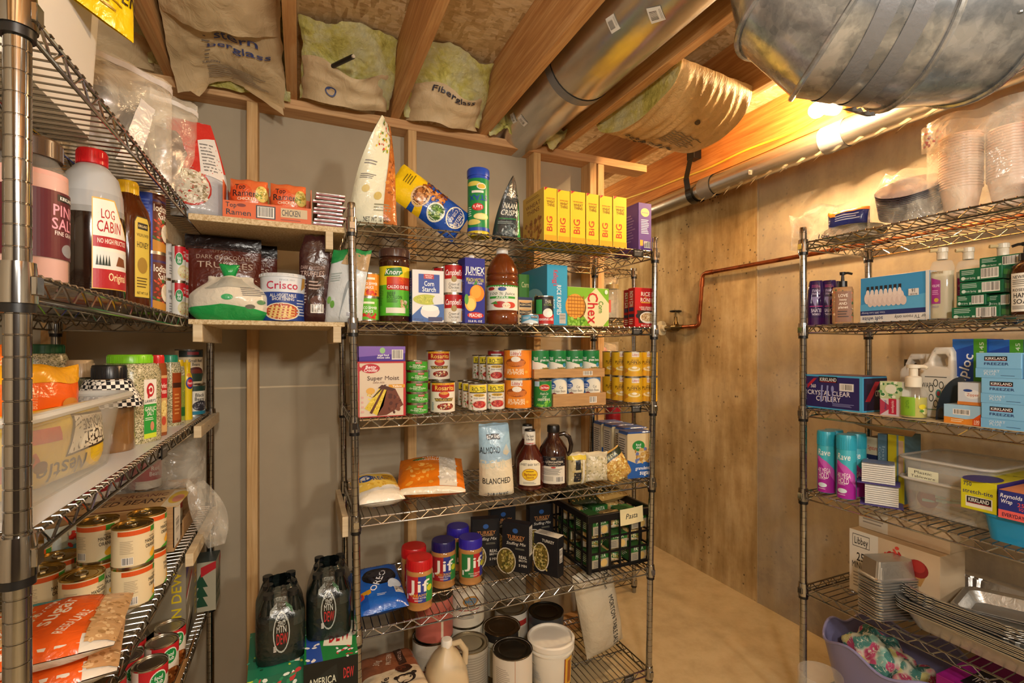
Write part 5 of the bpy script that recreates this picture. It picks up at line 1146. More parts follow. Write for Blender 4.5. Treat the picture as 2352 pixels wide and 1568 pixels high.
for lay in range(3):
    for i in range(3):
        for jj in range(2):
            x = cx_-a+.055+i*.095; y = cyf+.07+jj*.15; z = Z5+.012+lay*.068
            lb = ('left', 'middle', 'right')[i]+' '+('front' if jj == 0 else 'rear')+' pasta packet, '+('bottom', 'middle', 'top')[lay]+' layer of the crate'
            if pb is None:
                pb = carton('pasta_box', lb, 'box', ((x, y, z), .085, .062, 3), .13, {'*': '#2c5a2c', 't': '#3c6a34', 'f': '#a8a088'}, [R(0, .6, 1, 1, '#2a6a2c'), T('PASTA', .5, .8, .25, '#e8e8d8', .6), E(.7, .3, .2, .25, '#d8b870'), L(.1, .1, .45, .5, 4, '#666')], [L(.1, .2, .9, .8, 5, '#d8e0c8')], group='pasta packets in the crate')
                pb2 = bag('pasta_pack', 'middle front pasta packet, bottom layer of the crate', 'food packet', (x+.095, y, z), .085, .064, .12, '#c9a86c', [R(0, 0, 1, .45, '#e2dcc8'), S(.1, .1, .9, .9, 40, .08, '#d8b56a', '#efe0b0', '#a87a3a'), R(.2, .4, .8, .75, '#2c6a34')], group='pasta packets in the crate', seed=4, nu=10, nv=10)
            elif (lay, i, jj) == (0, 1, 0): pass
            elif (i+lay+jj) % 2: dup(pb2, (x, y, z+.002), (-8, 12, 5)[i], lb)
            else: dup(pb, (x, y, z), (3, -4, 6)[lay], lb)
bag('pasta_pack', 'clear bag of golden pasta on top of the crate contents', 'food packet', (cx_+.07, cy_-.02, Z5+.235), .2, .16, .06, '#c9a25c', [S(.05, .05, .95, .95, 200, .03, '#e0bd6c', '#efd596', '#a8742c'), R(.1, .2, .9, .45, '#1f2a1c')], rot=(radians(-80), 0, radians(10)), seed=6)
bag('pasta_pack', 'dark topped pasta packet at the left on the crate contents', 'food packet', (cx_-.07, cy_-.03, Z5+.235), .14, .18, .05, '#26301c', [S(.05, .05, .95, .4, 60, .03, '#c9a25c', '#8a6a30'), T('PENNE', .5, .7, .1, '#c9c29a', .6)], rot=(radians(-80), 0, radians(-10)), seed=16)
# ---- bottom shelf
Z6 = zlev('m', 5)
BP = {(1003, 1462): (.486, 1.932), (1057, 1482): (.606, 1.821), (1086, 1430): (.647, 1.982), (1158, 1446): (.768, 1.878), (1194, 1505): (.748, 1.719), (1175, 1408): (.865, 2.001), (1253, 1418): (.991, 1.908)}
def bulk(lb, px, py, Zt, r, base, art, lid='#8c8577', zb=Z6, h=.178, off=0, group='number ten cans'):
    x, y = BP[(px, py)] if (px, py) in BP else ptop(px, py, Zt); return can('bulk_can', lb, 'can', ((x, y, zb), r, h, face(x, y, off)), base, art, lid=lid, rim='#a8a294', group=group), x, y
hm = lambda nm: [R(0, .72, 1, 1, '#e2dccb'), E(.62, .62, .2, .13, '#b8863c'), E(.62, .62, .16, .09, '#5f88a8'), R(.0, .4, 1, .42, '#a0302a'), T(nm, .5, .48, .09, '#2a2a2a', .5, sh=.15), L(.3, .2, .7, .3, 3, '#777')]
bulk('number ten can with wheat label, behind the gallon jug', 1003, 1462, .26, .078, '#d9d2be', hm('Wheat'), off=10)
x, y = BP[(1003, 1462)]
can('bulk_can', 'pinkish red rice can stacked on the wheat can under the peanut butter', 'can', ((x+.01, y, Z6+.178), .076, .165, face(x, y, 8)), '#c26a5c', [T('RICE', .72, .7, .12, '#8a2a24', .4), R(.6, .1, .66, .5, '#e8d9c0')], lid='#8c8577')
bulk('ribbed silver number ten can without a label', 1057, 1482, .26, .077, '#a8a294', [R(0, .06+.055*i, 1, .085+.055*i, '#8d877a') for i in range(16)], lid='#a39a84')
b1, x, y = bulk('lower number ten can of the rear stack below the shelf wires', 1086, 1430, .26, .078, '#dcd6c4', hm('Pinto Beans'))
can('bulk_can', 'upper number ten can of the rear stack, seen through the wires', 'can', ((x, y, Z6+.179), .078, .178, face(x, y, 0)), '#dcd6c4', hm('Better Pinto'), group='number ten cans')
bulk('brown lidded number ten can in the second row', 1158, 1446, .26, .078, '#d3d0bb', [R(0, .82, 1, 1, '#23211f'), T('Country Fresh', .6, .89, .06, '#e4dcc8', .5, sh=.2), R(0, .68, 1, .69, '#555'), L(.3, .3, .7, .4, 2, '#a9a592')], lid='#8f7c66')
bulk('black lidded number ten can at the very front', 1194, 1505, .26, .0775, '#d6cec0', [L(.08, .3, .45, .8, 12, '#aaa294'), R(.55, 0, .57, 1, '#c9a890')], lid='#74716c')
bulk('white lidded number ten can in the back row', 1175, 1408, .26, .075, '#d8d2c4', [R(0, .7, 1, .84, '#a8322c'), T('POTATOES', .5, .5, .08, '#334', .5)], lid='#b9b4a6')
bulk('dark lidded number ten can in the back row, left of the salt sack', 1253, 1418, .26, .078, '#3c3f42', [R(0, .6, 1, .8, '#55585a')], lid='#5a5853')
# bucket
x, y = .927, 1.742; r = .09
t = thing('plastic_pail', 'white plastic pail with a fastened lid and wire handle', 'bucket', (x, y, Z6), face(x, y))
G().lathe([(0, 0), (r*.86, 0), (r*.88, .004), (r*.95, .13), (r*1.03, .132), (r*1.03, .137), (r*.96, .139), (r*.965, .15), (r, .152)], 40, '#e2ddd0').build('body', 'plastic', t)
G().lathe([(r*.97, .15), (r*1.05, .15), (r*1.06, .168), (r*1.0, .173), (r*.95, .173), (r*.93, .164), (r*.8, .166), (0, .167)], 40, '#e6e1d5').build('lid', 'plastic', t)
G().tube([(r*1.04*cos(a), -r*1.04*abs(sin(a))*.75-.03*0, .134-.07*abs(sin(a))) for a in [pi*i/16 for i in range(17)]], .0018, 6, '#b5b2aa').build('handle', 'tin', t)
g = draw(G(), .2, .11, [R(.78, 0, 1, 1, '#d8a83a'), R(.78, 0, .8, 1, '#8a2420'), R(.86, .1, .96, .9, '#9a5a2c'), L(.1, .2, .3, .5, 4, '#bbb')], wrap(lambda z: r*.9+.05*z, .01, .12, .2), .015, .001); lab(t, g)
# gallon jug
x, y = .489, 1.725
t = thing('gallon_jug', 'milky gallon jug with white cap at the shelf front', 'jug', (x, y, Z6), 0)
G().lathe([(0, 0), (.07, 0), (.076, .008), (.076, .13), (.07, .165), (.045, .215), (.021, .24), (.019, .25), (0, .25)], 36, '#dcc9a4', pw=3).build('body', 'milky', t)
G().lathe([(.018, .244), (.0205, .245), (.0205, .266), (.018, .27), (0, .27)], 24, '#e8e6de').build('cap', 'plastic', t)
G().tube([(.02, .01, .24), (.055, .02, .235), (.078, .02, .2), (.076, .02, .15)], [.009, .011, .012, .012], 12, '#dcc9a4').build('handle', 'milky', t)
G().lathe([(0, .003), (.071, .004), (.073, .01), (.073, .1), (0, .1)], 30, '#cfae74', pw=3).build('contents', 'plastic', t)
# salt sack
bag('salt_sack', 'leaning sack of table salt in clear plastic, at the shelf end', 'sack', (fX(1385, 1.82), 1.80, Z6+.01), .2, .385, .12, '#c9bfa8',
    [T('MORTON TABLE SALT', .68, .38, .12, '#2c3036', .62, rot=-90), T('25', .75, .88, .14, '#2c3036', .09, rot=-90), T('LB NET WT', .62, .84, .05, '#2c3036', .15, rot=-90)], rot=(0, radians(-12), radians(4)), seed=51, wr=.008, mat='film')
# bottled shakes shrink pack
x, y = fX(903, 1.72), 1.74
t = thing('shake_pack', 'shrink wrapped pack of brown protein shakes by the left post', 'drink pack', (x, y, Z6), 4)
g = G()
for i in range(3):
    for jj in range(4):
        g.lathe([(0, 0), (.032, 0), (.034, .004), (.034, .15), (.028, .175), (.02, .185), (0, .187)], 16, '#7a4a34', at=(-.07+.07*i, -.105+.07*jj, 0), pw=3)
g.build('bottle_row', 'plastic', t)['kind'] = 'stuff'
def fw(u, v):
    x_ = (u-.5)*.218; y_ = (v-.5)*.29; e = (1-abs(2*u-1)**6)*(1-abs(2*v-1)**6)
    return Vector((x_, y_, .15+.042*e**.4+.005*abs(sin(3*pi*u)*sin(4*pi*v))))
g = G().grid(fw, 30, 36, '#8a5a40', lambda u, v: '#8a5236' if v > .52 else '#d6c5a8')
def fs_(u, v): 
    a = 2*pi*u; q = (abs(sin(a))**8+abs(cos(a))**8)**(-1/8); return Vector((.109*sin(a)*q, -.145*cos(a)*q, v*.152))
g.grid(fs_, 48, 4, '#8a6048'); g.build('wrap', 'film', t)
g = draw(G(), .2, .27, [T('30g', .3, .78, .11, '#cfb9a4', .12, rot=70), T('PROTEIN', .52, .78, .09, '#cfb9a4', .26, rot=75), R(.66, .6, .8, 1, '#3c1f16'), T('CHOCOLATE', .73, .8, .06, '#cfb0a0', .22, rot=78), E(.72, .5, .14, .08, '#3a1c12'), E(.66, .53, .1, .05, '#5a2c1c'), T('fairlife', .28, .25, .12, '#2a2220', .36, rot=72), E(.68, .3, .17, .09, '#2a2220'), E(.66, .29, .13, .065, '#d6c5a8'), E(.6, .19, .07, .04, '#2a2220'), E(.52, .33, .05, .03, '#2a2220'), E(.84, .36, .05, .03, '#2a2220')], lambda u, v, k: fw(.05+.9*u, .03+.9*v)+Vector((0, 0, k+.0015)), .02); lab(t, g, 'film_print')
# ================================================================ LEFT RACK
def lz(x, y, z): return (x, y, z)
# ---- top shelf
ZA = zlev('l', 0)
t = thing('storage_bin', 'tall white plastic bin on the top left shelf', 'bin', (-.50, 1.06, ZA))
g = tubshape(G(), [(.24, .36, .04, 0), (.27, .40, .045, .32), (.30, .43, .05, .325), (.30, .43, .05, .35), (.265, .395, .045, .35), (.235, .355, .04, .004)], '#e9e7e2'); g.build('body', 'plastic', t)
g = G()
for i in range(5): g.box(.128+.002*i, -.16+.08*i, .02, .138, -.155+.08*i, .3, '#e2dfd8')
bag('snack_bag', 'bright yellow bag hanging upside down over the white bin', 'snack bag', (-.345, 1.115, 2.02), .17, .24, .07, '#efcb12',
    [E(.3, .88, .12, .05, '#c9802a'), E(.55, .84, .12, .06, '#a86a20'), E(.75, .88, .1, .05, '#c9802a'), Q([(.3, .42), (.95, .42), (.98, .7), (.35, .74)], '#2a1c10'), Q([(.33, .44), (.92, .44), (.95, .68), (.37, .72)], '#eae2d0'), T('TOH', .64, .61, .09, '#2c2014', .5), T('POTATO', .66, .5, .05, '#6b4a2c', .4), T('GOLDEN', .62, .28, .1, '#2a1a08', .8), L(.1, .1, .8, .2, 3, '#a8841c')], rz=62, seed=91, wr=.01, lean=(.0, .0), dp=lambda v: min(1, v*1.4+.05)*(1-v*.3))
bag('zip_bag', 'large clear zip bag with dark silvery contents on the top left shelf', 'zip bag', (-.40, 1.45, ZA), .26, .285, .06, '#8b7f80', [R(0, .9, 1, .96, '#c8c2c0'), Q([(.4, .1), (.62, .7), (.75, .65), (.6, .1)], '#cfcac6')], rz=48, seed=94, wr=.012, mat='clear_film')
bag('zip_bag_fill', 'crumpled silver foil inside the large clear zip bag', 'foil', (-.41, 1.46, ZA), .21, .2, .05, '#8f8a8c', rz=48, seed=95, wr=.02, mat='foil', wp=lambda v: 1-.5*v)
bag('zip_bag', 'narrow clear zip bag of silver foil beside the red oat bag', 'zip bag', (-.335, 1.69, ZA+.02), .13, .30, .05, '#b9b4b4', [R(0, .88, 1, .93, '#e0dedc')], rz=40, seed=97, wr=.012, mat='clear_film')
bag('zip_bag_fill', 'silver foil inside the narrow clear zip bag', 'foil', (-.335, 1.70, ZA+.02), .11, .2, .04, '#a8a4a6', rz=40, seed=98, wr=.016, mat='foil')
bag('oat_bag', 'red and grey bag of rolled oats on the board end', 'food bag', (-.275, 1.72, BZ1+.002), .15, .29, .07, '#b9bcc0',
    [R(0, .5, 1, 1, '#c8342c'), Q([(0, .4), (1, .62), (1, .5), (0, .32)], '#c8342c'), E(.35, .3, .36, .2, '#b83028'), E(.35, .3, .33, .18, '#cfc8b4'), S(.08, .14, .62, .46, 150, .03, '#efe8d4', '#a89a7a', '#8a7c60', '#e0d6bc'), Q([(.55, .45), (.95, .4), (.98, .85), (.6, .8)], '#e0dedb'), L(.62, .47, .92, .78, 9, '#777')], rz=10, seed=99, wr=.006, wp=lambda v: 1-.5*max(0, v-.45), lean=(-.03, .01), dp=lambda v: (1-v)**.5*min(1, v*12+.4))
# ---- second shelf
ZB = zlev('l', 1)
t = bottle('salt_jar', 'big clear jar of pink salt with brown lid and maroon label', 'jar', ((-.368, .945, ZB), .045, .215, 62), [(0, 0), (.93, 0), (1, .02), (1, .7), (.9, .8), (.74, .86), (.74, .88), (0, .88)], 'clear_plastic', '#fff', [(.74, .87), (.84, .87), (.84, .985), (.78, 1), (0, 1)], '#4a3520',
    [T('PINK', .62, .72, .16, '#e79ab0', .34), T('SALT', .62, .52, .16, '#e79ab0', .36), T('FINE GRAIN', .62, .38, .06, '#e9d8d8', .3), R(.5, .86, .78, .96, '#18181a'), T('KIRKLAND', .64, .91, .05, '#fff', .22), E(.65, .14, .1, .1, '#8a8a90'), R(.1, .45, .2, .5, '#e2c8c8')], (.18, .64), 2.9, lbl='#571826')
G().lathe([(0, .004), (.041, .004), (.0435, .01), (.0435, .165), (0, .168)], 28, '#d9a79c').build('contents', 'matte', t)
P = pcyl('l', 133, 292, 347, 1, .02, off=38)
bottle('syrup_jug', 'clear jug of dark syrup with red cap and white label', 'jug', P, [(0, 0, '#1c0f0a'), (.92, 0, '#1c0f0a'), (1, .03, '#20110b'), (1, .52, '#20110b'), (.98, .56, '#20110b'), (.97, .6, '#8f9090'), (.94, .7, '#a4a6a8'), (.8, .82, '#aeb0b2'), (.5, .89, '#aeb0b2'), (.42, .9, '#aeb0b2'), (.42, .92, '#aeb0b2'), (0, .92)], 'liquid', '#20110b', [(.43, .9), (.47, .905), (.47, .985), (.43, 1), (0, 1)], '#d01c24',
    [Q([(.05, 0), (1, 0), (1, .55), (.7, .8), (.55, 1), (.05, 1)], '#d9a63c'), Q([(.07, .01), (.98, .01), (.98, .54), (.68, .79), (.53, .985), (.07, .985)], '#e6e1d6'), T('LOG', .38, .83, .1, '#a81c24', .32), T('CABIN', .42, .69, .12, '#a81c24', .56), R(.07, .46, .98, .58, '#a81c24'), T('NO HIGH FRUCTOSE', .52, .53, .05, '#efe8dc', .74), R(.07, .24, .98, .42, '#dcdcd8'), *[Q([(.12+.06*i, .26), (.15+.06*i, .38), (.18+.06*i, .26)], '#2f3a34') for i in range(5)], Q([(.55, .27), (.62, .38), (.8, .36), (.85, .27)], '#7a4422'), R(.07, .01, .98, .22, '#a81c24'), T('Original', .62, .14, .085, '#f0dfb0', .5)], (.07, .66), 1.5)
P = pcyl('l', 243, 342, 418, 1, .025, off=45)
bottle('honey_jug', 'amber honey jug with yellow cap and tall narrow label', 'jug', P, [(0, 0), (.9, 0), (1, .03), (1, .7), (.9, .78), (.6, .87), (.55, .9), (0, .9)], 'liquid', '#4a2008', [(.52, .89), (.56, .895), (.56, .98), (.5, 1), (0, 1)], '#e3b81e',
    [Q([(.02, 0), (1, 0), (1, .9), (.85, 1), (.15, 1), (.02, .93)], '#2c2414'), Q([(.05, .01), (.97, .01), (.97, .89), (.83, .985), (.17, .985), (.05, .92)], '#cdb548'), R(.2, .84, .85, .92, '#15120e'), T('KIRKLAND', .52, .88, .03, '#e0d0a0', .56), T('WILDFLOWER', .52, .77, .035, '#3a2a14', .76), T('HONEY', .52, .65, .07, '#2a1c0c', .76), E(.5, .4, .32, .1, '#9a7a2c'), L(.15, .12, .85, .26, 4, '#5a4414'), T('NET WT 5 LB', .5, .06, .03, '#3a2a14', .7)], (.08, .72), 1.0, pw=3.2)
sc = [R(.0, 0, .36, 1, '#2444b8'), R(.36, 0, 1, 1, '#5c2a1c'), R(.36, .86, 1, .9, '#3c2c64'), T('Iodized', .68, .76, .12, '#f2eee4', .6), T('Salt', .68, .62, .12, '#f2eee4', .34), S(.38, .1, .75, .6, 30, .06, '#b03020', '#8a2418', '#3c6a2c', '#c84a30'), E(.82, .34, .2, .16, '#e0dacb'), E(.84, .38, .14, .1, '#c9c2b0'), Q([(.36, 0), (.9, 0), (.9, .14), (.36, .2)], '#b8802c'), L(.03, .1, .3, .9, 14, '#5a74d0')]
P = pcyl('l', 301, 383, 583, 1, .025, off=30)
s0 = can('salt_canister', 'lower blue salt canister of the stacked pair', 'canister', P, '#2444b8', sc, lid='#dcd8cc', rim='#dcd8cc', group='salt canisters')
dup(s0, (P[0][0], P[0][1], P[0][2]+P[2]), label='upper blue salt canister of the stacked pair')
mk = [R(0, .62, 1, 1, '#c8202a'), E(.3, .62, .26, .2, '#e8e8e0'), E(.3, .62, .23, .18, '#1f8a44'), T('food', .3, .66, .1, '#fff', .26), T('club', .3, .56, .1, '#fff', .26), T('evaporated', .74, .86, .06, '#f4e4e0', .36), T('milk', .74, .76, .12, '#f4e4e0', .3), E(.6, .26, .4, .2, '#d8cf9a'), E(.62, .3, .3, .1, '#ece4c0'), S(.3, .1, .9, .34, 20, .05, '#e8d88a', '#b8a84a', '#c9443a')]
P = pcyl('l', 394, 428, 648, 1, .02, off=30); hh = P[2]
Pw = pcyl('l', 381, 400, 640, 1, .035, off=30)
m0 = can('milk_can', 'lower red evaporated milk can, nearer of the two stacks', 'can', P, '#e2dfd6', mk, group='evaporated milk cans')
dup(m0, (P[0][0], P[0][1], P[0][2]+hh), label='upper red evaporated milk can, nearer of the two stacks')
r_ = P[1]; y2 = P[0][1]+2*r_+.003
dup(m0, (P[0][0], y2, P[0][2]), face(P[0][0], y2, 30), 'lower red evaporated milk can, farther of the two stacks')
dup(m0, (P[0][0], y2, P[0][2]+hh), face(P[0][0], y2, 30), 'upper red evaporated milk can, farther of the two stacks')
w0 = can('milk_can', 'lower white can left of the red milk cans', 'can', ((P[0][0]-.03, P[0][1]-2*r_+.006, P[0][2]), r_, hh*1.02, P[3]), '#dfe0e0', [T('EVAPORATED', .78, .7, .08, '#333', .5), T('MILK', .78, .55, .12, '#333', .34), L(.6, .1, .95, .4, 4, '#888')], group='white milk cans')
dup(w0, (P[0][0]-.03, P[0][1]-2*r_+.006, P[0][2]+hh*1.02), label='upper white can left of the red milk cans')
y3 = y2+2*r_+.003
b0_ = can('milk_can', 'lower pale blue condensed milk can at the far end', 'can', ((P[0][0], y3, P[0][2]), r_*.98, hh*.8, 45), '#c4d0e4', [T('CONDENSED', .6, .7, .12, '#2c4a8a', .6), T('MILK', .6, .5, .2, '#2c4a8a', .4), L(.3, .1, .9, .35, 3, '#667')], group='pale blue milk cans')
dup(b0_, (P[0][0], y3, P[0][2]+hh*.8), label='upper pale blue condensed milk can at the far end')
# ---- boards between the racks
XB = lambda px, Y: fX(px, Y)
Y = 1.66; x0, x1 = fX(512, Y), fX(716, Y); w = x1-x0; xc = (x0+x1)/2
t = thing('noodle_tray', 'orange open carton of ramen noodle packets on the upper board', 'box', (xc, Y+.065, BZ1+.001))
g = G(); D_ = .13; th = .002; hb = hZ(470, xc, Y)-BZ1; hs = hZ(425, xc, Y)-BZ1
g.box(-w/2, -D_/2, 0, w/2, D_/2, th); g.box(-w/2, -D_/2, th, w/2, -D_/2+th, hb); g.box(-w/2, D_/2-th, th, w/2, D_/2, hs)
for s in (-1, 1): g.box(s*w/2, -D_/2+th, th, s*(w/2-th), D_/2-th, hs)
g.c = [hx('#d9693a')]*len(g.f); g.build('carton', 'carton', t, smooth=False)
g = draw(G(), w, hb, [T('Top', .09, .76, .27, '#23242c', .12), T('Ramen', .17, .34, .32, '#23242c', .28), E(.2, .78, .05, .1, '#7a2c1c'), R(.36, .1, .58, .88, '#33343c'), B(.375, .16, .565, .82), R(.64, .3, .95, .86, '#c9b48c'), T('CHICKEN', .76, .58, .36, '#23242c', .22), L(.64, .1, .95, .2, 1, '#8a3a1c')], flatmap((-w/2, -D_/2, 0), (w, 0, 0), (0, 0, hb), (0, -1, 0))); lab(t, g)
rp = None
for i in range(2):
    for k in range(2):
        loc = (xc-w/4+.006+i*(w/2-.012), Y+.038+k*.055, BZ1+.005)
        lb = ('left', 'right')[i]+' '+('front', 'rear')[k]+' ramen packet in the orange carton'
        if rp is None: rp = bag('noodle_pack', lb, 'food packet', loc, w/2-.02, hs*1.12, .05, '#dd6f3c', [E(.3, .62, .3, .24, '#d8572c'), T('Top', .28, .78, .13, '#1f2028', .28), T('Ramen', .4, .62, .15, '#1f2028', .66), T('CHICKEN', .45, .48, .07, '#f0e8d0', .5), E(.84, .64, .16, .2, '#d8c46a'), S(.7, .5, .98, .8, 30, .04, '#e8dc8a', '#a8943c', '#6a8a3c')], seed=61, wr=.006, group='ramen packets', dp=lambda v: max(0, 4*v*(1-v))**.35)
        else: dup(rp, loc, (0, 2, -2)[i+k], lb)
Y = 1.66; x0, x1 = fX(719, Y), fX(794, Y); pk_ = None
for i in range(9):
    loc = ((x0+x1)/2+.004*((i*7) % 3-1)-.0, Y+.05, BZ1+.002+i*.0118)
    if pk_ is None: pk_ = carton('snack_packet', 'thin foil packet in the stack beside the ramen carton, number one from below', 'food packet', (loc, x1-x0-.01, .0105, 0), .1, {'*': '#a9a29c', 'f': '#b9b0ac', 't': '#c9c2bc'}, [R(0, .1, 1, .45, '#8a2a34'), R(.1, .5, .8, .7, '#5a4a48')], group='thin foil packets beside the ramen', mat='foil')
    else: dup(pk_, loc, (3, -2, 4, 0, -3)[i % 5])
for o in [o for o in COL.objects if o.get('group') == 'thin foil packets beside the ramen']: o['label'] = 'thin red and silver foil packet stacked beside the ramen carton'
ZBD = BZ2+.001
tb_ = [R(0, .9, 1, 1, '#1c0f0d'), R(0, .84, 1, .86, '#2c1712'), T('UTAH', .45, .82, .03, '#8a6a52', .2, 0), T('DARK CHOCOLATE', .5, .75, .045, '#b79c88', .72, 0), T('TRUFFLES', .52, .66, .07, '#c9b09c', .74, 0), E(.3, .2, .28, .15, '#30160f'), E(.6, .14, .25, .12, '#3a1c14'), Q([(.0, .05), (.3, .3), (.32, .05)], '#180b08')]
def dk(u, v): return '#5c2418' if v < .88 else '#1c0f0d'
x = fX(520, 1.80)
d0 = bag('truffle_pouch', 'brown pouch of chocolate truffles standing at the left of the lower board', 'food pouch', (x-.01, 1.84, ZBD), .215, .28, .06, '#55231a', tb_, seed=66, wr=.006, dp=lambda v: (1-v)**.6*min(1, v*10+.4), colf=dk, rz=4, group='chocolate truffle pouches')
dup(d0, (x+.035, 1.93, ZBD), 2, 'second truffle pouch peeking out behind the left one')
bag('truffle_pouch', 'slim dark truffle pouch turned aside, right of the shortening tub', 'food pouch', (fX(726, 1.69), 1.70, ZBD), .098, .28, .06, '#38191a',
    [T('DARK CHOCOLATE', .42, .62, .04, '#b79c98', .72, 0, sh=.1), T('TRUFFLES', .4, .55, .06, '#c9b0a8', .72, 0, sh=.1), R(.28, .2, .75, .5, '#2a1512'), L(.3, .36, .68, .48, 3, '#b9a49c'), L(.05, .2, .24, .48, 8, '#a89a94'), E(.55, .24, .2, .06, '#5a3a30'), B(.36, .1, .74, .2)], seed=68, wr=.006, rz=-4, dp=lambda v: (1-v)**.6*min(1, v*10+.4), wp=lambda v: 1 if v < .8 else 1-1.8*(v-.8), lean=(.0, 0))
rbag = [Q([(0, 0), (1, 0), (1, .18), (.75, .3), (.4, .36), (0, .28)], '#1f9a4c'), Q([(.15, .7), (.85, .75), (.75, .95), (.3, .95)], '#b5b4a8'), E(.48, .5, .07, .06, '#3ca868'), L(.66, .55, .95, .75, 5, '#777'), E(.75, .32, .06, .05, '#6b6b60'), E(.88, .42, .05, .05, '#5a8a60')]
Yr = 1.665
bag('rice_bag', 'slumped white rice bag with green band and knotted top', 'food bag', (fX(531, Yr), Yr+.01, ZBD-.004), .215, .132, .11, '#ddd6c4', rbag, seed=70, wr=.008, wp=lambda v: .55+.45*min(1, sin(pi*min(v+.12, 1))*1.2), dp=lambda v: max(.05, sin(pi*min(1, v*.95+.05)))**.6)
t = [o for o in COL.objects if o.name.startswith('rice_bag')][0]
bag('', '', '', (0, 0, 0), .05, .045, .035, '#1f9a4c', seed=71, wr=.003, parent=t, pname='knotted_top', wp=lambda v: .5+.6*v); o = t.children[-1]
for o in t.children:
    if o.name.startswith('knotted_top'): o.location = (-.005, -.0, .125)
P = (( fX(651, 1.70), 1.70, ZBD), .0675, hZ(633, fX(651, 1.7), 1.7)-ZBD, face(fX(651, 1.7), 1.7, 0))
bottle('shortening_tub', 'white and blue shortening tub with lattice pie picture', 'tub', P, [(0, 0, '#22408f'), (.93, 0, '#22408f'), (.95, .6, '#22408f'), (.95, .6, '#d4dbe4'), (.96, .93, '#d4dbe4'), (0, .93)], 'print', '#22408f', [(.96, .92), (1, .925), (1.0, .955), (.97, .97), (.96, 1), (0, .99)], '#d0d6dc',
    [R(0, .0, 1, .63, '#22408f'), T('Crisco', .48, .8, .17, '#b8284a', .62), T('SINCE 1911', .58, .92, .035, '#8a9aa8', .3, 0), T('ALL-VEGETABLE', .5, .57, .07, '#e8e8e4', .5), T('SHORTENING', .5, .49, .07, '#e8e8e4', .42), E(.48, .205, .36, .2, '#e6dcc0'), E(.48, .205, .32, .18, '#b04a2c'), *[Q([(.22+.09*i, .06), (.27+.09*i, .06), (.34+.08*i, .33), (.3+.08*i, .34)], '#e2c886') for i in range(5)], *[Q([(.22, .1+.06*i), (.22, .125+.06*i), (.72, .09+.06*i), (.72, .065+.06*i)], '#d8b870') for i in range(4)], L(.76, .1, .98, .5, 6, '#c0c8dc'), Q([(.86, .7), (1, .8), (1, 1), (.9, 1)], '#b88a3c')], (.0, .93), 2.4, capmat='print')
bag('foil_pouch', 'white and green stand up pouch behind the middle rack post', 'food pouch', (fX(790, 1.66), 1.67, ZBD), .12, .235, .07, '#c9d2d8', [Q([(0, .8), (1, .95), (1, 1), (0, 1)], '#1f8a48'), Q([(.3, .8), (1, .7), (1, .95), (.4, .95)], '#b59a74'), Q([(.45, 0), (.55, .5), (.75, .8), (.62, .5)], '#8f9aa2'), E(.15, .3, .06, .05, '#7ab85c'), E(.25, .24, .06, .05, '#6aa84c'), L(.1, .55, .4, .68, 4, '#9aa'), L(.65, .08, .9, .13, 2, '#889')], back=[R(0, .6, 1, 1, '#1c6a38')], seed=73, wr=.01, rz=-20, lean=(.03, 0), dp=lambda v: (1-v)**.5*min(1, v*8+.5))
# ---- third shelf
ZC_ = zlev('l', 2)
t = thing('shelf_liner', 'pale grey plastic liner sheet on the third left shelf', 'shelf liner', (-.52, 1.40, ZC_)); G().box(-.212, -.6, 0, .212, .64, .0012, '#c9ccd0').build('sheet', 'plastic', t, smooth=False)
ZC_ += .0015
t = thing('clear_bin', 'clear plastic bin with orange and yellow snack bags on the third left shelf', 'bin', (-.475, 1.02, ZC_))
g = tubshape(G(), [(.26, .44, .06, 0), (.29, .475, .065, .118), (.31, .5, .07, .12), (.315, .505, .07, .138), (.30, .49, .07, .138), (.285, .47, .065, .118), (.255, .435, .06, .003)], '#ddd', closeb=True)
g.build('body', 'clear_bin', t)
G().tube([(x_, y_, .131) for x_, y_ in rrect(.316, .506, .07)], .0065, 8, '#d8d8d2', close=True).build('rim', 'milky', t)
bag('chocolate_chip_bag', 'yellow baking chip bag lying upside down inside the clear bin', 'food bag', (-.372, 1.04, ZC_+.006), .24, .12, .06, '#dcb81c',
    [R(0, 0, .35, .3, '#c9a51c'), Q([(.4, .35), (.95, .4), (.98, .85), (.5, .9)], '#3a2a18'), Q([(.42, .38), (.92, .43), (.95, .82), (.52, .87)], '#e4ddc8'), T('TOLL', .72, .55, .16, '#3a2a1c', .28, rot=180), T('HOUSE', .72, .73, .14, '#3a2a1c', .3, rot=180), T('Nestle', .42, .2, .22, '#2f2418', .5, rot=180), R(.05, .6, .35, .78, '#c8442c'), Q([(0, .2), (.2, .35), (.15, .5), (0, .4)], '#b0341c'), E(.2, .3, .05, .08, '#5a2c10'), E(.1, .4, .05, .08, '#5a2c10')], rz=80, seed=75, wr=.008)
bag('candy_bag', 'shiny orange peanut butter candy bag sticking out of the clear bin', 'snack bag', (-.42, 1.06, ZC_+.05), .18, .145, .06, '#e8641a', [R(0, .8, 1, 1, '#e8a81c'), S(.05, .1, .3, .6, 8, .1, '#c9601a', '#e8902c', '#a84a10'), E(.8, .55, .1, .08, '#c98a3c'), T("REESE'S", .78, .3, .1, '#f4e8c0', .4, rot=-40), T('PEANUT BUTTER', .45, .5, .05, '#f0b07a', .4, rot=80)], rz=60, seed=76, wr=.012)
bag('candy_bag', 'second orange and yellow bag at the back of the clear bin', 'snack bag', (-.50, 1.10, ZC_+.075), .15, .15, .06, '#e8701a', [Q([(0, .3), (.4, .9), (.6, .9), (.3, .2)], '#e8c01c'), S(.1, .3, .5, .8, 16, .05, '#b8742c', '#7a4414')], rz=50, seed=78, wr=.014)
P = pcyl('l', 146, 290, 832, 2, .17, off=30)
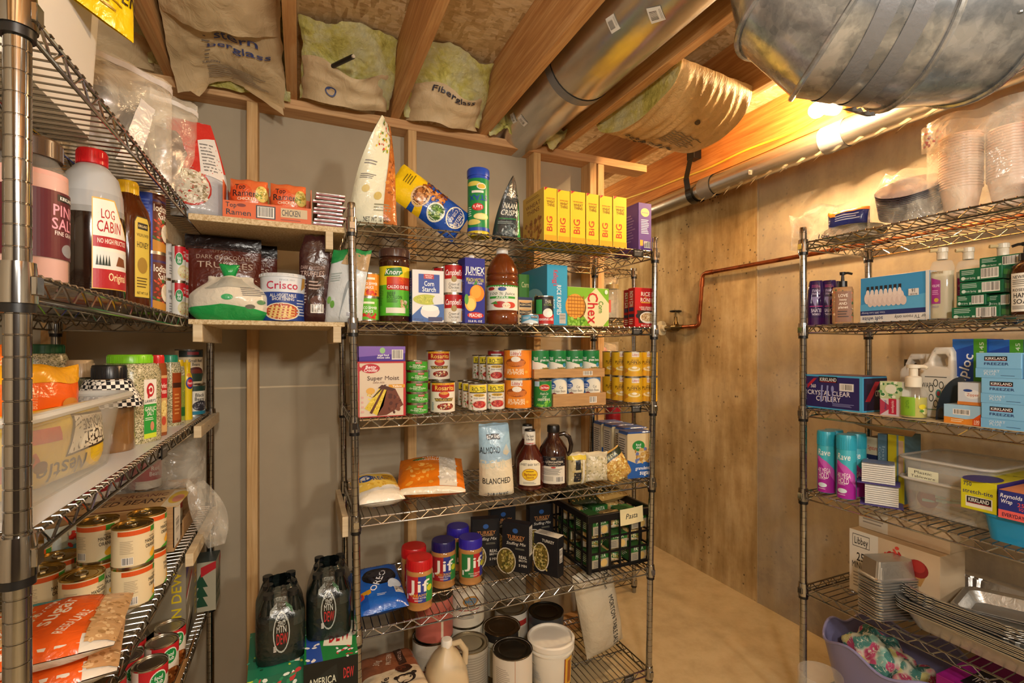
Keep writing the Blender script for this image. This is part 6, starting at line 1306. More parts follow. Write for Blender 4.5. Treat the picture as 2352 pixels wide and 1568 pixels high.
bottle('vinegar_bottle', 'round shouldered glass bottle with beige cap behind the clear bin', 'bottle', ((-.465, 1.425, ZC_), .05, .198, 20), [(0, 0), (.95, 0), (1, .03), (1, .42), (.85, .56), (.5, .7), (.4, .78), (.38, .8), (.38, .86), (0, .86)], 'glossy', '#5f5f48', [(.42, .8), (.5, .8), (.47, .99), (.44, 1), (0, 1)], '#c3a67e')
t = bottle('spice_jar', 'large square jar of garlic salt with bright green lid', 'jar', (lambda P: (P[0], P[1], P[2], 62))(pcyl('l', 238, 362, 814, 2, .02)), [(0, 0), (.93, 0), (1, .02), (1, .8), (.92, .87), (.8, .9), (0, .9)], 'spice', '#fff', [(.8, .9), (.86, .905), (.86, .985), (.82, 1), (0, 1)], '#7cc81c',
    [R(.05, .0, .95, 1, '#e6e4dc'), R(.05, .0, .95, .58, '#2f9a3c'), R(.05, 0, .95, .08, '#c9d83c'), E(.5, .82, .28, .12, '#b8242c'), E(.52, .82, .18, .075, '#e6e4dc'), E(.54, .82, .1, .04, '#b8242c'), R(.3, .68, .42, .84, '#b8242c'), T("LAWRY'S", .5, .63, .05, '#2a2a2a', .8), T('GARLIC', .5, .5, .07, '#f4f4ec', .8), T('SALT', .5, .42, .07, '#f4f4ec', .5), L(.12, .3, .88, .36, 2, '#e0f0d8'), E(.62, .2, .14, .08, '#c98a6a')], (.06, .72), .75, pw=4)
bottle('spice_jar', 'spice jar with dark green lid half hidden behind the garlic salt', 'jar', ((-.60, 1.60, ZC_), .05, .235, 30), [(0, 0), (.93, 0), (1, .02), (1, .82), (.9, .9), (0, .9)], 'spice', '#fff', [(.86, .9), (.9, .905), (.9, .99), (.86, 1), (0, 1)], '#1f5a3a', pw=4)
t = bottle('preserve_jar', 'small jar with black lid and black white checkered cloth skirt', 'jar', ((-.385, 1.335, ZC_), .045, .188, 30), [(0, 0), (.95, 0), (1, .03), (1, .6), (.86, .72), (.62, .78), (.62, .86), (0, .86)], 'glossy', '#7d5a34', [(.64, .84), (.68, .845), (.68, .985), (.64, 1), (0, 1)], '#151518')
G().grid(lambda u, v: Vector(((.03+.034*v+.006*sin(10*pi*u)*v)*cos(2*pi*u), (.03+.034*v+.006*sin(10*pi*u)*v)*sin(2*pi*u), .148+.012*sin(pi*min(1, v*2))-.05*v*v)), 60, 10).build('cloth_skirt', 'gingham', t, ang=80)
G().tube([(.036*cos(a), .036*sin(a), .148) for a in [2*pi*i/20 for i in range(20)]], .002, 6, '#d8d0b8', close=True).build('tie_string', 'matte', t)
def slim(lb, pl, pr, pt, d, mat, col, cap, capc, art, lblc, off=45, pw=3.5, name='spice_jar', lz_=(.05, .75), wd=1.2):
    P = pcyl('l', pl, pr, pt, 2, d, off=off); return bottle(name, lb, 'jar' if name == 'spice_jar' else 'bottle', P, [(0, 0), (.93, 0), (1, .02), (1, .8), (.85, .9), (0, .9)], mat, col, cap, capc, art, lz_, wd, lbl=lblc, pw=pw)
cp_ = [(.7, .89), (.78, .9), (.78, .985), (.72, 1), (0, 1)]
slim('seasoning jar with red cap next to the green lidded one', 345, 382, 815, .018, 'liquid', '#8a4a24', cp_, '#d02c28', [R(0, .6, 1, .95, '#b8242c'), T('Perfect', .5, .82, .08, '#f0e4d8', .8), T('Potato', .5, .72, .08, '#f0e4d8', .8), E(.5, .42, .45, .14, '#d8c27a'), S(.1, .3, .9, .55, 20, .1, '#e8d890', '#a8842c'), E(.5, .2, .3, .08, '#b84a34')], '#c9a06a')
slim('herb jar with teal cap and brown label', 370, 414, 815, .024, 'spice', '#fff', cp_, '#1f8a68', [R(.05, .05, .95, .8, '#a8501c'), R(.05, .7, .95, .8, '#3a1c10'), L(.2, .15, .8, .6, 6, '#d09050')], '#8a3a14')
slim('small bottle with yellow cap behind the teal capped jar', 366, 396, 830, .12, 'liquid', '#7a4a1c', cp_, '#e0b81c', [], None)
slim('green labelled herb shaker beside the yellow squeeze bottle', 403, 424, 826, .02, 'spice', '#fff', cp_, '#d8b41c', [R(0, .1, 1, .9, '#8a9a3c'), R(0, .1, 1, .3, '#2f6a2c'), S(.1, .35, .9, .7, 20, .1, '#d8c890', '#b89a50')], '#9aa84a')
P = pcyl('l', 418, 442, 826, 2, .014, off=35)
bottle('mustard_bottle', 'bright yellow mustard squeeze bottle', 'bottle', (P[0], P[1]*1.15, P[2], P[3]), [(0, 0), (.93, 0), (1, .03), (.92, .1), (.92, .5), (1, .62), (.85, .74), (.5, .82), (0, .82)], 'plastic', '#e8c81a', [(.52, .8), (.56, .8), (.5, .9), (.3, .92), (.24, 1), (0, 1)], '#e8c410', [E(.5, .5, .5, .3, '#2a3c8a'), E(.5, .5, .36, .2, '#c8242c'), T("French's", .5, .5, .12, '#fff', .6), E(.4, .9, .3, .1, '#e0902c')], (.45, .78), 1.6)
sb_ = [R(0, .8, 1, 1, '#1f2a2a'), R(.3, .87, .7, .96, '#7a1c24'), T('Small Red', .6, .69, .09, '#2a2a28', .5), T('Beans', .6, .58, .09, '#2a2a28', .3), E(.6, .3, .34, .2, '#4a1c18'), E(.6, .28, .3, .15, '#6a2c20'), Q([(.2, .3), (1, .3), (.85, .06), (.35, .06)], '#26382c')]
P = pcyl('l', 404, 462, 802, 2, .06, zb=ZC_+.105, off=12)
can('bean_can', 'dark small red beans can on top of the bean stack', 'can', ((-.345, 1.945, ZC_+.105), .0405, .118, 28), '#cbb99a', sb_, lid='#777')
kb_ = [R(0, .82, 1, 1, '#1c3a30'), T('Black', .5, .68, .12, '#24242a', .4), T('Beans', .5, .54, .12, '#24242a', .44), E(.55, .3, .35, .18, '#2c2c34'), S(.3, .2, .8, .42, 30, .05, '#1c1c22', '#4a4a54', '#8a8a90'), R(0, 0, 1, .12, '#1f7a94')]
can('bean_can', 'black beans can with teal band under the red beans can', 'can', ((-.335, 1.95, ZC_), .036, .104, 45), '#dedacb', kb_)
can('bean_can', 'farther black beans can at the end of the third left shelf', 'can', ((-.345, 2.024, ZC_), .036, .104, 50), '#b9b2a4', kb_)
# ---- fourth shelf
ZD = zlev('l', 3)
mo = [R(0, .84, .78, .97, '#d0531c'), R(.78, .82, 1, .97, '#3c8a30'), T('FESTIVAL', .84, .7, .04, '#4a3a24', .2), T('MANDARIN', .82, .6, .1, '#2c2418', .42), T('ORANGES', .82, .46, .1, '#2c2418', .38), E(.9, .25, .1, .1, '#eda51c'), E(.84, .2, .09, .09, '#f0b42c'), Q([(.6, 0), (.7, .06), (.98, .14), (1, 0)], '#4c9a2c'), L(.06, .35, .36, .72, 8, '#b3a284'), B(.1, .05, .35, .26)]
hc = .088; rc = .0388
def mc(x, y, n, lb, first=[None], off=8):
    for i in range(n):
        l2 = lb if n == 1 else ('lower ', 'upper ')[i]+lb
        if first[0] is None: first[0] = can('orange_can', l2, 'can', ((x, y, ZD), rc, hc, face(x, y, off)), '#dccba4', mo, ring=True, lid='#c2a45c', group='mandarin orange cans')
        else: dup(first[0], (x, y, ZD+i*hc), face(x, y, off-12*i), l2)
mc(-.345, 1.342, 2, 'mandarin orange can of the front stack', off=32)
mc(-.338, 1.425, 2, 'mandarin orange can of the farther stack', off=40)
mc(-.425, 1.405, 2, 'mandarin orange can of the stack behind, at the left', off=-4)
mc(-.428, 1.322, 1, 'single mandarin orange can left of the front stack')
mc(-.515, 1.46, 1, 'single mandarin orange can in the third row'); mc(-.515, 1.378, 1, 'single mandarin orange can far left beside the post'); mc(-.60, 1.55, 1, 'single mandarin orange can at the back left')
bag('food_pouch', 'small blue and green food pouch lying behind the orange cans', 'food pouch', (-.52, 1.60, ZD+.0), .14, .12, .04, '#c9d8dc', [Q([(0, 0), (1, .3), (1, .8), (0, .5)], '#5aa4cc'), S(.3, .5, .9, .9, 20, .05, '#7ab84a', '#e8e8e0', '#c8342c')], rz=30, seed=31)
can('bean_can', 'short bean can lying low behind the orange cans', 'can', ((-.47, 1.56, ZD), .038, .105, 20), '#d8cdb0', [T('Rosarita', .55, .6, .2, '#a02c1c', .7)])
bg_ = [Q([(0, .0), (.45, .0), (.4, .95), (0, 1)], '#cdb289'), E(.3, .5, .35, .52, '#f0e8dc'), E(.27, .5, .34, .51, '#dc5a1a'), E(.2, .5, .33, .5, '#c9a878'), R(.45, 0, .82, 1, '#dc5a1a'), T('light brown', .51, .6, .055, '#f2e4d0', .75, rot=76), T('sugar', .61, .58, .1, '#f2e4d0', .5, rot=76), E(.5, .93, .12, .1, '#3a9aa8'), E(.66, .95, .08, .06, '#c03a44'), T('RESEALABLE', .74, .35, .06, '#f0d8c0', .4, rot=70), R(.84, .04, 1, .96, '#c0996a'), S(.84, .05, 1, .95, 60, .02, '#d8b88a', '#a07a4c')]
for i, (dx, lb) in enumerate(((.0, 'lower orange bag of light brown sugar lying flat'), (.006, 'upper orange bag of light brown sugar lying on another'))):
    t = thing('sugar_bag', lb, 'sugar bag', (-.425+dx, 1.085+.0*i, ZD+.027+.05*i), 0, 'brown sugar bags', rot=(radians(-90), 0, radians(12-5*i)))
    bag('', '', '', (0, 0, 0), .25, .20, .052, '#d9621f', bg_, parent=t, seed=82+i, wr=.004, colf=lambda u, v: '#d9621f' if .12 < v < .98 else '#d8cfc0', dp=lambda v: max(0, 4*v*(1-v))**.28)
    for ch in t.children: ch.location = (0, 0, -.1)
t = thing('bean_carton', 'opened brown carton of refried bean cans at the far end of the fourth left shelf', 'box', (-.475, 1.80, ZD)); w, D_, h = .30, .34, .125
g = G(); th = .003
g.box(-w/2, -D_/2, 0, w/2, D_/2, th); g.box(-w/2, -D_/2, th, w/2, -D_/2+th, h); g.box(-w/2, D_/2-th, th, w/2, D_/2, h); g.box(-w/2, -D_/2+th, th, -w/2+th, D_/2-th, h); g.box(w/2-th, -D_/2+.12, th, w/2, D_/2-th, .05)
g.build('carton', 'cardboard', t, smooth=False)
g = G().box(-w/2, -D_/2, h, w/2+.01, -D_/2+.2, h+.002, '#c9a878'); g.box(w/2-.002, -D_/2, .01, w/2+.0, -D_/2+.075, h, '#dcd8cc')
g.build('flaps', 'carton', t, smooth=False)
g = draw(G(), w, .2, [T('REFRIED BEANS', .48, .42, .22, '#4a2c18', .72), T('Rosarita ORGANIC', .48, .74, .16, '#7a3a1c', .7), R(.86, 0, 1, .9, '#ddd0b4'), E(.94, .5, .07, .34, '#d8b42c'), E(.95, .42, .045, .2, '#c9806a'), R(0, 0, .86, .06, '#8a5a34')], flatmap((-w/2, -D_/2, h+.002), (w+.01, 0, 0), (0, .2, 0), (0, 0, 1)))
draw(g, .075, .11, [R(0, 0, 1, 1, '#e0ddd4'), B(.25, .3, .8, .7, 1), E(.5, .1, .06, .04, '#222')], flatmap((w/2+.0005, -D_/2, .01), (0, .075, 0), (0, 0, .11), (1, 0, 0))); lab(t, g)
rbn = None
for i in range(3):
    for k in range(3):
        x, y = -.55+.082*i, 1.70+.085*k
        lb = ('back', 'middle', 'front')[i]+' refried bean can in the '+('near', 'centre', 'far')[k]+' row of the brown carton'
        if rbn is None: rbn = can('bean_can', lb, 'can', ((x, y, ZD+.004), .037, .108, 30), '#c9b892', [R(0, .5, 1, .95, '#a8342c'), T('BEANS', .5, .3, .15, '#432', .6)], group='refried bean cans in the carton')
        else: dup(rbn, (x, y, ZD+.004), 30, lb)
rd = None
for i, (x, y, lb) in enumerate(((-.555, 1.78, 'grey lidded bean can on top of the brown carton, left'), (-.45, 1.88, 'red beans can on top of the brown carton, wrapped in film'), (-.54, 1.90, 'bean can behind on the brown carton'))):
    c = ((x, y, ZD+.128), .042, .09, face(x, y, 25))
    if rd is None: rd = can('bean_can', lb, 'can', c, '#a82a34', [R(0, 0, 1, .3, '#d8d0c0'), T('Red', .6, .75, .16, '#f0e4e0', .3), T('Beans', .6, .55, .16, '#f0e4e0', .4)], lid='#6f6d68', group='red bean cans on the carton')
    else: dup(rd, c[0], c[3], lb)
bag('plastic_wrap', 'crumpled clear plastic wrap draped over the brown carton', 'plastic film', (-.44, 1.90, ZD+.09), .3, .2, .14, '#fff', rz=20, seed=88, wr=.03, mat='clear_film', crease=9)
bag('plastic_wrap', 'torn clear plastic wrap hanging off the carton corner by the post', 'plastic film', (-.245, 1.80, ZD-.06), .10, .21, .04, '#fff', rz=30, seed=89, wr=.02, mat='clear_film', crease=16, lean=(-.05, .03), wp=lambda v: .5+.5*sin(pi*v))
# ---- fifth shelf
ZE = zlev('l', 4)
fcr = [R(0, .72, 1, 1, '#c0242c'), R(0, .3, .25, 1, '#c0242c'), E(.52, .72, .24, .22, '#e4e4da'), E(.52, .72, .21, .19, '#1f8a44'), T('food', .52, .77, .1, '#fff', .24), T('club', .52, .66, .1, '#fff', .24), E(.55, .2, .35, .2, '#8a4a1c'), S(.25, .05, .85, .36, 30, .05, '#a85a24', '#c98a4a', '#5a2c10')]
fcc = None
for x, y, lb in ((-.345, 1.685, 'farthest red labelled food can in the low cardboard tray'), (-.346, 1.60, 'second farthest red labelled food can in the low cardboard tray'), (-.415, 1.555, 'third red labelled food can, set back from the tray front'), (-.428, 1.465, 'nearest red labelled food can on the fifth left shelf'), (-.43, 1.64, 'red labelled food can in the second row, far side'), (-.35, 1.50, 'red labelled food can hidden behind the torn carton edge')):
    if fcc is None: fcc = can('food_can', lb, 'can', ((x, y, ZE), .0385, .11, face(x, y, 26)), '#e0dcd0', fcr, lid='#c4c0b6', group='red labelled cans on the fifth left shelf')
    else: dup(fcc, (x, y, ZE+.003), face(x, y, 26), lb)
t = thing('can_tray', 'torn low cardboard tray edge in front of the red food cans', 'tray', (-.30, 1.55, ZE))
g = G().add([(0, -.2, 0), (0, .2, 0), (.012, .2, .06), (.012, .05, .05), (.014, .0, .075), (.012, -.2, .08)], [(0, 1, 2, 3, 4, 5)]); g.add([(-.003, -.2, 0), (-.003, .2, 0), (.009, .2, .06), (.009, .05, .05), (.011, .0, .075), (.009, -.2, .08)], [(5, 4, 3, 2, 1, 0)])
g.build('wall', 'cardboard', t, smooth=False)
mt = [R(0, 0, 1, 1, '#8b8472'), T('MTN DEW', .84, .5, .16, '#d8c01c', .8, rot=90), Q([(0, 0), (.3, .4), (.45, .15), (.6, .3), (.6, 0)], '#5f5a4c'), Q([(.05, .2), (.3, .4), (.35, .3), (.25, .26), (.15, .24)], '#dcd8cc'), Q([(0, .55), (.5, .75), (.5, .8), (0, .6)], '#b8242c'), Q([(0, .48), (.5, .68), (.5, .74), (0, .54)], '#e4e0d8'), Q([(0, .8), (.4, .95), (.4, 1), (0, 1)], '#2a3a7a')]
tr = [R(0, 0, 1, 1, '#a9a48e')]+[Q([(.1+.3*j-.14, .1+.2*i), (.1+.3*j+.14, .1+.2*i), (.1+.3*j, .38+.2*i)], '#1f4a34') for i in range(3) for j in (0, 1, 2)]+[Q([(.7, .7), (1, .85), (1, 1), (.7, .9)], '#b8242c')]
carton('soda_case', 'tall taupe soda case with yellow lettering on the fifth left shelf', 'soda case', ((-.40, 1.86, ZE), .155, .25, 0), .17, {'*': '#8b8472'}, mt, [], mt)
carton('soda_case', 'soda case printed with dark pine trees at the far end of the fifth left shelf', 'soda case', ((-.345, 2.02, ZE), .15, .17, 0), .1, {'*': '#3d4a40'}, tr, [], tr, [Q([(0, 0), (1, 0), (1, 1), (0, 1)], '#3c4a48')])
# ---------------------------------------------------------------- soda on the floor between the racks
bj = [R(0, 0, 1, 1, '#1f6a50'), R(0, .0, .16, 1, '#c9d84a'), T('Baja', .3, .62, .3, '#e4f0f0', .6, rot=0), T('Blast', .22, .4, .12, '#e4f0f0', .3), Q([(.4, .0), (.9, .0), (1, .4), (.7, .55), (.45, .35)], '#2f8a80'), S(.35, .0, 1, .5, 60, .06, '#1c6a58', '#4cb4a0', '#7fd0b8', '#14483c'), E(.6, .05, .22, .2, '#a8d02c'), E(.6, .05, .18, .16, '#d4e46a'), E(.2, .04, .16, .12, '#9ac42c'), T('12', .88, .25, .2, '#e4f0e8', .12, rot=90), S(0, .75, 1, 1, 30, .06, '#e4f0e8', '#c03a3c', '#2f8a60')]
bt = [R(0, 0, 1, 1, '#1f7a5c'), Q([(.4, .25), (.8, .15), (.95, .8), (.55, .9)], '#e6ecdf'), T('MTN', .62, .66, .2, '#1f7a3c', .36, sh=.1), T('DEW', .66, .38, .3, '#b8242c', .4, sh=.1), S(.0, .0, 1, 1, 40, .04, '#4cb490', '#144a34', '#c9d84a')]
Yf = 1.61
c1_ = carton('soda_case', 'teal lime green twelve pack of soda, top of the left floor stack', 'soda case', ((-.058, Yf+.06, .336), .17, .15, 3), .26, {'*': '#1f6a50'}, bj, [], [], bt, group='stacked soda cases on the floor')
am = [R(0, 0, 1, 1, '#121614'), Q([(.05, .6), (.6, .9), (.62, .6), (.1, .35)], '#1f2422'), T('AMERICA', .34, .62, .14, '#d8dcc8', .5, rot=0), L(.1, .35, .5, .5, 3, '#c9cc9a'), R(0, .0, 1, .22, '#1f8a3c'), T('DEW', .82, .68, .2, '#c03034', .2), T('12', .88, .2, .2, '#e8ece0', .12, rot=90), S(0, .15, 1, .3, 40, .03, '#d8e04a', '#2c5a2c')]
at_ = [R(0, 0, 1, 1, '#17803c'), Q([(.05, .0), (.35, .0), (.2, 1), (0, 1)], '#2a50b0'), S(.05, .0, .3, 1, 16, .05, '#e8ecf4'), Q([(.35, .3), (.9, .2), (.98, .75), (.45, .9)], '#e6ecdf'), T('DEW', .66, .52, .36, '#b8242c', .42, sh=.1), S(.6, .0, 1, .2, 12, .05, '#c8303a', '#e8ecf4')]
c2_ = carton('soda_case', 'black green twelve pack of soda, top of the right floor stack', 'soda case', ((.088, Yf+.045, .351), .15, .15, -2), .26, {'*': '#151a18'}, am, [], [], at_, group='stacked soda cases on the floor')
for i, z in enumerate((.166, 0.0)):
    dup(c1_, (-.058, Yf+.06, z+.004), 3-2*i, ('middle', 'bottom')[i]+' soda case of the left floor stack'); dup(c2_, (.088, Yf+.045, z+.012), -2+2*i, ('middle', 'bottom')[i]+' soda case of the right floor stack')
def dewpack(x, y, z, lb, rz):
    t = thing('bottle_pack', lb, 'bottle pack', (x, y, z), rz, 'shrink wrapped soda bottles')
    b0 = None
    for i in range(2):
        for j in range(3):
            g = G().lathe([(0, 0), (.026, 0), (.031, .008), (.032, .05), (.029, .09), (.032, .125), (.030, .15), (.016, .195), (.0125, .205), (.0125, .215), (0, .215)], 18, '#0d1410') if b0 is None else None
            if b0 is None:
                b0 = g.build('bottle', 'glossy', t); cq = G().lathe([(.013, .207), (.0145, .207), (.0145, .222), (0, .222)], 16, '#15181a').build('bottle_cap', 'plastic', b0); o = b0
            else: o = b0.copy(); COL.objects.link(o); q = cq.copy(); COL.objects.link(q); q.parent = o
            o.location = (-.033+.066*i, -.066+.066*j, 0)
    def fw(u, v):
        a = 2*pi*u; q = (abs(sin(a))**5+abs(cos(a))**5)**(-1/5); k = 1 if v < .62 else 1-.55*((v-.62)/.38)**1.3
        n = noise.noise(Vector((sin(a)*3, cos(a)*3, v*5)))*.003
        return Vector((.067*sin(a)*q*k, -.1*cos(a)*q*k, v*.232+n))
    G().grid(fw, 56, 24, '#111614', lambda u, v: '#16201b' if v < .5 else ('#2c3430' if int(u*14) % 2 else '#161b19')).build('wrap', 'film', t, ang=80)
    fn = lambda u, v, k: fw(.92+.16*u, .1+.85*v)+Vector((0, -k-.001, 0))
    g = draw(G(), .13, .2, [E(.5, .4, .32, .34, '#a8b0ac'), E(.5, .4, .28, .31, '#141816'), T('ZERO', .5, .56, .07, '#c9ccc8', .3), T('MTN', .5, .46, .11, '#c9ccc8', .4), T('DEW', .52, .3, .17, '#b8242c', .44), Q([(.05, .68), (.3, .8), (.28, .86), (.03, .78)], '#7a8482'), Q([(.95, .68), (.7, .8), (.72, .86), (.97, .78)], '#1f5a3c'), T('MOUNTAIN DEW', .5, .9, .05, '#9aa4a0', .6), B(.2, .1, .3, .2)], fn, .015, .001); lab(t, g, 'film_print')
    t.scale = (1.02, 1, .88); return t
dewpack(-.058, Yf+.075, .489, 'left shrink wrapped pack of dark soda bottles on the floor stack', 4)
dewpack(.088, Yf+.12, .504, 'right shrink wrapped pack of dark soda bottles, set a little higher', -4)
# ================================================================ RIGHT RACK
def rbx(pl, pr, pt, lv, d, dy, zb=None): return pbox('r', pl, pr, pt, lv, d, zb, dy)
ZR = [zlev('r', i) for i in range(6)]
# ---- top: bagged picnic ware
def cup(r, h, c): return G().lathe([(0, 0), (r*.68, 0), (r*.7, .002), (r*.97, h-.004), (r*1.03, h-.004), (r*1.03, h), (r*.95, h), (r*.67, .004), (0, .004)], 24, c)
def sleeve(name, lb, cat, grp, x, y, z, n, dz, r, h, c, mat='plastic', tilt=(0, 0)):
    t0 = None
    for i in range(n):
        loc = (x+tilt[0]*i*dz, y+tilt[1]*i*dz, z+i*dz)
        if t0 is None: t0 = thing(name, lb, cat, loc, 0, grp, rot=(tilt[1]*-1, tilt[0], 0)); cup(r, h, c).build('cup_wall', mat, t0)
        else: dup(t0, loc, rot=(tilt[1]*-1, tilt[0], 0))
sleeve('plastic_cup', 'pale frosted cup nested in the left tall sleeve in the big bag', 'cup', 'left sleeve of frosted cups', 1.905, .845, ZR[0]+.002, 20, .0085, .052, .09, '#e6c9b0')
sleeve('plastic_cup', 'pale frosted cup nested in the right sleeve in the big bag', 'cup', 'right sleeve of frosted cups', 1.925, .735, ZR[0]+.002, 18, .0085, .052, .09, '#e8ccb4')
bag('clear_bag', 'tall crumpled clear bag around the sleeves of frosted cups', 'plastic bag', (1.905, .79, ZR[0]), .27, .32, .16, '#fff', rz=-78, seed=111, wr=.03, mat='clear_film', crease=7, dp=lambda v: 1-.5*v*v, nu=26, nv=26)
bag('bag_print', 'torn printed top edge of the cup bag', 'plastic bag', (1.87, .90, ZR[0]+.22), .06, .08, .03, '#e0c8b8', [S(.1, .1, .9, .9, 30, .07, '#d89a94', '#e8e0d4', '#c87a78')], rz=-60, seed=113, wr=.02, mat='milky_film')
def plate(r, c): return G().lathe([(0, 0), (r*.68, 0), (r*.74, .004), (r*.97, .012), (r, .0125), (r*.99, .014), (r*.74, .0065), (r*.67, .002), (0, .002)], 36, c)
def plates(lb, grp, x, y, z, n, r, c, rot, dn, c2=None):
    ax = Matrix.Rotation(rot[1], 3, 'Y') @ Matrix.Rotation(rot[0], 3, 'X') @ Vector((0, 0, 1)); t0 = None
    R3 = (rot[0], rot[1], 0)
    from mathutils import Euler
    ax = Euler(R3).to_matrix() @ Vector((0, 0, 1))
    for i in range(n):
        p = Vector((x, y, z))+ax*(dn*i)
        if t0 is None: t0 = thing('party_plate', lb, 'plate', p, 0, grp, rot=R3); plate(r, c).build('plate_disc', 'plastic', t0)
        else: dup(t0, p, rot=R3)
plates('red plastic plate in the low stack at the right end of the top shelf', 'red plates at the right end', 1.90, .60, ZR[0]+.002, 8, .085, '#c8202a', (0, 0), .0065)
sleeve('party_cup', 'red party cup nested above the red plates at the right edge', 'cup', 'red party cups', 1.905, .615, ZR[0]+.075, 10, .012, .045, .1, '#d0202a', 'glossy')
plates('dark purple party plate in the tilted bagged stack', 'purple plates in the bag', 1.935, .99, ZR[0]+.052, 15, .095, '#4a4050', (radians(8), radians(-32), 0), .0062)
bag('clear_bag', 'crumpled clear bag around the tilted stack of purple plates', 'plastic bag', (1.925, .995, ZR[0]), .24, .205, .22, '#fff', rz=-62, seed=121, wr=.03, mat='clear_film', crease=8, nu=26, nv=22, dp=lambda v: max(0, 1-v**3)**.5, wp=lambda v: 1-.45*v**2.5)
plates('grey paper plate lying in the flat bag beside the corner post', 'grey plates in the flat bag', 1.945, 1.19, ZR[0]+.003, 8, .10, '#8d8672', (0, radians(2), 0), .004)
bag('napkin_pack', 'navy and orange napkin pack inside the flat clear bag', 'napkin pack', (1.87, 1.165, ZR[0]+.045), .13, .06, .05, '#25317a', [Q([(0, .8), (1, .8), (1, 1), (0, 1)], '#e07a2c'), L(.2, .3, .8, .7, 3, '#c9cfe4'), S(.0, .7, .4, .95, 8, .06, '#e8a03c')], rz=-70, seed=123, wr=.008)
bag('clear_bag', 'flat clear bag with a flared open end hanging past the corner post', 'plastic bag', (1.90, 1.25, ZR[0]), .32, .15, .17, '#fff', [R(.6, .4, .66, .44, '#2a2a2c'), R(.75, .66, 1, .74, '#c9cf3a'), T('186', .55, .1, .1, '#23243c', .14)], rz=-84, seed=125, wr=.028, mat='clear_film', crease=8, nu=28, nv=20, wp=lambda v: 1-.2*v, lean=(-.04, 0), dp=lambda v: max(.05, 1-v)**.6)
# ---- second shelf
pur = [Q([(.2, .62), (.5, .5), (.8, .62), (.55, .56), (.5, .3)], '#8a80b0'), T('PURPLE', .5, .78, .06, '#c9b8e0', .5, rot=180), T('SHAMPOO', .5, .7, .05, '#c9b8e0', .5, rot=180), R(.1, .36, .9, .38, '#b02a7a'), T('ELVIVE', .5, .26, .09, '#e0d4ec', .62, rot=180), T("L'OREAL", .5, .16, .05, '#e0d4ec', .5, rot=180), L(.2, .86, .8, .94, 3, '#a03a80')]
P = pcyl('r', 1856, 1894, 645, 1, .02)
sh0 = bottle('shampoo_bottle', 'front dark purple shampoo bottle standing on its cap', 'bottle', (P[0], P[1]*1.1, P[2], P[3]), [(0, 0), (.95, 0, '#3a1450'), (.97, .16, '#3a1450'), (1, .18), (1, .5), (.9, .8), (.78, .96), (.7, 1), (0, 1)], 'glossy', '#2c1850', None, '#000', pur, (.1, .96), 1.9, group='purple shampoo bottles', sy=.6)
dup(sh0, (P[0][0]+.035, P[0][1]-.028, P[0][2]), label='middle dark purple shampoo bottle, just behind the front one')
dup(sh0, (P[0][0]+.08, P[0][1]-.015, P[0][2]), label='rear purple shampoo bottle behind the lotion')
P = pcyl('r', 1911, 1961, 660, 1, .02)
t = bottle('lotion_bottle', 'floral lotion bottle with black pump beside the purple shampoo', 'bottle', P, [(0, 0), (.93, 0), (1, .03), (1, .92), (.9, 1), (.3, 1.0), (.3, 1.02), (0, 1.02)], 'glossy', '#a8825c', None, '#000',
    [S(0, 0, 1, 1, 70, .06, '#3f5a34', '#b8502c', '#d8b894', '#2c3a24', '#c97a4c'), R(.2, .03, .85, .95, '#8a5f44'), T('LOVE', .52, .82, .09, '#f0e4d0', .4), T('beauty', .52, .7, .06, '#f0e4d0', .3), T('AND', .52, .58, .08, '#f0e4d0', .34), T('planet', .52, .47, .07, '#f0e4d0', .4), L(.3, .15, .75, .38, 3, '#3a2418')], (.02, .93), 2.1, pw=4, sy=.6)
def pump(t, z, c, s=1, dr=(1, 0)):
    g = G().lathe([(.014*s, z), (.015*s, z+.001), (.015*s, z+.022*s), (.006*s, z+.024*s), (.0045*s, z+.045*s), (.009*s, z+.046*s), (.01*s, z+.056*s), (0, z+.057*s)], 18, c)
    g.tube([(0, 0, z+.051*s), (dr[0]*.016*s, dr[1]*.016*s, z+.052*s), (dr[0]*.03*s, dr[1]*.03*s, z+.047*s)], .0042*s, 8, c); g.build('pump', 'plastic', t)
pump(t, P[2], '#101012')
P = rbx(1977, 2137, 630, 1, .06, .09)
bl_ = [R(0, 0, .95, .16, '#d8d8d4'), R(0, .16, .95, .26, '#28356e'), Q([(0, .26), (.95, .26), (.95, .55), (0, .4)], '#5aaad8'), T('Uses 28% Less Energy', .2, .21, .035, '#c9cfe4', .36, rot=180), T('soft white', .19, .08, .085, '#2a3a6a', .32, rot=180), T('for TV room only', .74, .09, .07, '#26262a', .44, 0, rot=180)]
for i in range(8): bl_ += [R(.1+.068*i, .7, .142+.068*i, .79, '#2c2c34')]
for i in range(8): bl_ += [E(.11+.072*i, .53, .045, .12, '#e0d2cc'), E(.16+.07*i, .44, .045, .1, '#d6c6c0'), E(.12+.068*i, .64, .028, .08, '#e6dad4')]
bl_ += [R(.72, .52, .86, .66, '#dcdcda'), T('16', .79, .62, .07, '#1c1c22', .06, rot=180), T('BULBS', .79, .545, .03, '#1c1c22', .1, rot=180), R(.95, 0, 1, 1, '#d8dad8')]
carton('bulb_box', 'blue box of sixteen soft white bulbs standing upside down', 'box', (P[0], P[1], P[2]*1.0, -90), .09, {'*': '#c9ccd0', 'f': '#3d93cc'}, bl_)
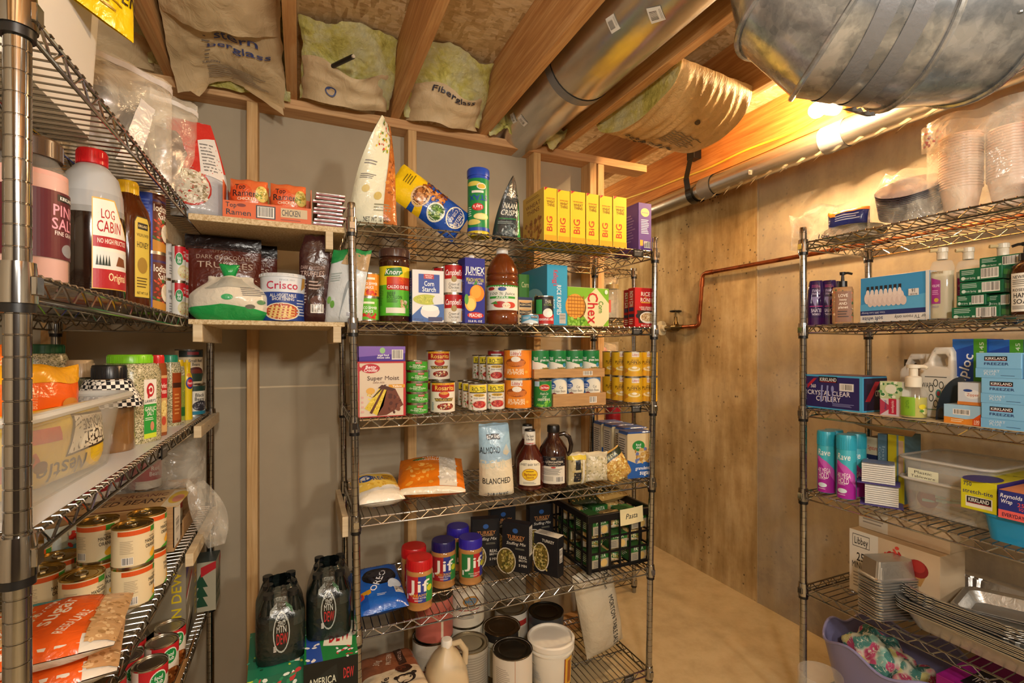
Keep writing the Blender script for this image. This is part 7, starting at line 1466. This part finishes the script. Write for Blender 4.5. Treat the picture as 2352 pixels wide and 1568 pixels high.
def clearbot(lb, pl, pr, pt, d, lab_, x=None):
    P = pcyl('r', pl, pr, pt, 1, d); h = P[2]*.84
    t = bottle('shampoo_bottle', lb, 'bottle', (P[0], P[1], h, P[3]), [(0, 0), (.95, 0), (1, .02), (1, .88), (.8, .97), (.4, 1), (0, 1)], 'glass_jar', '#fff', None, '#000', lab_, (.05, .9), 1.7, pw=3, sy=.65, group='clear pump shampoo bottles')
    G().lathe([(0, .004), (P[1]*.9, .004), (P[1]*.92, h*.8), (0, h*.81)], 24, '#d8c9a0', pw=3, sy=.62).build('contents', 'milky', t)
    g = G().lathe([(P[1]*.42, h), (P[1]*.45, h), (P[1]*.45, h+.02), (P[1]*.42, h+.022), (P[1]*.5, h+.023), (P[1]*.5, h+.036), (P[1]*.4, h+.038), (0, h+.038)], 20, '#d9d0bc'); g.tube([(0, 0, h+.031), (-.03, -.012, h+.03)], .006, 8, '#cdb88a'); g.build('pump', 'plastic', t)
    return t
pan = [Q([(.0, .25), (.42, .25), (.42, .7), (.0, .76)], '#9a2a80'), T('VOLUME', .21, .6, .05, '#e8d0e4', .34), T('PANTENE', .3, .86, .045, '#8a6a2c', .5), E(.24, .32, .1, .04, '#c9a83c'), T('PRO-V', .2, .19, .04, '#8a7aa0', .3), L(.05, .42, .38, .52, 3, '#d8a0cc')]
p0 = clearbot('front clear pump shampoo bottle with magenta label', 2136, 2194, 570, .05, pan)
dup(p0, (p0.location.x+.07, p0.location.y-.035, p0.location.z), label='clear pump bottle behind, between the shampoo and the green boxes', group='clear pump shampoo bottles')
dup(p0, (p0.location.x+.09, p0.location.y-.11, p0.location.z-.0), label='farther clear pump bottle behind the green soap boxes')
gs = [B(.52, .12, .92, .88), L(.06, .5, .42, .88, 3, '#b9cfc0'), E(.1, .25, .05, .14, '#c8d8cc'), T('Irish Spring', .27, .24, .14, '#c8d8cc', .24), R(.44, .1, .5, .3, '#b9cfc0')]
def soap(lb, pl, pr, pt, pb_, d, rz=-90, first=[None]):
    X = FX['r']+d; y0, y1 = fY(pl, X), fY(pr, X); yc = (y0+y1)/2; zt, zb = hZ(pt, X, yc), hZ(pb_, X, yc)
    return carton('soap_box', lb, 'box', ((X+.045, yc, zb), abs(y1-y0), zt-zb, rz), .09, {'*': '#14613f', 't': '#1c7048'}, gs, [R(.05, .3, .95, .7, '#2f8a3c')], [R(.05, .3, .95, .7, '#2f8a3c')], [R(.05, .2, .95, .8, '#1f7a50')], group='green soap boxes')
h1 = .034; X = FX['r']+.03; zb = ZR[1]
soap('bottom green soap box of the stack', 2186, 2299, 703, 733, .03)
soap('second green soap box from the bottom, set back', 2198, 2266, 676, 702, .04)
soap('third green soap box from the bottom', 2204, 2304, 645, 674, .035, -88)
soap('fourth green soap box, near the top of the stack', 2205, 2307, 613, 643, .035, -93)
soap('topmost green soap box, pushed back to the right', 2250, 2356, 586, 612, .07, -90)
soap('green soap box lying behind the second one, bright green side', 2268, 2330, 674, 703, .06)
P = pcyl('r', 2318, 2396, 598, 1, .02)
t = bottle('hand_soap_bottle', 'amber hand soap bottle with cream label at the right edge', 'bottle', P, [(0, 0), (.95, 0), (1, .02), (1, .78), (.85, .9), (.4, .98), (.38, 1), (0, 1)], 'liquid', '#3a1c0a', None, '#000', [T('NEWPORT', .42, .9, .08, '#1c1a18', .7), L(.06, .7, .9, .84, 3, '#5a5650'), R(.05, .66, .95, .67, '#1c1a18'), T('ROSEMARY', .44, .56, .07, '#1c1a18', .74), T('HAND', .4, .42, .12, '#1c1a18', .6), T('SOAP', .4, .26, .12, '#1c1a18', .6), L(.06, .06, .9, .16, 3, '#5a5650')], (.06, .76), 2.0, lbl='#dcd8cc')
pump(t, P[2], '#101012', .9, (-1, 0))
# ---- third shelf
t = thing('shelf_liner', 'pale wood grained liner on the third right shelf', 'shelf liner', (1.975, .72, ZR[2])); G().box(-.185, -.62, 0, .19, .42, .0012, '#c9b896').build('sheet', 'carton', t, smooth=False)
ZR2 = ZR[2]+.0016
P = rbx(1851, 1982, 862, 2, .03, .14, ZR2)
cut = [R(0, 0, 1, 1, '#4aa6d4'), R(.03, .04, .95, .95, '#2a2460'), R(.25, .78, .58, .96, '#141418'), T('KIRKLAND', .42, .87, .1, '#e8e8ec', .3), R(.28, .79, .56, .81, '#a0242a'), Q([(.04, .7), (.16, .9), (.22, .9), (.04, .58)], '#b02434'), T('360', .15, .66, .1, '#e8e8ec', .1), T('CRYSTAL CLEAR', .42, .47, .13, '#e8e4ec', .76), T('CUTLERY', .42, .3, .14, '#e8e4ec', .44), R(.62, .56, .86, .78, '#dcdce0'), B(.64, .58, .84, .76), Q([(.28, .2), (.3, .7), (.33, .7), (.31, .2)], '#8a90c8'), Q([(.38, .2), (.4, .7), (.43, .7), (.41, .2)], '#8a90c8'), E(.5, .6, .025, .1, '#8a90c8'), R(.49, .2, .51, .55, '#8a90c8'), L(.5, .1, .9, .2, 3, '#8a90c8')]
ct_ = [R(0, 0, 1, 1, '#3d3468'), Q([(.5, .1), (.9, .5), (.9, .8), (.5, .4)], '#8a2a34'), L(.1, .2, .5, .8, 6, '#5a5088')]
carton('cutlery_box', 'blue box of clear plastic cutlery at the left end of the third right shelf', 'box', P, .14, {'*': '#4aa6d4', 't': '#4a4474'}, cut, [], [R(.05, .05, 1, .95, '#26203f'), Q([(.1, .3), (.5, .85), (.7, .85), (.3, .3)], '#b02434'), T('CRYSTAL', .75, .52, .16, '#e8e4ec', .5)], ct_)
P = rbx(2022, 2073, 876, 2, .04, .05, ZR2)
carton('toothpick_box', 'green and pink toothpick pack between the cutlery box and the foaming soap', 'box', P, .05, {'*': '#d8d8d0'}, [R(0, .5, 1, 1, '#bcd0a0'), S(0, .55, 1, 1, 26, .1, '#5a9a5c', '#e8ecdc', '#3c7a48'), E(.5, .78, .26, .14, '#e0e4d4'), R(0, 0, 1, .46, '#d8d0dc'), Q([(.0, .0), (.55, .25), (.0, .48)], '#b8405c'), R(.4, .05, .75, .5, '#c02848'), T('toothpicks', .57, .27, .12, '#f0d8dc', .36, rot=90), T('diamond', .25, .3, .1, '#28407a', .28, rot=90)])
P = pcyl('r', 2066, 2132, 888, 2, .02, zb=ZR2)
t = bottle('foam_soap_bottle', 'clear foaming hand soap with yellow liquid and cream pump', 'bottle', P, [(0, 0), (.9, 0), (1, .04), (1, .78), (.8, .93), (.5, 1), (0, 1)], 'clear_plastic', '#fff', None, '#000', [R(0, .05, .55, .95, '#7fb02c'), T('LEMON', .3, .6, .12, '#4c7a1c', .4, rot=90), E(.8, .5, .14, .12, '#d8c82c'), E(.9, .28, .12, .14, '#e0dc9a'), E(.78, .3, .08, .06, '#4c8a2c')], (.06, .72), 2.2)
G().lathe([(0, .003), (P[1]*.92, .004), (P[1]*.95, P[2]*.06), (P[1]*.95, P[2]*.68), (0, P[2]*.69)], 28, '#b9b428').build('contents', 'liquid', t)
h = P[2]; r = P[1]
g = G().lathe([(r*.55, h), (r*.6, h), (r*.6, h+.03), (r*.5, h+.034), (r*.32, h+.036), (r*.32, h+.06), (r*.5, h+.061), (r*.5, h+.072), (0, h+.074)], 24, '#e6ddc8'); g.tube([(0, 0, h+.067), (r*.8, -.005, h+.066), (r*1.0, -.006, h+.062)], .006, 8, '#e6ddc8'); g.build('pump', 'plastic', t)
# white jugs
def jug2(lb, px, pr, pt, d, h_, col='#e4ddd0', lab_=None, handle=True):
    X = FX['r']+d; y0, y1 = fY(px, X), fY(pr, X); yc = (y0+y1)/2; w = abs(y1-y0); H = hZ(pt, X, yc)-ZR2
    t = thing('white_jug', lb, 'jug', (X+.05, yc, ZR2), -90, 'white plastic jugs')
    a = w/2; outl = [(-a*.98, 0), (a*.98, 0), (a, .01), (a, H*.7), (a*.96, H*.93), (a*.8, H), (-a*.1, H), (-a*.32, H*.93), (-a*.55, H*.80), (-a*.9, H*.74), (-a, H*.68), (-a, .01)]
    hole = [(a*.62, H*.72), (a*.64, H*.86), (a*.5, H*.9), (a*.0, H*.9), (-a*.22, H*.82), (-a*.15, H*.74)]
    bm = __import__('bmesh').new(); import bmesh
    vo = [bm.verts.new((x, -.04, z)) for x, z in outl]; vh = [bm.verts.new((x, -.04, z)) for x, z in hole]
    eo = [bm.edges.new((vo[i], vo[(i+1) % len(vo)])) for i in range(len(vo))]; eh = [bm.edges.new((vh[i], vh[(i+1) % len(vh)])) for i in range(len(vh))]
    bmesh.ops.triangle_fill(bm, edges=eo+eh, use_beauty=True)
    ext = bmesh.ops.extrude_face_region(bm, geom=bm.faces[:]); bmesh.ops.translate(bm, verts=[v for v in ext['geom'] if isinstance(v, bmesh.types.BMVert)], vec=(0, .08, 0))
    bmesh.ops.recalc_face_normals(bm, faces=bm.faces[:])
    ed = [e for e in bm.edges if len(e.link_faces) == 2 and e.calc_face_angle(0) > 1.2]
    bmesh.ops.bevel(bm, geom=ed, offset=.009, segments=3, affect='EDGES', profile=.6)
    bm.verts.ensure_lookup_table(); g = G().add([tuple(v.co) for v in bm.verts], [tuple(v.index for v in f.verts) for f in bm.faces], col) if not bm.verts.index_update() else None
    bm.free(); g.build('body', 'plastic', t, ang=50)
    if lab_: g = draw(G(), w*.8, H*.5, lab_, flatmap((-a*.8, -.0405, H*.1), (w*.8, 0, 0), (0, 0, H*.5), (0, -1, 0))); lab(t, g)
    G().lathe([(.016, H*.76), (.018, H*.765), (.018, H*.9), (0, H*.9)], 20, '#e8e4da' if handle else '#1c1c1e', at=(-a*.62, 0, 0)).build('cap', 'plastic', t)
    return t
sc_ = [R(0, 0, 1, 1, '#dedbd2'), T('WASH', .2, .72, .14, '#3a3a34', .44), *[E(.55+.3*cos(a)*.8, .5+.3*sin(a), .09, .11, '#4a4f4a') for a in [2*pi*i/7 for i in range(7)]], *[E(.55+.3*cos(a)*.8, .5+.3*sin(a), .06, .08, '#dedbd2') for a in [2*pi*i/7 for i in range(7)]], E(.6, .5, .1, .12, '#3c8a8a'), E(.6, .5, .06, .07, '#a03a4a'), R(.1, .03, .9, .05, '#4a7a4a'), R(.1, .95, .9, .97, '#4a4a44')]
jug2('large white jug with a handle hole and swirl label behind the foaming soap', 2108, 2187, 797, .10, .2, lab_=sc_)
jug2('white jug with black cap behind and left of the swirl label jug', 2062, 2120, 812, .19, .2, col='#ded8cc', handle=False)
def rbox(name, lb, pl, pr, pt, pb_, d, dy, col, front, left=(), right=(), top=(), grp=None, rz=-90, wscale=1):
    X = FX['r']+d; y0, y1 = fY(pl, X), fY(pr, X); yc = (y0+y1)/2; zt = hZ(pt, X, yc); zb = pb_ if pb_ < 3 else hZ(pb_, X, yc)
    return carton(name, lb, 'box', ((X+dy/2, yc, zb), abs(y1-y0), zt-zb, rz), dy, col, front, left, right, top, group=grp)
fz = [Q([(0, 0), (1, 0), (1, .38), (0, .38)], '#76b2dc'), R(0, .37, 1, .385, '#4a88b8'), R(.2, .68, .7, .86, '#141418'), T('KIRKLAND', .45, .77, .1, '#f0f0f0', .46), R(.22, .69, .68, .705, '#a0242a'), T('FREEZER', .46, .56, .1, '#1c2c66', .54), T('QUART', .36, .26, .09, '#c9dcec', .36), T('PLUS', .32, .15, .09, '#c9dcec', .26), L(.56, .08, .86, .12, 1, '#2a4a7a')]
fb = {'*': '#7ab6e0', 't': '#8cc0e4'}
rbox('freezer_bag_box', 'bottom light blue freezer bag box', 2254, 2362, 927, ZR2, .02, .14, fb, fz, grp='light blue freezer bag boxes')
zf = hZ(927, FX['r']+.02, fY(2300, FX['r']+.02)); h_ = zf-ZR2
for nm, n, dy_, dxx in (('middle light blue freezer bag box', 1, .0, 0), ('top light blue freezer bag box', 2, .012, 0), ('second top freezer bag box at the photo edge', 2, -1, .002), ('second middle freezer bag box at the photo edge', 1, -1, 0), ('second bottom freezer bag box at the photo edge', 0, -1, 0)):
    src = [o for o in COL.objects if o.name == 'freezer_bag_box'][0]; dup(src, (src.location.x+dxx, src.location.y+(dy_ if dy_ > -1 else -.002-abs(fY(2254, FX['r']+.02)-fY(2362, FX['r']+.02))), ZR2+n*(h_+.0005)), label=nm)
zip_ = [R(0, 0, .62, 1, '#1e4aa4'), R(.62, 0, 1, 1, '#4c9a2c'), T('Ziploc', .32, .45, .3, '#f0f4f8', .62, rot=76, sh=.1), T('145', .85, .85, .12, '#d8e8c8', .2, rot=90), Q([(0, .8), (.62, .9), (.62, 1), (0, 1)], '#2a6ac0')]
rbox('zipper_bag_box', 'blue and green zipper bag box standing behind the freezer boxes', 2189, 2268, 778, ZR2+.07, .13, .1, {'*': '#1e4aa4', 't': '#1a3a80'}, zip_, grp='blue zipper bag boxes')
rbox('zipper_bag_box', 'second blue zipper bag box, at the photo edge', 2270, 2352, 780, ZR2+.07, .14, .1, {'*': '#1e3a84'}, zip_, grp='blue zipper bag boxes')
rbox('storage_carton', 'plain carton that the blue zipper bag boxes stand on', 2192, 2350, 875, ZR2, .13, .13, {'*': '#5a6a7a'}, [L(.1, .2, .9, .8, 5, '#6a7a8c')])
hb_ = [R(0, 0, 1, 1, '#9cc4e0'), Q([(0, 0), (1, 0), (1, .4), (.6, .28), (0, .34)], '#d8862c'), Q([(.78, 0), (1, 0), (1, .62), (.78, .3)], '#d4561c'), R(.25, .48, .72, .78, '#dcdce0'), B(.27, .5, .7, .76), T('100', .89, .2, .14, '#f4e8d8', .16), T('BAGS', .89, .08, .06, '#f4e8d8', .14), L(.2, .08, .6, .26, 2, '#f0dcb8')]
rbox('sandwich_bag_box', 'light blue and orange box of one hundred bags', 2169, 2254, 930, ZR2, .03, .1, {'*': '#a4c8e2', 't': '#b8cfe0'}, hb_)
zt_ = hZ(930, FX['r']+.03, fY(2210, FX['r']+.03))+.0008
rbox('sandwich_bag_box', 'small white zipper bag box on the orange and blue one', 2200, 2254, 878, zt_, .04, .09, {'*': '#cfd8e4', 't': '#b8c4d4'}, [R(0, 0, 1, .14, '#d8843c'), E(.65, .48, .34, .2, '#e8ecf0'), T('Zipper', .66, .46, .12, '#c86a3c', .5), E(.45, .64, .2, .06, '#2a4a94')])
t = thing('plastic_roll', 'dark curved sheet of plastic wrap leaning behind the small boxes', 'plastic roll', (1.93, .86, ZR2))
G().grid(lambda u, v: Vector((-.07+.05*cos(pi*v*.5)-.02, -.05+.07*cos(pi*.5*u), .14*sin(pi*.5*u)*(.3+.7*v))), 20, 6, '#39424c').build('sheet', 'glossy', t, ang=80)
# ---- fourth shelf
ZR3 = ZR[3]
hs = [R(0, 0, 1, .0, '#fff'), Q([(0, 0), (1, 0), (1, .18), (.85, .45), (.5, .6), (.15, .75), (0, .72)], '#a8249c'), Q([(0, .75), (.15, .78), (.5, .64), (.88, .46), (1, .2), (1, .24), (.9, .5), (.5, .68), (0, .8)], '#c45ab8'), T('Rave', .36, .87, .13, '#e8f4f4', .62, sh=.1), T('4X MEGA', .38, .48, .1, '#f0e4f0', .6), T('HOLD', .36, .37, .11, '#f0e4f0', .5), E(.3, .16, .22, .05, '#d8e8f0'), L(.1, .06, .5, .1, 1, '#e0c0dc'), L(.1, .28, .6, .32, 2, '#e0c0dc')]
P = pcyl('r', 1877, 1921, 989, 3, .03)
spr = [(0, 0), (.94, 0), (1, .01), (1, .75), (.96, .765), (.96, .77), (0, .77)]
h0 = bottle('hair_spray', 'front left aqua and magenta hair spray can', 'spray can', P, spr, 'plastic', '#3cb0c4', [(1, .77), (1, .98), (.94, 1), (0, 1)], '#2fa8c4', hs, (.01, .76), 2.3, group='aqua and magenta hair spray cans')
for pc, y0_, d, lb in ((1945, 992, .02, 'front right aqua and magenta hair spray can'), (1916, 985, .085, 'rear left hair spray can between the front two'), (1968, 988, .085, 'rear right hair spray can')):
    X = FX['r']+d+P[1]; y = fY(pc, X); dup(h0, (X, y, ZR3), face(X, y), lb)
rbox('medicine_box', 'white and navy bath salt box with its flap open', 1990, 2017, 1004, ZR3, .17, .09, {'*': '#232a54', 't': '#333'}, [R(0, .7, 1, 1, '#c9c2a8'), T('Signature', .55, .82, .07, '#b8402c', .8), T('Epsom', .5, .56, .13, '#dcdce4', .94), T('Salt', .42, .38, .13, '#dcdce4', .5)])
rbox('medicine_box', 'grey blue instant cold pack box', 2016, 2038, 996, ZR3, .16, .1, {'*': '#5d7f96'}, [T('Instant', .66, .6, .3, '#9ab0c0', .44, rot=-90), T('Cold Pack', .28, .55, .28, '#9ab0c0', .5, rot=-90)])
t = rbox('medicine_box', 'yellow value size box with an open tan flap', 2039, 2078, 998, ZR3, .15, .1, {'*': '#5d7f8c', 'f': '#c2b41c'}, [R(.55, 0, .66, 1, '#6a8a94'), R(.66, .4, .95, .92, '#c9a88c'), T('VALUE SIZE', .25, .35, .2, '#5a5a14', .4, rot=-90)])
hb = t['_h']; g = G(); g.add([(-.06, -.05, hb), (.05, -.05, hb), (.09, -.10, hb+.03), (-.12, -.12, hb+.035)], [(0, 1, 2, 3)], '#c29a62'); g.build('open_flap', 'cardboard', t, smooth=False)
# cotton swabs
def swabs(lb, x, y, z, rz):
    t = thing('swab_pack', lb, 'swab pack', (x, y, z), rz, 'stacked cotton swab packs'); g = G()
    for i in range(9):
        for j in range(9):
            zz = .006+i*.0072; yy = -.032+j*.0075; g.tube([(-.046, yy, zz), (-.04, yy, zz), (.04, yy, zz), (.046, yy, zz)], [.0032, .0024, .0024, .0032], 6, '#eceae6')
    o = g.build('swab_rows', 'matte', t); o['kind'] = 'stuff'
    G().box(-.047, -.037, .0035, .047, .034, .071, '#fff', .001).build('clear_tray', 'clear_plastic', t, smooth=False)
    G().box(-.06, -.042, 0, .06, .05, .0015, '#5a4f9a').build('backing_card', 'carton', t, smooth=False)
    G().box(-.044, -.034, .0715, .044, .034, .0722, '#6a7aa0').build('top_label', 'print', t, smooth=False)
    return t
X = 1.86; s1 = swabs('upper clear pack of white cotton swabs', X, fY(2015, X)-.005, ZR3+.074, -62); dup(s1, (X-.0, fY(2018, X)-.01, ZR3+.001), -60, 'lower clear pack of white cotton swabs')
# clear bins
def tub(lb, x, y, z, w, d, h, name='clear_bin', mat='clear_bin', col='#ddd', rz=0, grp=None):
    t = thing(name, lb, 'bin', (x, y, z), rz, grp)
    tubshape(G(), [(w*.86, d*.88, .03, 0), (w*.95, d*.96, .035, h*.88), (w, d, .04, h*.9), (w*1.01, d*1.01, .04, h), (w*.95, d*.96, .035, h), (w*.935, d*.945, .035, h*.88), (w*.84, d*.86, .03, .003)], col).build('body', mat, t)
    if mat == 'clear_bin': G().tube([(x_, y_, h-.005) for x_, y_ in rrect(w*1.01, d*1.01, .04)], .004, 8, '#d8d4cc', close=True).build('rim', 'milky', t)
    return t
bx_, by_ = 2.0, .88
b1_ = tub('lower clear bin of straws and plastic tableware', bx_, by_, ZR3, .27, .25, .115, grp='nested clear bins')
b2_ = tub('upper clear bin with a Plastic Tableware label, nested in the lower', bx_, by_, ZR3+.068, .27, .25, .115, grp='nested clear bins')
g = draw(G(), .085, .033, [R(0, 0, 1, 1, '#dfe2c8'), T('Plastic', .5, .7, .27, '#26262a', .6, 0), T('Tableware', .5, .28, .25, '#26262a', .8, 0)], flatmap((0, 0, 0), (0, -.085, 0), (0, 0, .033), (-1, 0, 0))); o = g.build('paper_label', 'print', b2_, smooth=False); o.location = (-.1335, .09, .045)
cols = ['#a8d8cc', '#e8e4e0', '#d8b8c0', '#8cc4b8', '#e0dcd8', '#c9a8b0']
st0 = {}
for i in range(26):
    c = cols[i % 6]; x = bx_+RN.uniform(-.07, .06); y = by_+RN.uniform(-.05, .05); z = ZR3+.012+RN.uniform(0, .045); rt = (RN.uniform(-.15, .15), RN.uniform(-.1, .1), RN.uniform(1.0, 2.1))
    if c not in st0: s_0 = thing('drinking_straw', 'pastel drinking straw lying loose in the lower clear bin', 'straw', (x, y, z), 0, 'straws in the clear bin', rot=rt); G().tube([(-.065, 0, 0), (.065, 0, 0)], .005, 8, c, cap=False).build('tube', 'plastic', s_0); st0[c] = s_0
    else: dup(st0[c], (x, y, z), rot=rt)
# wraps on the blue tub
zt_ = ZR3+.075
t = tub('bright blue plastic tub under the wrap boxes at the right', 1.90, .637, ZR3, .22, .24, .075, 'blue_tub', 'plastic', '#1f8fc4')
sw = [R(.02, .02, .98, .98, '#c9c420'), T('750', .2, .86, .13, '#23265a', .24), T('stretch-tite', .48, .62, .13, '#23265a', .84), R(.15, .1, .88, .46, '#dcd8cc'), R(.18, .22, .85, .44, '#16161a'), T('KIRKLAND', .51, .34, .13, '#e8e8e4', .58), R(.2, .23, .83, .25, '#a0242a')]
X = FX['r']+.005
t = rbox('plastic_wrap_box', 'yellow plastic wrap box with purple ends on the blue tub', 2207, 2291, 1105, zt_+.001, .01, .30, {'*': '#c9c420', 't': '#cfc62a', 'r': '#2f2a74'}, sw, (), [R(0, 0, 1, 1, '#2f2a74'), Q([(0, .3), (.5, .5), (.5, .8), (0, .7)], '#d8762c')], [E(.4, .15, .5, .2, '#35307a'), T('FREE', .55, .55, .1, '#7a7a1c', .5, rot=20)])
rw = [R(0, 0, 1, .3, '#e0605c'), R(0, .3, 1, 1, '#28307c'), T('Reynolds', .34, .82, .14, '#f0f0f4', .6, sh=.15), T('Wrap', .22, .62, .14, '#f0f0f4', .32, sh=.15), T('250', .66, .58, .13, '#d8504c', .3), T('SQ FT', .68, .43, .09, '#d8504c', .26), T('EVERYDAY', .4, .14, .13, '#26203f', .6)]
rbox('foil_wrap_box', 'blue and coral foil wrap box at the right edge on the blue tub', 2294, 2382, 1132, zt_+.001, .0, .30, {'*': '#28307c', 't': '#d86a50'}, rw, (), (), [R(0, 0, 1, .5, '#e08a5c')])
# ---- fifth shelf
ZR4 = ZR[4]
gl_ = lambda u, v, s: [Q([(u-.08*s, v+.16*s), (u+.08*s, v+.16*s), (u+.025*s, v-.02*s), (u-.025*s, v-.02*s)], '#b9894a'), E(u, v+.17*s, .085*s, .1*s, '#8a1f1c'), E(u, v+.2*s, .06*s, .07*s, '#a8302a'), Q([(u-.01*s, v-.02*s), (u+.01*s, v-.02*s), (u+.012*s, v-.18*s), (u-.012*s, v-.18*s)], '#a89070'), E(u, v-.2*s, .06*s, .035*s, '#b8a080')]
lib = [R(0, 0, .35, 1, '#dcd6c8'), R(.35, 0, 1, 1, '#cdb594'), R(.04, .74, .25, .94, '#26221e'), R(.045, .75, .245, .93, '#dcd6c8'), T('Libbey', .145, .84, .11, '#26221e', .17), T('25', .14, .58, .13, '#26221e', .1), T('MINI FLARE', .18, .44, .1, '#26221e', .3), L(.05, .08, .3, .34, 5, '#9a9288')]+gl_(.55, .5, 1.3)+gl_(.78, .5, 1.3)+[S(.42, .7, .62, .98, 10, .03, '#b8201c', '#d84a3c')]
lb0 = rbox('glassware_box', 'lower white and tan dessert glass box with red berries', 1952, 2160, 1243, ZR4, .13, .15, {'*': '#cbb595', 't': '#d2b48a'}, lib, grp='dessert glass boxes')
dup(lb0, (lb0.location.x+.05, lb0.location.y-.004, ZR4+lb0['_h']+.001), label='upper dessert glass box, under the shelf wires')
# foil
def panshape(w, d, r, h, rim, n=8, flute=.0, oval=False):
    lv = [(w*.8, d*.84, r*.8, 0), (w*.93, d*.95, r*.95, h*.94), (w, d, r, h), (w*1.0+rim, d+rim, r+rim/2, h+.001), (w+rim, d+rim, r+rim/2, h+.004), (w, d, r, h+.003), (w*.92, d*.94, r*.95, h*.93), (w*.79, d*.83, r*.8, .0015)]
    return tubshape(G(), lv, '#c9c9c6', n=n, wav=flute)
def pans(name, lb, grp, x, y, z, n, dz, g, rz=0, jit=2, rx=0):
    t0 = None
    for i in range(n):
        rot = (rx, 0, radians(rz+((i*5) % 7-3)*.3*jit))
        if t0 is None: t0 = thing(name, lb, 'foil pan', (x, y, z), 0, grp, rot=rot); g.build('foil_body', 'foil', t0, ang=25)
        else: dup(t0, (x+((i*3) % 5-2)*.0008, y, z+dz*i), rot=rot)
pans('foil_tray', 'rectangular foil roasting tray nested in the lower stack', 'rectangular foil trays', 1.965, .72, ZR4, 7, .0055, panshape(.33, .53, .05, .055, .014), 0)
pans('foil_roaster', 'oval fluted foil roaster nested in the upper stack', 'oval foil roasters', 1.985, .80, ZR4+.037, 7, .0058, panshape(.33, .47, .16, .052, .014, 22, .012), 3)
pans('foil_tray_small', 'small foil tray lying tilted inside the oval roaster', 'small foil trays', 1.975, .73, ZR4+.085, 2, .006, panshape(.2, .27, .03, .035, .01), 12, rx=radians(-6))
lf = panshape(.085, .15, .014, .058, .01, 6, .006); lf.xf(Matrix.Rotation(pi, 4, 'X')); lf.xf(Matrix.Translation((0, 0, .062)))
pans('loaf_pan', 'upside down foil loaf pan nested in the tall stack', 'foil loaf pans', 1.845, 1.02, ZR4, 15, .0092, lf, 74, 3)
# ---- bottom shelf
ZR5 = ZR[5]
t = thing('laundry_basket', 'lavender plastic tub with a wavy rim on the bottom right shelf', 'basket', (1.965, 1.055, ZR5))
def bk(u, v, r0=1):
    a = 2*pi*u; q = (abs(sin(a))**3+abs(cos(a))**3)**(-1/3); k = .78+.22*v; z = .25*v+(.018*sin(6*a)*v**3)
    return Vector((.185*sin(a)*q*k*r0, -.21*cos(a)*q*k*r0, z))
g = G().grid(bk, 72, 12, '#8583ad'); g.grid(lambda u, v: bk(u, 1-v, .985)+Vector((0, 0, .002)), 72, 12, '#8583ad'); g.build('wall', 'plastic', t, ang=80)
G().tube([bk(i/72, 1, .995) for i in range(72)], .005, 8, '#8d8bb5', close=True).build('rim', 'plastic', t)
G().box(-.12, -.16, .0, .12, .16, .004, '#7d7ba5').build('floor_panel', 'plastic', t)
def lump(name, lb, cat, x, y, z, rx, ry, rz_, mat, seed, amp, sc=3.2):
    def f(u, v):
        th = pi*v; ph = 2*pi*u; d = Vector((sin(th)*cos(ph), sin(th)*sin(ph), cos(th)))
        k = 1+noise.noise(d*sc+Vector((seed, 0, 0)))*amp+noise.noise(d*sc*2.3+Vector((seed, 3, 0)))*amp*.35
        return Vector((d.x*rx*k, d.y*ry*k, d.z*rz_*k))
    t = thing(name, lb, cat, (x, y, z)); G().grid(f, 64, 40).build('cloth', mat, t, ang=80); return t
lump('floral_cloth', 'crumpled pale green cloth with pink flowers inside the lavender tub', 'cloth', 1.935, 1.10, ZR5+.15, .105, .11, .13, 'floral_cloth', 4, .32, 1.9)
lump('floral_cloth', 'folded floral cloth bulging toward the right side of the lavender tub', 'cloth', 1.95, 1.0, ZR5+.12, .10, .09, .11, 'floral_cloth', 9, .3, 2.1)
rbox('trash_bag_box', 'magenta and black trash bag box at the bottom right', 2150, 2310, 1585, ZR5, .03, .26, {'*': '#8a1470', 't': '#9a1a80'}, [T('13 GAL', .5, .6, .2, '#e8e0e8', .6)], (), (), [R(.3, .1, .7, .6, '#1a141c'), T('13 GAL', .5, .35, .2, '#e8e0e8', .3, rot=180)])
g = thing('clear_cake_cover', 'round clear cover standing at the left of the lavender tub', 'cover', (1.69, 1.15, .105), 0)
G().lathe([(0, -.105), (.045, -.105), (.03, -.09), (.012, -.06), (.012, -.02), (.04, .0)], 24, '#cbb890').build('stem', 'clear_plastic', g)
G().lathe([(.04, 0), (.06, .02), (.07, .1), (.07, .16), (.066, .16), (.066, .1), (.056, .022), (0, .02)], 28, '#cbb890').build('bowl', 'clear_plastic', g)
# ================================================================ BEYOND THE STUD WALL
t = bottle('clear_jar', 'clear square jar with tan lid on the rack beyond the wall', 'jar', ((1.70, 2.42, 1.5965), .05, .20, -20), [(0, 0), (.95, 0), (1, .02), (1, .78), (.7, .86), (0, .86)], 'glass_jar', '#fff', [(.7, .86), (.75, .865), (.75, .985), (.7, 1), (0, 1)], '#b8a270', [R(0, .1, .3, .7, '#d85a3c')], (.1, .7), 2.0, pw=4)
bag('clear_bag', 'pale plastic bag hanging on the rack beyond the wall', 'plastic bag', (1.66, 2.56, 1.5965), .3, .26, .14, '#fff', rz=-30, seed=131, wr=.03, mat='milky_film', crease=7)
bag('clear_bag', 'pale striped bag on the middle shelf of the rack beyond the wall', 'plastic bag', (1.60, 2.45, 1.288), .3, .17, .14, '#fff', [S(.1, .2, .9, .9, 24, .05, '#d89a8a', '#e8d8c0')], rz=-10, seed=133, wr=.02, mat='milky_film', crease=7)
can('storage_tin', 'dark red tin on the rack beyond the wall', 'tin', ((1.69, 2.40, .9785), .045, .16, 0), '#8a1420', [R(.2, .3, .8, .7, '#a02030')])
